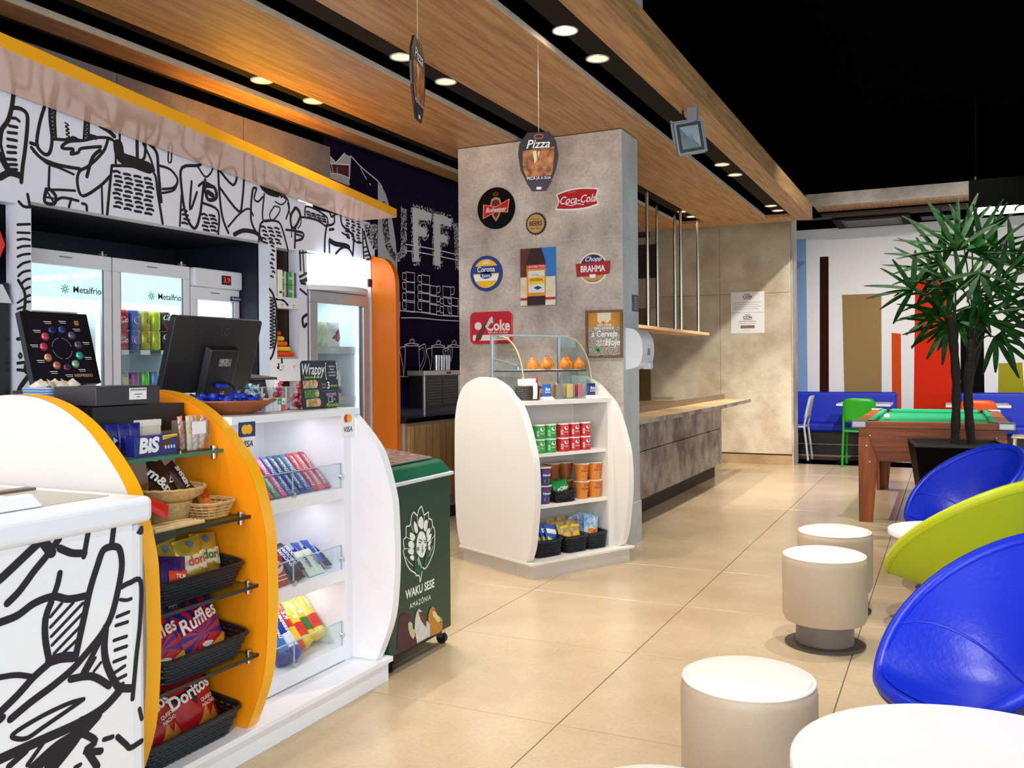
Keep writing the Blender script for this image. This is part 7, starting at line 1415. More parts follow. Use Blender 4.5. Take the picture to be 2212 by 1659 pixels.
for tier in range(2):
    tn = ('lower', 'upper')[tier]; z = 0.741 + 0.0915 * tier
    for q in range(2): crisp_tube('green crisp tube, %s tier, %s' % (tn, ('nearer the left panel', 'nearer the red tubes')[q]), (40, 160, 70), 0.20 + 0.092 * q, 0.17, z, -0.1, 'green crisp tubes')
    for q in range(3): crisp_tube('red crisp tube, %s tier, %s of three' % (tn, ('left', 'middle', 'right')[q]), (196, 26, 40), 0.40 + 0.094 * q, 0.17, z, -0.1, 'red crisp tubes')
for q in range(2): crisp_tube('red crisp tube standing behind the front rows, %s one' % ('left', 'right')[q], (170, 24, 40), 0.372 + 0.094 * q, 0.27, 0.741, 0, 'red crisp tubes behind')
# noodle cups
def noodle(label, rgb, s, d, z, group):
    o = kthing('noodle_cup', label, 'noodles', s, d, z, -0.1, group); r0_, r1_, h = 0.037, 0.052, 0.112
    m = MB(); m.lathe([(0, 0), (r0_, 0), (r1_, h), (0, h)], 26); m.build('cup_wall', M('cup%s' % (rgb,), rgb, 0.35), o, smooth=True)
    m = MB(); m.lathe([(r1_, h - 0.004), (r1_ + 0.004, h), (r1_ + 0.003, h + 0.003), (0, h + 0.003)], 26, cap=False); m.build('lid', M('cuplid', (226, 214, 196), 0.4), o, smooth=True)
    def cf(x, y, e=1.012): r = (r0_ + (r1_ - r0_) * y / h) * e; a = x / 0.045; return Vector((r * math.sin(a), -r * math.cos(a), y))
    m = MB(); m.poly([cf(a, b + 0.028) for a, b in circ(0.026, 18, 0.006, 0, 0.018)]); m.build('soup_print', M('soup', (216, 150, 60), 0.4, rgb2=(150, 70, 30), scale=110), o)
    text(o, 'CUP', 0.026, None, M('cup_red', (190, 40, 50), 0.4), bold=0.03, conform=lambda x, y: cf(x + 0.01, y + 0.088, 1.02)); text(o, 'Noodles', 0.022, None, M('cup_red', (190, 40, 50)) if rgb[0] > 100 else PAPER, bold=0.03, conform=lambda x, y: cf(x + 0.01, y + 0.066, 1.02)); return o
for tier in range(2):
    tn = ('lower', 'upper')[tier]; z = 0.419 + 0.1165 * tier
    noodle('blue noodle cup, %s one of the pair by the left panel' % tn, (40, 56, 130), 0.235, 0.17, z, 'blue noodle cups')
    for q in range(2): noodle('orange noodle cup, %s tier, %s' % (tn, ('beside the biscuits', 'by the right panel')[q]), (220, 138, 50), 0.57 + 0.113 * q, 0.18, z, 'orange noodle cups')
for q in range(2): noodle('brown noodle cup standing at the back, %s one' % ('left', 'right')[q], (150, 92, 44), 0.43 + 0.112 * q, 0.31, 0.5355, 'noodle cups at the back'); 
for q in range(2): noodle('brown noodle cup at the very back under another, %s one' % ('left', 'right')[q], (150, 92, 44), 0.43 + 0.112 * q, 0.31, 0.419, 'noodle cups at the back')
o = kput(basket('small_basket', 'black basket of green biscuit packets between the noodle cups', 0.17, 0.12, 0.07, 0.07, WICK, None, 0.9, 6, 0.03, 0.0042, 26), 0.385, 0.17, 0.419)
for q, (s, d, rl) in enumerate(((0.36, 0.20, 0.25), (0.395, 0.165, -0.12), (0.43, 0.20, -0.1))):
    b = bag('biscuit_packet', 'green biscuit packet in the small kiosk basket, %s one' % ('left', 'front', 'right')[q], 'biscuits', 0.13, 0.12, 0.03, M('pkt_green', (30, 140, 60), 0.3, bump=0.2, scale=25), 'green biscuit packets', [('eQlibri', 0.032, 0, 0.01, (250, 250, 250), dict(bold=0.02, shear=0.3))] if q == 1 else [], [([(-0.04, -0.05), (0.05, -0.05), (0.05, -0.025), (-0.03, -0.025)], (220, 230, 190))]); kput(b, s, d, 0.43, 0, 0.2, rl)
# bottom baskets
for q, (s, lab, wd) in enumerate(((0.20, 'left', 0.23), (0.43, 'middle', 0.20), (0.61, 'right', 0.19))):
    kput(basket('deck_basket', 'black basket on the kiosk deck, %s of three' % lab, wd - 0.02, 0.20, 0.10, 0.11, WICK, 'black baskets on the kiosk deck', 0.9, 8, 0.03, 0.0048, 30), s, 0.16, 0.1005)
blue = M('pkt_blue', (30, 80, 180), 0.3, bump=0.2, scale=25); cl = M('pkt_clear', (206, 186, 130), 0.3, rgb2=(150, 110, 60), scale=30); sky = M('pkt_sky', (70, 140, 200), 0.3, rgb2=(210, 230, 245), scale=30)
for q in range(6):
    b = bag('blue_packet', 'blue and white snack packet in the left deck basket, place %d' % (q + 1), 'snack', 0.12, 0.17, 0.02, blue, 'blue packets', [], [([(-0.05, -0.02), (0.05, -0.05), (0.05, -0.03), (-0.05, 0.01)], (250, 220, 60)), ([(-0.05, 0.03), (0.05, 0.02), (0.05, 0.05), (-0.05, 0.06)], (240, 244, 250))]); b['label'] = 'blue and white snack packet in the left deck basket, %s from the back' % ('first', 'second', 'third', 'fourth', 'fifth', 'sixth')[q]; kput(b, 0.145 + 0.02 * q, 0.21 - 0.025 * q, 0.125, 0.3, 0.3, 0.15)
for q, (s, d, z) in enumerate(((0.39, 0.20, 0.15), (0.46, 0.20, 0.15), (0.41, 0.13, 0.135), (0.48, 0.13, 0.135))):
    b = bag('yellow_packet', 'yellow and clear snack packet in the middle deck basket, %s' % ('back left', 'back right', 'front left', 'front right')[q], 'snack', 0.115, 0.16, 0.03, cl, 'yellow packets', [], [(circ(0.036, 14, 0, -0.02, 0.026), (244, 190, 50)), ([(-0.04, 0.03), (0.04, 0.03), (0.04, 0.05), (-0.04, 0.05)], (240, 210, 60)), ([(-0.02, -0.06), (0.04, -0.06), (0.03, -0.04), (-0.01, -0.045)], (110, 60, 140))]); kput(b, s, d, z, 0.1, 0.35, 0.1 * (q % 2 * 2 - 1))
for q, (s, d) in enumerate(((0.585, 0.20), (0.62, 0.17), (0.66, 0.20), (0.60, 0.13))):
    b = bag('sky_packet', 'sky blue popcorn packet in the right deck basket, %s' % ('back left', 'middle', 'back right', 'front')[q], 'snack', 0.13, 0.17, 0.025, sky, 'popcorn packets', [('YOKI', 0.036, 0, -0.02, (220, 40, 40), dict(bold=0.04))] if q == 3 else [], [(circ(0.045, 16, 0, -0.02, 0.026), (250, 226, 80))] if q == 3 else []); kput(b, s, d, 0.14, 0.05, 0.2, 0.15 * (q - 1.5))

# ------------------------------------------------------------------ signs on the pillar
PY = 6.08
def sign(name, label, x, z): return thing(name, label, 'sign', (x, PY, z))
t = sign('round_beer_sign', 'round black beer sign with crown and red bow tie', -3.03, 2.468)
plate(t, 'disc', M('sign_black', (8, 5, 5), 0.5, spec=0.15), FRONT(0, 0, 0), circ(0.155, 48), 0.012)
f = lambda dz=0.0: FRONT(0, -0.0125 - dz, 0)
decal(t, 'crest', M('crest_silver', (176, 150, 130), 0.4), f(), [[(-0.05, 0.02), (-0.035, 0.07), (0.0, 0.085), (0.035, 0.07), (0.05, 0.02), (0.03, -0.06), (0.0, -0.10), (-0.03, -0.06)]]); decal(t, 'crest_field', M('crest_red', (120, 20, 24), 0.4), f(), [[(-0.036, 0.02), (-0.025, 0.055), (0.0, 0.066), (0.025, 0.055), (0.036, 0.02), (0.02, -0.05), (0, -0.08), (-0.02, -0.05)]], 0.0014)
decal(t, 'bow_tie', M('tie_edge', (222, 160, 120), 0.4), f(), [[(-0.105, 0.035), (0, 0.012), (0.115, 0.062), (0.10, -0.04), (0.0, -0.03), (-0.11, -0.075)]], 0.002); decal(t, 'bow_field', M('tie_red', (196, 24, 28), 0.4), f(), [[(-0.097, 0.028), (0, 0.005), (0.106, 0.052), (0.094, -0.034), (0.0, -0.023), (-0.10, -0.066)]], 0.0026)
text(t, 'Budweiser', 0.05, FRONT(0, -0.0158, -0.012), PAPER, shear=0.35, bold=0.01, sx=0.8)
strokes(t, 'crown', M('crown_gold', (150, 90, 40), 0.4), f(), [([(-0.018, 0.095), (-0.02, 0.118), (-0.009, 0.105), (0, 0.125), (0.009, 0.105), (0.02, 0.118), (0.018, 0.095), (-0.018, 0.095)], 0.005)])
t = sign('bottle_cap_sign', 'bottle cap shaped sign reading BEERS', -2.705, 2.328)
cap = [((0.083 if q % 2 else 0.076) * math.cos(2 * PI * q / 48), (0.083 if q % 2 else 0.076) * math.sin(2 * PI * q / 48)) for q in range(48)]
plate(t, 'cap_disc', M('cap_dark', (52, 38, 26), 0.5), FRONT(0, 0, 0), cap, 0.014); plate(t, 'cap_face', M('cap_tan', (196, 156, 96), 0.5), FRONT(0, -0.014, 0), circ(0.068, 36), 0.002)
text(t, 'BEERS', 0.046, FRONT(0, -0.0165, 0), INK, bold=0.02, sx=0.85); text(t, 'This Is', 0.024, FRONT(-0.01, -0.0165, 0.034), INK, shear=0.3); text(t, 'For You!', 0.024, FRONT(0, -0.0165, -0.034), INK, shear=0.3)
t = sign('fishtail_sign', 'red and white fishtail shaped cola sign', -2.38, 2.483)
fish = smooth_pts([(-0.165, 0.045), (-0.08, 0.068), (0, 0.076), (0.08, 0.073), (0.165, 0.06)], 4) + [(0.145, 0.0), (0.165, -0.055)] + smooth_pts([(0.165, -0.055), (0.08, -0.075), (0, -0.08), (-0.08, -0.078), (-0.172, -0.068)], 4)[1:] + [(-0.145, -0.01)]
plate(t, 'board', PAPER, FRONT(0, 0, 0), fish, 0.012); plate(t, 'red_field', M('cola_red', (190, 22, 30), 0.35), FRONT(0, -0.012, 0), [(x * 0.93, y * 0.86) for x, y in fish], 0.0015)
text(t, 'Coca-Cola', 0.078, FRONT(0, -0.0145, -0.008), PAPER, shear=0.35, bold=0.012, sx=0.82); text(t, 'DRINK', 0.018, FRONT(-0.04, -0.0145, 0.05), M('cola_pink', (230, 150, 140), 0.5), spacing=1.2); strokes(t, 'swash', PAPER, FRONT(0, -0.0136, 0), [(smooth_pts([(-0.09, -0.035), (-0.04, -0.045), (0.0, -0.036), (0.05, -0.048)], 4), 0.006)])
t = sign('round_blue_sign', 'round yellow beer sign with thick blue ring', -3.115, 1.985)
plate(t, 'disc', M('corona_blue', (28, 62, 140), 0.4), FRONT(0, 0, 0), circ(0.133, 48), 0.014); plate(t, 'yellow_field', M('corona_yellow', (246, 196, 40), 0.4), FRONT(0, -0.014, 0), circ(0.108, 40), 0.001)
decal(t, 'white_field', PAPER, FRONT(0, -0.015, 0), [[(0.106 * math.cos(a), 0.106 * math.sin(a)) for a in [PI * (0.06) - 2 * PI * q / 40 * 0.28 for q in range(0)]] + [(-0.106, -0.008), (0.106, -0.008), (0.09, -0.055), (-0.09, -0.055)]]); decal(t, 'banner', M('corona_blue'), FRONT(0, -0.0158, 0), [[(-0.112, 0.0), (-0.10, 0.055), (0.10, 0.055), (0.112, 0.0)], circ(0.05, 24, 0, -0.012, 0.028)], 0.0006)
text(t, 'Corona', 0.056, FRONT(0, -0.017, 0.03), PAPER, bold=0.02, sx=0.85); text(t, 'Extra', 0.036, FRONT(0, -0.017, -0.018), PAPER, bold=0.01, sx=0.9)
strokes(t, 'crown', M('corona_cream', (250, 240, 210), 0.4), FRONT(0, -0.0155, 0.075), [([(-0.03, 0), (0.03, 0)], 0.008)] + [([(0.008 * q, 0.002), (0.012 * q, 0.022 - 0.001 * q * q)], 0.006) for q in (-2, -1, 0, 1, 2)])
t = sign('bottle_plank_sign', 'plank sign painted with a brown beer bottle', -2.693, 1.94)
for q in range(5):
    x0 = -0.14 + 0.0562 * q; plate(t, 'plank', M('plank_paint%d' % q, ((92, 40, 36), (70, 30, 26), (60, 26, 22), (70, 120, 190), (50, 130, 210))[q], 0.45), FRONT(x0 + 0.0275, 0, 0), [(-0.0275, -0.21), (0.0275, -0.21), (0.0275, 0.21), (-0.0275, 0.21)], 0.012)
P = FRONT(0, -0.0122, 0)
decal(t, 'sky_print', M('bk_sky', (40, 120, 200), 0.5), P, [[(0.05, 0.0), (0.139, 0.0), (0.139, 0.208), (0.02, 0.208)]]); decal(t, 'sand_print', M('bk_sand', (220, 200, 150), 0.5, rgb2=(240, 235, 225), scale=8), P, [[(-0.139, -0.208), (0.139, -0.208), (0.139, 0.0), (-0.139, 0.0)]]); decal(t, 'brown_print', M('bk_brown', (90, 44, 40), 0.5), P, [[(-0.139, 0.0), (-0.05, 0.0), (-0.05, 0.208), (-0.139, 0.208)]]); decal(t, 'red_band', M('bk_red', (196, 40, 40), 0.5), P, [[(-0.139, -0.17), (0.139, -0.17), (0.139, -0.15), (-0.139, -0.15)]], 0.0011)
decal(t, 'bottle_print', M('bottle_brown', (48, 22, 20), 0.35), P, [[(-0.085, -0.207), (0.058, -0.207), (0.063, -0.1), (0.063, 0.10), (0.058, 0.13), (0.048, 0.16), (0.036, 0.185), (0.032, 0.208), (-0.058, 0.208), (-0.062, 0.185), (-0.074, 0.16), (-0.084, 0.13), (-0.088, 0.10), (-0.088, -0.1)]], 0.0014)
decal(t, 'label_print', M('lab_orange', (230, 150, 40), 0.5), P, [[(-0.088, -0.14), (0.063, -0.14), (0.063, 0.085), (-0.088, 0.085)]], 0.0018); decal(t, 'label_white', M('lab_white', (226, 230, 232), 0.5), P, [[(-0.074, -0.115), (0.053, -0.115), (0.053, 0.045), (-0.074, 0.045)]], 0.0022); decal(t, 'label_yellow', M('lab_yellow', (236, 214, 50), 0.5), P, [[(-0.07, -0.06), (0.05, -0.05), (0.05, 0.01), (-0.07, -0.005)]], 0.0025); decal(t, 'label_red', M('lab_red', (206, 40, 36), 0.5), P, [[(-0.083, 0.06), (0.06, 0.06), (0.06, 0.09), (-0.083, 0.09)]], 0.0025); decal(t, 'label_diamond', M('lab_navy', (34, 60, 100), 0.5), P, [[(-0.035, -0.08), (0, -0.065), (0.035, -0.08), (0, -0.095)]], 0.0028)
text(t, 'ANTARCTICA', 0.021, FRONT(-0.01, -0.0154, 0.074), PAPER, bold=0.01); text(t, 'ORIGINAL', 0.03, FRONT(-0.01, -0.0157, -0.022), M('lab_red'), bold=0.03, sx=0.82); text(t, 'Cerveja', 0.018, FRONT(-0.02, -0.0157, 0.016), M('lab_navy'))
t = sign('oval_beer_sign', 'round cream beer sign crossed by a red banner', -2.265, 1.98)
plate(t, 'disc', M('brahma_cream', (238, 228, 200), 0.45), FRONT(0, 0, 0), circ(0.11, 40, 0, 0, 0.112), 0.012); plate(t, 'blue_field', M('brahma_blue', (34, 40, 96), 0.45), FRONT(0, -0.012, 0), circ(0.098, 36), 0.0008); decal(t, 'wheat_print', M('wheat', (196, 150, 90), 0.5), FRONT(0, -0.0129, 0), [[(-0.085, -0.045), (0.085, -0.045), (0.06, -0.08), (0.0, -0.096), (-0.06, -0.08)]])
plate(t, 'banner', M('brahma_red', (170, 22, 30), 0.4), FRONT(0, -0.0128, -0.005), [(-0.128, 0.04), (-0.06, 0.045), (0.06, 0.05), (0.13, 0.052), (0.122, -0.04), (0.06, -0.046), (-0.06, -0.05), (-0.122, -0.052)], 0.006)
text(t, 'BRAHMA', 0.062, FRONT(0, -0.0195, -0.006), PAPER, bold=0.03, sx=0.74); text(t, 'Chopp', 0.046, FRONT(0, -0.0145, 0.064), PAPER, bold=0.015, shear=0.35); decal(t, 'mug', PAPER, FRONT(0, -0.0195, -0.055), [[(-0.02, -0.015), (0.02, -0.015), (0.024, 0.012), (-0.024, 0.012)]])
t = sign('red_tray_sign', 'red enamel tray sign with cola bottle', -3.08, 1.578)
plate(t, 'tray', M('tray_red', (206, 16, 44), 0.3), FRONT(0, 0, 0), rrect(0.355, 0.24, 0.045, 6), 0.014, 0.005); plate(t, 'tray_field', M('tray_red2', (196, 20, 42), 0.35), FRONT(0, -0.0142, 0), rrect(0.31, 0.195, 0.03, 5), 0.0006)
decal(t, 'white_band', M('tray_white', (238, 226, 214), 0.45), FRONT(0, -0.015, 0), [[(-0.15, -0.095), (0.153, -0.095), (0.153, -0.052), (-0.15, -0.052)]]); text(t, 'Coke', 0.11, FRONT(0.06, -0.0162, 0.012), M('tray_white'), bold=0.03, sx=0.82); text(t, 'Refreshes You Best!', 0.026, FRONT(0.06, -0.0162, -0.036), M('tray_white'), shear=0.3, sx=0.8); text(t, 'ICE COLD', 0.02, FRONT(0.05, -0.0164, -0.074), M('tray_red2'), spacing=1.3)
decal(t, 'bottle_print', M('cola_brown', (110, 40, 30), 0.4), FRONT(0, -0.0155, 0), [[(-0.135, -0.105), (-0.085, -0.09), (-0.05, -0.015), (-0.01, 0.05), (-0.02, 0.06), (-0.075, 0.005), (-0.12, -0.055)]]); decal(t, 'cap_print', M('tray_white'), FRONT(0, -0.016, 0), [circ(0.03, 20, -0.105, 0.015)]); decal(t, 'bottle_neck', M('glass_pale', (200, 214, 206), 0.4), FRONT(0, -0.0165, 0), [[(-0.045, 0.008), (-0.03, -0.004), (0.022, 0.055), (0.015, 0.085), (-0.008, 0.072)]])
t = sign('framed_beer_poster', 'wooden framed poster about beer with white lettering', -2.185, 1.512)
w2, h2 = 0.137, 0.168
FRW = WOOD('poster_frame_wood', (140, 100, 60), (100, 66, 36), 2, 2.0, 0.5, False)
for a, b_, c2, d2 in ((-w2, -h2, w2, -h2 + 0.016), (-w2, h2 - 0.016, w2, h2), (-w2, -h2 + 0.016, -w2 + 0.016, h2 - 0.016), (w2 - 0.016, -h2 + 0.016, w2, h2 - 0.016)): m = MB(); m.box((a, -0.022, b_), (c2, 0, d2)); m.build('frame_bar', FRW, t)
m = MB(); m.box((-w2 + 0.016, -0.008, -h2 + 0.016), (w2 - 0.016, -0.002, h2 - 0.016)); m.build('poster', M('poster_speckle', (210, 204, 196), 0.6, rgb2=(96, 84, 74), scale=130, detail=1), t)
decal(t, 'beer_print', M('beer_amber', (222, 150, 50), 0.5, var=0.3, scale=14), FRONT(0, -0.008, 0), [[(-0.12, 0.05), (0.12, 0.05), (0.12, 0.15), (-0.12, 0.15)]]); decal(t, 'foam_print', M('foam', (240, 224, 196), 0.6), FRONT(0, -0.008, 0), [[(-0.05, 0.09), (-0.03, 0.07), (-0.01, 0.095), (0.02, 0.075), (0.05, 0.10), (0.05, 0.15), (-0.05, 0.15)]], 0.0013)
for s, z, sz in (('NÃO DEIXE', 0.062, 0.026), ('PARA AMANHÃ', 0.04, 0.026), ('a Cerveja', -0.0, 0.062), ('QUE VOCÊ', -0.052, 0.024), ('PODE TOMAR', -0.075, 0.02)): text(t, s, sz, FRONT(-0.01 if z < -0.04 else 0.0, -0.0105, z), PAPER, bold=0.02, sx=0.8, shear=0.15 if 'C' in s and z == -0.0 else 0)
text(t, 'Hoje', 0.07, FRONT(0.06, -0.0108, -0.06), PAPER, bold=0.02, shear=0.2, sx=0.8); decal(t, 'clover', M('clover', (50, 140, 60), 0.5), FRONT(-0.055, -0.0095, -0.115), [circ(0.014, 10, 0, 0.008), circ(0.012, 10, 0.014, -0.002)])
# dispenser and plaque on the pillar side
t = thing('towel_dispenser', 'white paper towel dispenser on the side of the pillar', 'dispenser', (-2.05, 6.27, 1.26), PI / 2)
pr = smooth_pts([(0.0, 0.0), (-0.02, 0.0), (-0.10, 0.03), (-0.125, 0.12), (-0.115, 0.22), (-0.07, 0.28), (0.0, 0.295)], 4)
m = MB(); m.prism(pr, 0, -0.14, 0.14); m.build('cover', M('dispenser_white', (226, 228, 236), 0.3), t, fix=True, bevel=0.008)
m = MB(); m.box((0.03, -0.13, 0.0), (0.10, -0.07, 0.05)); m.build('outlet', M('dispenser_grey', (200, 206, 220), 0.35), t, bevel=0.008); m = MB(); m.box((-0.02, -0.132, 0.10), (0.02, -0.118, 0.15)); m.build('window_slot', M('slot_blue', (90, 110, 150), 0.3), t)
t = thing('blue_plaque', 'small navy plaque on the daylit pillar side', 'plaque', (-2.05, 6.355, 1.74), PI / 2)
plate(t, 'plate', M('plaque_navy', (32, 40, 84), 0.4), FRONT(0, 0, 0), rrect(0.13, 0.12, 0.004), 0.006); strokes(t, 'plaque_print', M('plaque_ink', (170, 180, 210), 0.5), FRONT(0, -0.0062, 0), [([(-0.04, 0.04 - 0.016 * q), (0.04 - 0.01 * (q % 2), 0.04 - 0.016 * q)], 0.004) for q in range(6)])
# ------------------------------------------------------------------ buffet counter
t = thing('buffet_counter', 'long buffet counter clad in weathered stone panels', 'counter', (-2.75, 8.7, 0))
SLATE = CONCRETE('weathered_slate', (190, 180, 172), (108, 98, 92), 3.2, 0.45, 0.35)
m = MB(); m.box((-0.35, -2.2, 0.14), (0.37, 1.79, 0.835)); m.build('carcass', M('carcass_dark', (44, 36, 30), 0.7), t)
ys = [-2.2, -0.945, 0.455, 1.80]
for a, b in zip(ys, ys[1:]):
    for z0, z1 in ((0.145, 0.548), (0.556, 0.835)): m = MB(); m.box((0.37, a + 0.002, z0), (0.39, b - 0.002, z1)); m.build('stone_panel', SLATE, t)
m = MB(); m.box((-0.3, -2.1, 0), (0.33, 1.70, 0.14)); m.build('kick', M('kick_dark', (40, 28, 20), 0.6), t)
TOPB = CONCRETE('buffet_top_stone', (206, 176, 132), (170, 138, 96), 2.5, 0.35, 0.1)
m = MB(); m.prism([(-0.35, -2.2), (0.62, -2.2), (0.66, -0.8), (0.67, 0.6), (0.64, 2.25), (0.33, 2.25), (0.33, 1.8), (-0.35, 1.8)], 2, 0.838, 0.872); m.build('top_slab', TOPB, t)
m = MB(); m.prism([(0.621, -2.2), (0.661, -0.8), (0.671, 0.6), (0.641, 2.25), (0.640, 2.251), (0.669, 0.6), (0.659, -0.8), (0.619, -2.2)], 2, 0.836, 0.8725); m.build('slab_edge', SLATE, t)
m = MB(); m.box((0.30, -2.2, 0.872), (0.33, 2.24, 0.93)); m.build('upstand', M('upstand_brown', (110, 88, 64), 0.3), t)
m = MB(); m.box((-0.30, -1.6, 0.873), (0.24, 0.9, 0.90)); m.build('hot_plate', M('hob_black', (34, 26, 22), 0.15), t)
m = MB(); m.box((-0.35, -1.7, 0.90), (0.26, 0.6, 0.91)); m.build('tray_rail', M('rail_brown', (130, 104, 80), 0.3), t)
# hanging shelf on steel poles
t = thing('hanging_shelf', 'wooden shelf hung on steel poles over the buffet', 'shelf', (-2.72, 9.0, 1.63))
m = MB(); m.box((-0.17, -2.3, 0), (0.17, 1.75, 0.03)); m.build('shelf_board', WOOD('shelf_maple', (232, 196, 146), (206, 164, 112), 1, 1.0, 0.4, False), t, bevel=0.003)
for x, y in ((0.12, 8.458), (0.12, 9.672), (0.12, 10.422), (-0.08, 9.459), (-0.08, 10.156), (-0.08, 8.2)):
    m = MB(); m.rod((x, y - 9.0, 0.03), (x, y - 9.0, 1.385), 0.016, 14); p = m.build('steel_pole', M('pole_steel', (206, 196, 176), 0.22, 1.0), t, smooth=True)
# notice on the partition
t = thing('wall_notice', 'white printed notice headed CON on the beige partition', 'notice', (-2.327, 11.9, 1.95))
plate(t, 'sheet', PAPER, FRONT(0, 0, 0), rrect(0.425, 0.533, 0.003), 0.006); m = MB(); m.box((-0.212, -0.0066, -0.004), (0.212, -0.006, 0.001)); m.build('sheet_joint', M('joint_grey', (190, 190, 190), 0.6), t)
NV = M('notice_navy', (40, 40, 90), 0.5); NR = M('notice_red', (200, 60, 60), 0.5); NG = M('notice_grey', (150, 150, 156), 0.6)
for dz in (0.20, -0.065):
    text(t, 'PROCON', 0.04, FRONT(0, -0.0068, dz), NV, bold=0.02) if False else text(t, 'CON', 0.05, FRONT(0, -0.0068, dz), NV, bold=0.03)
    strokes(t, 'notice_mark', NR, FRONT(0, -0.0062, dz - 0.028), [([(-0.05, 0), (0.05, 0)], 0.008)]); strokes(t, 'notice_mark', NG, FRONT(0, -0.0062, dz + 0.034), [([(-0.03, 0), (0.03, 0)], 0.012)])
strokes(t, 'notice_text', NG, FRONT(0, -0.0062, 0), [([(-0.18, 0.13 - 0.028 * q), (0.17 - 0.03 * (q % 2), 0.13 - 0.028 * q)], 0.004) for q in range(4)] + [([(-0.11, -0.115), (0.11, -0.115)], 0.008), ([(-0.1, -0.14), (0.1, -0.14)], 0.005), ([(-0.05, -0.235), (0.05, -0.235)], 0.004)])
decal(t, 'notice_box', M('notice_brown', (140, 112, 92), 0.6), FRONT(0, -0.0062, 0), [[(-0.09, -0.205), (0.09, -0.205), (0.09, -0.165), (-0.09, -0.165)]])

# ------------------------------------------------------------------ lounge seating at the end wall
BLU = M('leather_blue', (6, 44, 200), 0.5, bump=0.06, scale=120)
def banquette(x0, x1, label):
    t = thing('banquette', label, 'bench', ((x0 + x1) / 2, 13.55, 0)); w = (x1 - x0) / 2
    m = MB(); m.box((-w, 0.12, 0.40), (w, 0.32, 0.875)); m.build('backrest', BLU, t, bevel=0.03, seg=3); m = MB(); m.box((-w, -0.30, 0.34), (w, 0.12, 0.455)); m.build('seat', BLU, t, bevel=0.03, seg=3)
    m = MB(); m.box((-w + 0.02, -0.24, 0.0), (w - 0.02, 0.30, 0.34)); m.build('plinth', M('bench_base', (16, 14, 16), 0.5), t); m = MB(); m.box((-w, -0.26, 0.155), (w, -0.241, 0.165)); m.box((-w, -0.26, 0.0), (w, -0.241, 0.012)); m.build('base_trim', M('trim_tan', (150, 120, 90), 0.4), t)
banquette(-3.2, -0.645, 'blue leather banquette behind the green chair'); banquette(0.105, 2.6, 'blue leather banquette behind the orange chair')
def table(x, y, label, w=0.66):
    t = thing('cafe_table', label, 'table', (x, y, 0)); m = MB(); m.box((-w / 2, -w / 2, 0.725), (w / 2, w / 2, 0.755)); m.build('table_top', M('table_white', (236, 234, 232), 0.35), t, bevel=0.003)
    m = MB(); m.rod((0, 0, 0.02), (0, 0, 0.725), 0.035, 14); m.build('post', M('post_tan', (190, 170, 150), 0.3, 0.6), t, smooth=True); m = MB(); m.box((-0.2, -0.2, 0), (0.2, 0.2, 0.02)); m.build('foot', BLACK, t, bevel=0.004)
table(-2.45, 12.95, 'white square cafe table beside the stone partition'); table(-1.0, 12.95, 'white square cafe table behind the green chair'); table(0.33, 12.95, 'white square cafe table behind the orange chair', 0.72); 
def cafe_chair(label, rgb, x, y, rz):
    t = thing('cafe_chair', label, 'chair', (x, y, 0), rz, 'plastic cafe chairs'); mt = M('chair%s' % (rgb,), rgb, 0.35)
    m = MB(); m.grid(8, 8, lambda u, v: (0.40 * (u - 0.5), -0.21 + 0.42 * v, 0.455 - 0.015 * math.sin(PI * u) * math.sin(PI * v))); s = m.build('seat', mt, t, smooth=True); q = s.modifiers.new('solid', 'SOLIDIFY'); q.thickness = 0.022
    m = MB(); m.grid(8, 6, lambda u, v: ((0.40 - 0.03 * v) * (u - 0.5) * (1 - 0.12 * max(0, v - 0.8) * 5 * abs(2 * u - 1) ** 4), 0.20 + 0.06 * v + 0.03 * math.sin(PI * u), 0.56 + 0.30 * v - 0.02 * abs(2 * u - 1) ** 4 * v)); s = m.build('backrest', mt, t, smooth=True); q = s.modifiers.new('solid', 'SOLIDIFY'); q.thickness = 0.02
    for sx in (-1, 1):
        m = MB(); m.tube([(sx * 0.185, 0.235, 0.62), (sx * 0.19, 0.20, 0.46), (sx * 0.20, 0.23, 0.2), (sx * 0.205, 0.25, 0.0)], 0.014, 8); m.build('leg', mt, t, smooth=True); m = MB(); m.tube([(sx * 0.18, -0.18, 0.45), (sx * 0.19, -0.19, 0.2), (sx * 0.195, -0.205, 0.0)], 0.014, 8); m.build('leg', mt, t, smooth=True)
cafe_chair('green plastic chair in front of the left banquette', (30, 150, 24), -0.985, 12.15, PI); cafe_chair('orange plastic chair behind the palm trunks', (214, 84, 24), 0.305, 11.85, PI); cafe_chair('pale grey plastic chair beside the stone partition', (206, 204, 206), -1.93, 12.75, -PI / 2); cafe_chair('beige plastic chair at the right edge behind the pool table', (206, 186, 160), 0.86, 11.75, -PI / 2 - 0.1)

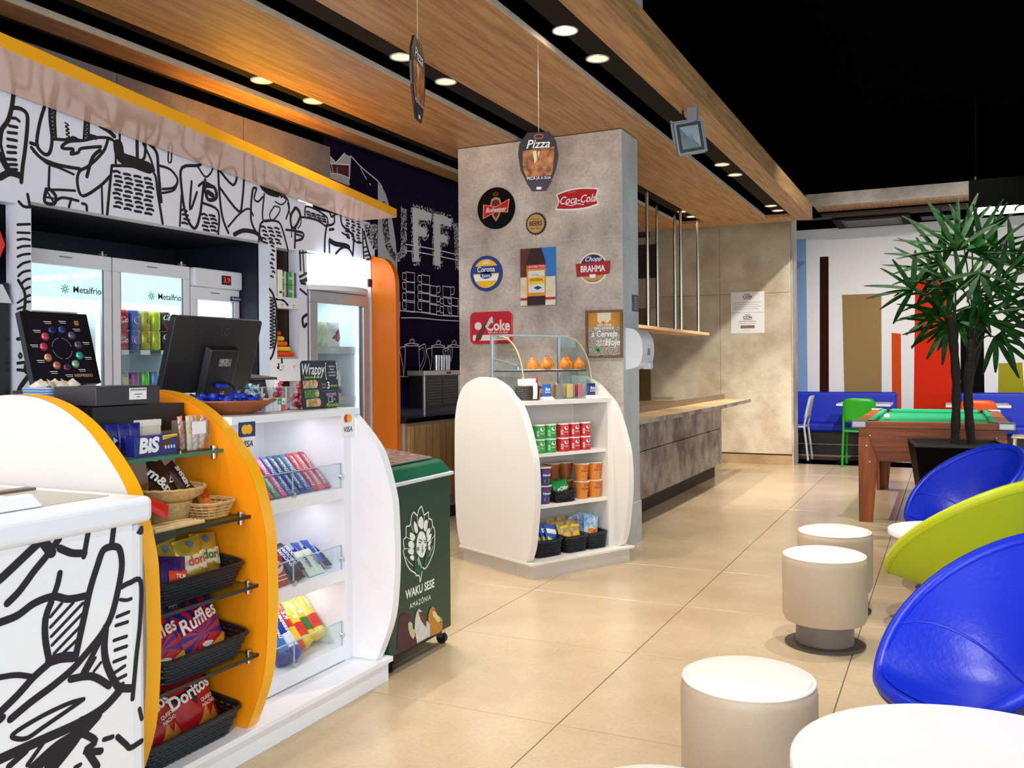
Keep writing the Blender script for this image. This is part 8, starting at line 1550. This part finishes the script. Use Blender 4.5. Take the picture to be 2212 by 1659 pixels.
# ------------------------------------------------------------------ pool table
t = thing('pool_table', 'small wooden pool table with green cloth', 'pool table', (-0.142, 9.0, 0))
PW = WOOD('pool_wood', (176, 88, 14), (114, 48, 5), 0, 0.6, 0.45); PWV = WOOD('pool_leg_wood', (178, 90, 16), (118, 52, 6), 2, 0.6, 0.45)
m = MB(); m.box((-0.522, -1.05, 0.495), (0.546, -1.02, 0.765)); m.box((-0.522, 1.02, 0.495), (0.546, 1.05, 0.765)); m.box((-0.522, -1.02, 0.495), (-0.49, 1.02, 0.765)); m.box((0.514, -1.02, 0.495), (0.546, 1.02, 0.765)); m.build('apron', PW, t, bevel=0.004)
m = MB(); m.box((-0.49, -1.02, 0.74), (0.514, 1.02, 0.79)); m.build('bed', M('pool_cloth', (12, 150, 96), 0.8), t)
m = MB(); m.box((-0.555, -1.075, 0.765), (0.58, -0.985, 0.815)); m.box((-0.555, 0.985, 0.765), (0.58, 1.075, 0.815)); m.box((-0.555, -0.985, 0.765), (-0.46, 0.985, 0.815)); m.box((0.485, -0.985, 0.765), (0.58, 0.985, 0.815)); m.build('rail', PW, t, bevel=0.004)
for a in (((-0.46, -0.9, 0.79), (-0.415, -0.05, 0.825)), ((-0.46, 0.05, 0.79), (-0.415, 0.9, 0.825)), ((0.44, -0.9, 0.79), (0.485, -0.05, 0.825)), ((0.44, 0.05, 0.79), (0.485, 0.9, 0.825)), ((-0.38, -0.985, 0.79), (0.405, -0.945, 0.816)), ((-0.38, 0.945, 0.79), (0.405, 0.985, 0.825))):
    m = MB(); m.box(*a); m.build('cushion', M('cushion_green', (20, 160, 110), 0.8), t, bevel=0.01)
for sx, sy in ((-1, -1), (1, -1), (-1, 1), (1, 1)):
    cx = 0.0125 + sx * 0.53; cy = sy * 1.04; m = MB(); m.box((cx - 0.06, cy - 0.055, 0.762), (cx + 0.06, cy + 0.05, 0.826)); m.build('corner_cap', M('corner_alu', (150, 154, 158), 0.35, 0.8), t, bevel=0.012)
    m = MB(); m.lathe([(0, 0), (0.05, 0.0), (0.05, 0.004), (0, 0.004)], 18, (cx - sx * 0.075, cy - sy * 0.08, 0.8155)); m.build('pocket', BLACK, t)
    x0 = sx * 0.535 + 0.012; P = [(0, 0), (-sx * 0.105, 0), (-sx * 0.145, 0.50), (-sx * 0.075, 0.69), (0, 0.69)]
    m = MB(); m.prism([(x0 + a, b) for a, b in (P if sx > 0 else P)], 1, sy * 1.052, sy * 1.085); lg = m.build('leg', PWV, t, fix=True, bevel=0.004)
    m = MB(); m.box((min(x0, x0 - sx * 0.03), min(sy * 0.93, sy * 1.052), 0.0), (max(x0, x0 - sx * 0.03), max(sy * 0.93, sy * 1.052), 0.69)); m.build('leg', PWV, t)
    for bz, bx in ((0.62, 0.06), (0.49, 0.085)): m = MB(); m.lathe([(0, 0), (0.011, 0), (0.008, 0.006), (0, 0.008)], 12); m.tf(Matrix.Translation((x0 - sx * bx, sy * 1.085, bz)) @ Matrix.Rotation(PI / 2 * (1 if sy < 0 else -1), 4, 'X')); m.build('bolt', CHROME, lg, smooth=True)
for x in (-0.44, 0.47): m = MB(); m.lathe([(0, 0), (0.011, 0), (0.008, 0.006), (0, 0.008)], 12); m.tf(Matrix.Translation((x, -1.05, 0.70)) @ Matrix.Rotation(PI / 2, 4, 'X')); m.build('bolt', CHROME, t, smooth=True)
t = thing('cue_ball', 'white cue ball on the green cloth', 'ball', (-0.487, 8.62, 0.7905)); m = MB(); m.lathe([(0.028 * math.sin(PI * q / 12), 0.028 - 0.028 * math.cos(PI * q / 12)) for q in range(13)], 20); m.build('ball', M('ball_white', (245, 243, 238), 0.15), t, smooth=True)

# ------------------------------------------------------------------ potted palm
t = thing('potted_palm', 'tall lady palm with two dark trunks in a black square planter', 'potted plant', (0.05, 7.3, 0), 0.12)
m = MB(); a, b = 0.30, 0.20; m.hexa([(-b, -b, 0), (b, -b, 0), (b, b, 0), (-b, b, 0), (-a, -a, 0.70), (a, -a, 0.70), (a, a, 0.70), (-a, a, 0.70)]); m.build('planter', M('planter_black', (5, 3, 3), 0.6, spec=0.05), t)
m = MB(); e = 0.02
for x0, y0, x1, y1 in ((-a, -a, a, -a + e), (-a, a - e, a, a), (-a, -a + e, -a + e, a - e), (a - e, -a + e, a, a - e)): m.box((x0, y0, 0.70), (x1, y1, 0.715))
m.build('planter_rim', M('planter_rim', (24, 12, 10), 0.5), t); m = MB(); m.box((-a + e, -a + e, 0.70), (a - e, a - e, 0.705)); m.build('soil', M('soil', (18, 12, 9), 0.9), t)
BARK = M('palm_bark', (34, 24, 16), 0.85, bump=0.8, scale=30); 
for q, (p0, p1, p2) in enumerate((((-0.01, 0, 0.70), (0.0, -0.02, 1.15), (-0.03, 0, 1.62)), ((0.10, 0.02, 0.70), (0.08, 0.0, 1.10), (0.13, 0.02, 1.58)), ((0.11, 0.02, 1.2), (0.2, 0.03, 1.6), (0.22, 0.05, 1.95)))):
    m = MB(); m.tube([tuple(v) for v in smooth_pts([p0, p1, p2], 8)], [0.034 - 0.001 * (i % 3) * 3 for i in range(17)] if q < 2 else 0.014, 9); m.build('trunk', BARK, t, smooth=True)
LEAF_ = M('palm_green', (26, 92, 14), 0.6, rgb2=(8, 44, 6), scale=6, spec=0.25); LEAF2 = M('palm_light', (80, 140, 60), 0.6, rgb2=(30, 90, 40), scale=6)
def blade():
    m = MB(); n = 6; vs = []; fs = []
    for k in range(n + 1):
        s = k / n; wd = 0.021 * (math.sin(PI * (0.12 + 0.83 * s)) ** 0.7); z = -0.16 * s * s
        vs += [(-wd, s, z + 0.004), (0, s, z - 0.004), (wd, s, z + 0.004)]
    for k in range(n): fs += [(3 * k, 3 * k + 1, 3 * k + 4, 3 * k + 3), (3 * k + 1, 3 * k + 2, 3 * k + 5, 3 * k + 4)]
    m.add(vs, fs); me = bpy.data.meshes.new('leaflet'); me.from_pydata(m.v, [], m.f); me.materials.append(LEAF_); me.polygons.foreach_set('use_smooth', [True] * len(m.f)); return me
BLD = blade(); BLD2 = BLD.copy(); BLD2.materials.clear(); BLD2.materials.append(LEAF2)
rg = random.Random(21)
# fan centre (x, z in world), facing angle in the picture plane (deg), size, lean towards viewer
fans = [(0.057, 2.085, 100, 0.36, 0.0), (-0.02, 2.03, 140, 0.34, 0.1), (-0.08, 1.959, 160, 0.30, 0.2), (-0.229, 1.824, 150, 0.26, 0.1), (-0.016, 1.63, 105, 0.30, 0.5), (-0.05, 1.66, 170, 0.30, 0.3), (0.0, 1.57, 200, 0.28, 0.3), (0.06, 1.60, 260, 0.24, 0.6), (0.16, 2.07, 70, 0.34, 0.1), (0.24, 2.05, 40, 0.32, 0.2), (0.30, 2.0, 75, 0.34, -0.3), (0.30, 1.82, 20, 0.34, 0.3), (0.18, 1.78, 340, 0.30, 0.6), (0.36, 1.68, 10, 0.32, 0.2), (0.303, 1.47, 320, 0.26, 0.2), (0.10, 1.82, 110, 0.30, 0.5), (0.02, 1.80, 150, 0.30, 0.4), (0.20, 1.60, 30, 0.30, 0.5), (0.12, 1.68, 300, 0.26, 0.7), (0.42, 1.95, 50, 0.36, 0.1), (0.10, 2.2, 85, 0.30, -0.4), (0.33, 1.55, 350, 0.34, 0.3), (0.05, 1.9, 190, 0.28, 0.5), (0.20, 1.92, 260, 0.26, 0.7)]
base_inv = Matrix.Rotation(-0.12, 4, 'Z') @ Matrix.Translation((-0.05, -7.3, 0))
for i, (wx, wz, ang, sz, lean) in enumerate(fans):
    wy = 7.3 + rg.uniform(-0.18, 0.18); c = base_inv @ Vector((wx, wy, wz)); root = Vector((0.0 if wx < 0.08 else 0.12, 0.0, min(wz - 0.12, 1.55)))
    m = MB(); mid = (root + c) / 2 + Vector((0, 0, 0.06)); m.tube([tuple(v) for v in smooth_pts([tuple(root), tuple(mid), tuple(c)], 5)], 0.0055, 5); fr = m.build('frond', M('stem_green', (40, 70, 30), 0.5), t, smooth=True)
    n = rg.randint(6, 8)
    for k in range(n):
        da = (k - (n - 1) / 2) * 24 + rg.uniform(-5, 5); a = math.radians(ang + da); L = sz * 1.18 * (1 - 0.25 * abs(k - (n - 1) / 2) / n) * rg.uniform(0.88, 1.1)
        d = Vector((math.cos(a), -lean + rg.uniform(-0.3, 0.3), math.sin(a))).normalized(); nrm = Vector((rg.uniform(-0.3, 0.3), -0.6, 0.7)); x = d.cross(nrm).normalized(); z = x.cross(d)
        o = bpy.data.objects.new('leaflet', BLD2 if i in (4, 15) else BLD); COL.objects.link(o); o.parent = fr
        S = L / 1.0; o.matrix_local = Matrix(((x.x * 0.95, d.x * S, z.x * S, c.x), (x.y * 0.95, d.y * S, z.y * S, c.y), (x.z * 0.95, d.z * S, z.z * S, c.z), (0, 0, 0, 1)))

# ------------------------------------------------------------------ swivel shell chairs, stools, round tables
def shell_chair(label, mat, matout, x, y, rz):
    t = thing('swivel_chair', label, 'chair', (x, y, 0), rz, 'swivel shell chairs')
    def rr_(phi):  # phi 0 = front
        c = (1 - math.cos(phi)) / 2; return 0.222 + 0.125 * c + 0.010 * math.sin(phi) ** 2
    def bk(phi):
        q = abs((phi + PI) % (2 * PI) - PI); return min(max((q - 0.74) / (PI - 0.74), 0), 1)
    def zr(phi): return 0.413 + 0.412 * math.sin(bk(phi) * PI / 2) ** 1.42
    def P(rho, phi, off):
        r = rr_(phi) * rho; z0 = 0.375; z = z0 + (zr(phi) - z0) * rho ** (2.0 + 0.9 * bk(phi))
        k = 1 + off * 0.04 * rho; zz = z - off * (0.045 + 0.02 * (1 - rho)); c = (1 - math.cos(phi)) / 2
        return (r * k * math.sin(phi), -r * k * math.cos(phi), zz)
    nu, nv = 48, 12
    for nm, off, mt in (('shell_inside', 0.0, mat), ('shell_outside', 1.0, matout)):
        m = MB(); vs = [P(j / nv, 2 * PI * i / nu, off) for j in range(1, nv + 1) for i in range(nu)] + [P(0, 0, off)]; fs = []
        for j in range(nv - 1):
            for i in range(nu): fs.append((j * nu + i, j * nu + (i + 1) % nu, (j + 1) * nu + (i + 1) % nu, (j + 1) * nu + i))
        c = len(vs) - 1
        for i in range(nu): fs.append((c, (i + 1) % nu, i))
        m.add(vs, fs); m.build(nm, mt, t, smooth=True)
    pts = []
    for i in range(nu):
        a = Vector(P(1, 2 * PI * i / nu, 0)); b = Vector(P(1, 2 * PI * i / nu, 1.0)); pts.append(tuple((a + b) / 2))
    m = MB(); m.tube(pts, 0.021, 10, True); m.build('rolled_edge', mat, t, smooth=True)
    m = MB(); m.tube([P(1.0, 2 * PI * i / nu, 1.02) for i in range(nu)], 0.006, 6, True); m.build('piping', matout, t, smooth=True)
    sm = []
    for k in range(-10, 11):
        xx = 0.033 * k; phi = PI - k / 10 * 1.8; sm.append(Vector(P(0.42 + 0.56 * abs(k / 10) ** 1.6, phi, 0)) + Vector((0, 0, 0.0)))
    m = MB(); m.tube(sm, 0.004, 5); m.build('seat_seam', mat, t, smooth=True)
    m = MB(); m.rod((0, 0, 0.02), (0, 0, 0.34), 0.028, 18); m.build('post', CHROME, t, smooth=True); m = MB(); m.box((-0.09, -0.06, 0.30), (0.09, 0.06, 0.325)); m.build('mount_plate', CHROME, t, bevel=0.004)
    m = MB(); m.lathe([(0, 0), (0.21, 0), (0.21, 0.006), (0.05, 0.02), (0.03, 0.03), (0, 0.03)], 40); m.build('base_disc', CHROME, t, smooth=True); return t
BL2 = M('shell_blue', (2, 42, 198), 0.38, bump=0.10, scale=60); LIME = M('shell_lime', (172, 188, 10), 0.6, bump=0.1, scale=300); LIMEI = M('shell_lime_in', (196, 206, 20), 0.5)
def face(dx, dy): return math.atan2(dy, dx) + PI / 2
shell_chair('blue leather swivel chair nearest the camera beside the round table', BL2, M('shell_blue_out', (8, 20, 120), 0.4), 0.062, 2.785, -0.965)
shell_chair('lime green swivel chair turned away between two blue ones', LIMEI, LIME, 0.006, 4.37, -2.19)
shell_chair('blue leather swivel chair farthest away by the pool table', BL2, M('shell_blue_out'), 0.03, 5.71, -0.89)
def stool(label, x, y):
    t = thing('drum_stool', label, 'stool', (x, y, 0), 0, 'cream drum stools'); CR = M('stool_leather_shaded', (198, 178, 156), 0.45, var=0.04, scale=120, bump=0.05); CT = M('stool_top', (246, 240, 232), 0.42)  # drum darker than the seat: its side shade is in the colour
    m = MB(); m.lathe([(0.0, 0.105), (0.15, 0.105), (0.176, 0.115), (0.187, 0.14), (0.188, 0.30), (0.188, 0.38), (0.184, 0.405), (0.178, 0.412)], 48); m.build('drum', CR, t, smooth=True)
    m = MB(); m.lathe([(0.178, 0.408), (0.172, 0.420), (0.14, 0.428), (0.07, 0.432), (0.0, 0.433)], 48, cap=False); m.build('seat_pad', CT, t, smooth=True); m = MB(); m.tube([(0.180 * math.cos(2 * PI * k / 48), 0.180 * math.sin(2 * PI * k / 48), 0.411) for k in range(48)], 0.0045, 6, True); m.build('piping', CT, t, smooth=True)
    m = MB(); m.lathe([(0.0, 0.012), (0.128, 0.012), (0.128, 0.105), (0, 0.105)], 40); m.build('neck', M('stool_neck', (120, 110, 104), 0.4), t, smooth=True); m = MB(); m.lathe([(0, 0), (0.178, 0), (0.178, 0.008), (0.13, 0.014), (0, 0.014)], 48); m.build('base_disc', M('stool_base', (86, 76, 68), 0.4, 0.2), t, smooth=True)
stool('cream drum stool cut off at the bottom edge of the picture', -0.529, 1.774); stool('cream drum stool in the foreground beside the white round table', -0.515, 2.60); stool('cream drum stool in the middle showing its grey base', -0.522, 4.41); stool('cream drum stool farthest back half hidden by another', -0.544, 5.045)
def round_table(label, x, y, r, z=0.47):
    t = thing('round_table', label, 'table', (x, y, 0), 0, 'white round tables'); m = MB(); m.lathe([(0, z - 0.028), (r - 0.004, z - 0.028), (r, z - 0.024), (r, z - 0.004), (r - 0.003, z), (0, z)], 72); m.build('table_top', M('round_white', (244, 244, 246), 0.35), t, smooth=True)
    m = MB(); m.rod((0, 0, 0.02), (0, 0, z - 0.028), 0.03, 18); m.build('post', CHROME, t, smooth=True); m = MB(); m.lathe([(0, 0), (0.2, 0), (0.2, 0.008), (0.04, 0.02), (0, 0.02)], 40); m.build('base_disc', CHROME, t, smooth=True)
round_table('white round table in the near right corner', 0.07, 2.06, 0.385); round_table('white round table half hidden behind the lime chair', 0.0, 4.95, 0.28)

# ------------------------------------------------------------------ ceiling fittings
def downlight(label, x, y, z, on, tgt=None, power=60, size=80):
    t = thing('downlight', label, 'lamp', (x, y, z), 0, 'recessed downlights')
    m = MB(); m.lathe([(0.058, -0.004), (0.066, -0.006), (0.068, 0.0), (0.058, 0.0)], 28, cap=False); m.build('trim_ring', M('lamp_trim', (206, 204, 198), 0.3, 0.3), t, smooth=True)
    m = MB(); m.lathe([(0.0, -0.002), (0.058, -0.003)], 24, cap=False); m.build('lamp_lens', M('lens_bright', (255, 236, 200), 0.4, emit=14.0) if on else M('lens_dim', (255, 240, 214), 0.4, emit=0.5), t)
    lamp_spot('downlight_beam', (0, 0, -0.02), tgt or (0, 0, -2), power, (1.0, 0.93, 0.82), size, 0.6, 0.03, t)
DL = [(-1.745, 4.30, 1, 'first pair in the outer slot, bright'), (-1.745, 4.775, 0, 'first pair in the outer slot, dim'), (-1.73, 7.8, 0, 'middle pair in the outer slot, nearer'), (-1.72, 8.28, 0, 'middle pair in the outer slot, farther'), (-1.715, 10.1, 0, 'last pair in the outer slot, nearer'), (-1.70, 10.45, 0, 'last pair in the outer slot, farther'), (-2.70, 4.26, 0, 'middle slot over the counter, nearer'), (-2.70, 4.75, 0, 'middle slot over the counter, farther'), (-2.66, 10.0, 0, 'middle slot over the buffet, nearer'), (-2.66, 10.4, 0, 'middle slot over the buffet, farther'), (-3.655, 4.23, 0, 'inner slot by the wall, nearer'), (-3.65, 4.71, 0, 'inner slot by the wall, farther')]
DL += [(x, y, 0, '%s slot above the picture, %s' % (n, q)) for x, n in ((-1.745, 'outer'), (-2.70, 'middle'), (-3.65, 'inner')) for y, q in ((0.8, 'nearer'), (1.28, 'farther'))]
for x, y, on, lab in DL: downlight('recessed downlight of the ' + lab, x, y, 3.0, on, None, 75 if y > 7 else (25 if y < 2 else 60), 95)
# floodlight under the fascia
t = thing('floodlight', 'grey square floodlight hung under the oak fascia', 'lamp', (-1.49, 5.80, 2.95))
FM = frame((0, 0, -0.19), (0.90, 0.42, -0.12), (0.16, 0.02, 1.0)) @ Matrix.Rotation(0.28, 4, 'Z'); FR_ = M('flood_grey', (128, 136, 146), 0.4, 0.3)
m = MB(); m.prism(rrect(0.185, 0.215, 0.012), 2, -0.05, 0.0); m.box((-0.07, -0.085, -0.085), (0.07, 0.085, -0.05)); m.tf(FM); m.build('housing', FR_, t, bevel=0.006)
m = MB(); m.prism(rrect(0.16, 0.185, 0.006), 2, 0.0, 0.002); m.tf(FM); m.build('black_mask', BLACK, t)
q = [(-0.06, -0.072), (0.06, -0.072), (0.06, 0.072), (-0.06, 0.072)]; qi = [(-0.018, -0.012), (0.018, -0.012), (0.018, 0.012), (-0.018, 0.012)]
m = MB(); m.add([(a, b, 0.004) for a, b in q] + [(a, b, 0.0025) for a, b in qi], [(0, 1, 5, 4), (1, 2, 6, 5), (2, 3, 7, 6), (3, 0, 4, 7), (4, 5, 6, 7)]); m.tf(FM)
for v in range(4, 8): pass
m.build('reflector', M('reflector', (206, 204, 206), 0.25, 0.7), t)
m = MB(); m.prism(q, 2, 0.006, 0.008); m.tf(FM); m.build('cover_glass', GLASS('flood_glass', (236, 242, 244), 0.15), t)
m = MB(); m.box((0.094, -0.10, -0.06), (0.104, 0.11, -0.03)); m.box((-0.104, -0.02, -0.06), (-0.094, 0.13, -0.03)); m.box((-0.104, 0.11, -0.06), (0.104, 0.12, -0.03)); m.tf(FM); m.box((-0.015, -0.01, -0.09), (0.045, 0.02, 0.0)); m.build('bracket', FR_, t)
m = MB(); m.tube(smooth_pts([(-0.05, 0.05, 0.05), (-0.06, 0.05, -0.02), (-0.03, 0.04, -0.1)], 6), 0.006, 7); m.build('cable', BLACK, t, smooth=True)
# hanging pizza signs
def pizza(label, x, y, z, rz, h=0.29):
    t = thing('hanging_sign', label, 'sign', (x, y, z), rz, 'hanging pizza signs'); k = h / 0.29
    oc = [(-0.05 * k, 0.145 * k), (0.045 * k, 0.145 * k), (0.075 * k, 0.10 * k), (0.085 * k, 0.03 * k), (0.075 * k, -0.04 * k), (0.05 * k, -0.11 * k), (0.03 * k, -0.145 * k), (-0.03 * k, -0.145 * k), (-0.05 * k, -0.11 * k), (-0.08 * k, -0.04 * k), (-0.09 * k, 0.04 * k), (-0.085 * k, 0.09 * k)]
    oc = [(x * 1.15, y) for x, y in oc]
    plate(t, 'board', M('pizza_black', (24, 10, 12), 0.4), FRONT(0, 0.004, 0), oc, 0.008)
    for sgn in (1, -1):
        F_ = FRONT(0, -0.0045, 0) if sgn > 0 else frame((0, 0.0045, 0), (-1, 0, 0), (0, 0, 1))
        decal(t, 'pizza_print', M('pizza_food', (214, 140, 70), 0.5, rgb2=(120, 50, 24), scale=26), F_, [[(-0.08 * k, 0.055 * k), (0.08 * k, 0.07 * k), (0.07 * k, -0.045 * k), (0.06 * k, -0.07 * k), (-0.06 * k, -0.08 * k), (-0.08 * k, -0.03 * k)]], 0.0004); decal(t, 'pizza_band', M('pizza_plum', (60, 30, 60), 0.5), F_, [[(-0.05 * k, -0.105 * k), (0.05 * k, -0.10 * k), (0.03 * k, -0.143 * k), (-0.03 * k, -0.143 * k)]], 0.0004)
        text(t, 'Pizza', 0.06 * k, F_ @ Matrix.Translation((-0.005, 0.085 * k, 0.001)), PAPER, shear=0.3, bold=0.01); text(t, 'PEÇA JÁ A SUA', 0.018 * k, F_ @ Matrix.Translation((0, -0.082 * k, 0.001)), PAPER, bold=0.01); strokes(t, 'chef_mark', M('pizza_orange', (206, 90, 50), 0.5), F_ @ Matrix.Translation((0, 0.122 * k, 0)), [(smooth_pts([(-0.018, -0.008), (-0.02, 0.008), (0, 0.012), (0.02, 0.008), (0.018, -0.008), (-0.018, -0.008)], 3), 0.005)]); decal(t, 'cheese_print', M('cheese', (244, 220, 170), 0.5), F_, [[(-0.03 * k, 0.05 * k), (-0.012 * k, 0.055 * k), (-0.008 * k, 0.01 * k), (-0.02 * k, -0.01 * k)], [(-0.005 * k, 0.05 * k), (0.006 * k, 0.05 * k), (0.0, 0.015 * k)]], 0.0008); decal(t, 'tag_print', PAPER, F_, [[(-0.012 * k, -0.138 * k), (0.012 * k, -0.138 * k), (0.012 * k, -0.125 * k), (-0.012 * k, -0.125 * k)]], 0.0008)
    m = MB(); m.rod((0, 0, 0.14 * k), (0, 0, 2.96 - z), 0.0012, 5); m.build('string', M('string', (200, 190, 170), 0.6), t)
pizza('hanging pizza sign facing the room in front of the pillar', -1.875, 4.25, 2.335, 0.25, 0.30); pizza('hanging pizza sign seen edge on under the ceiling', -1.78, 2.92, 2.365, math.radians(107), 0.30)
# hanging light box sign at the right edge
t = thing('hanging_light_sign', 'black hanging box with glowing lettered strip at the right edge', 'sign', (0.75, 7.6, 2.35))
m = MB(); m.box((-0.60, 0.0, 0.09), (0.75, 0.10, 0.30)); m.build('box', M('box_black', (3, 3, 3), 0.9, spec=0.1), t); m = MB(); m.box((-0.595, 0.002, 0.045), (0.75, 0.098, 0.09)); m.build('glow_strip', M('glow_warm', (255, 246, 214), 0.5, emit=5.0), t)
strokes(t, 'strip_lines', INK, FRONT(0, 0.002, 0), [([(-0.555, 0.05), (-0.548, 0.089)], 0.013), ([(-0.41, 0.05), (-0.425, 0.089)], 0.013)] + [([(cx_ + 0.05 * math.cos(a), 0.05 + 0.04 * math.sin(a)) for a in [PI * q / 8 for q in range(9)]], 0.013) for cx_ in (-0.25, -0.06, 0.14)])
m = MB(); m.rod((-0.55, 0.05, 0.30), (-0.55, 0.05, 1.85), 0.0015, 5); m.rod((0.6, 0.05, 0.30), (0.6, 0.05, 1.85), 0.0015, 5); m.build('hanger', M('hanger_grey', (6, 6, 6), 0.8, spec=0.05), t); m = MB(); m.lathe([(0, 0), (0.009, 0), (0.005, 0.03), (0, 0.03)], 8, (-0.555, 0.04, 0.30)); m.build('clip', STEEL, t)
# air conditioner cassette in the soffit
t = thing('ceiling_cassette', 'dark air conditioner cassette in the lounge soffit', 'air conditioner', (-0.92, 13.4, 3.24))
m = MB(); m.box((-0.48, -0.48, -0.03), (0.48, 0.4, 0.0)); m.build('frame', M('ac_dark', (9, 8, 7), 0.7, spec=0.1), t); m = MB(); m.box((-0.33, -0.36, -0.036), (0.33, 0.28, -0.03)); m.build('grille', BLACK, t); m = MB(); m.box((-0.37, -0.40, -0.034), (-0.33, 0.3, -0.029)); m.box((0.33, -0.40, -0.034), (0.37, 0.3, -0.029)); m.build('vane', M('ac_grey', (60, 52, 46), 0.6), t)
t = thing('ceiling_vent', 'small dark vent in the lounge soffit right of the cassette', 'vent', (-0.1, 13.4, 3.24)); m = MB(); m.box((-0.22, -0.2, -0.02), (0.22, 0.2, 0)); m.build('frame', M('ac_dark'), t)
for q in range(4): m = MB(); m.box((-0.2, -0.17 + 0.09 * q, -0.026), (0.2, -0.11 + 0.09 * q, -0.02)); m.build('slat', BLACK, t)
downlight('recessed downlight in the lounge soffit near the cassette', -0.62, 13.05, 3.24, 0, None, 50, 110)
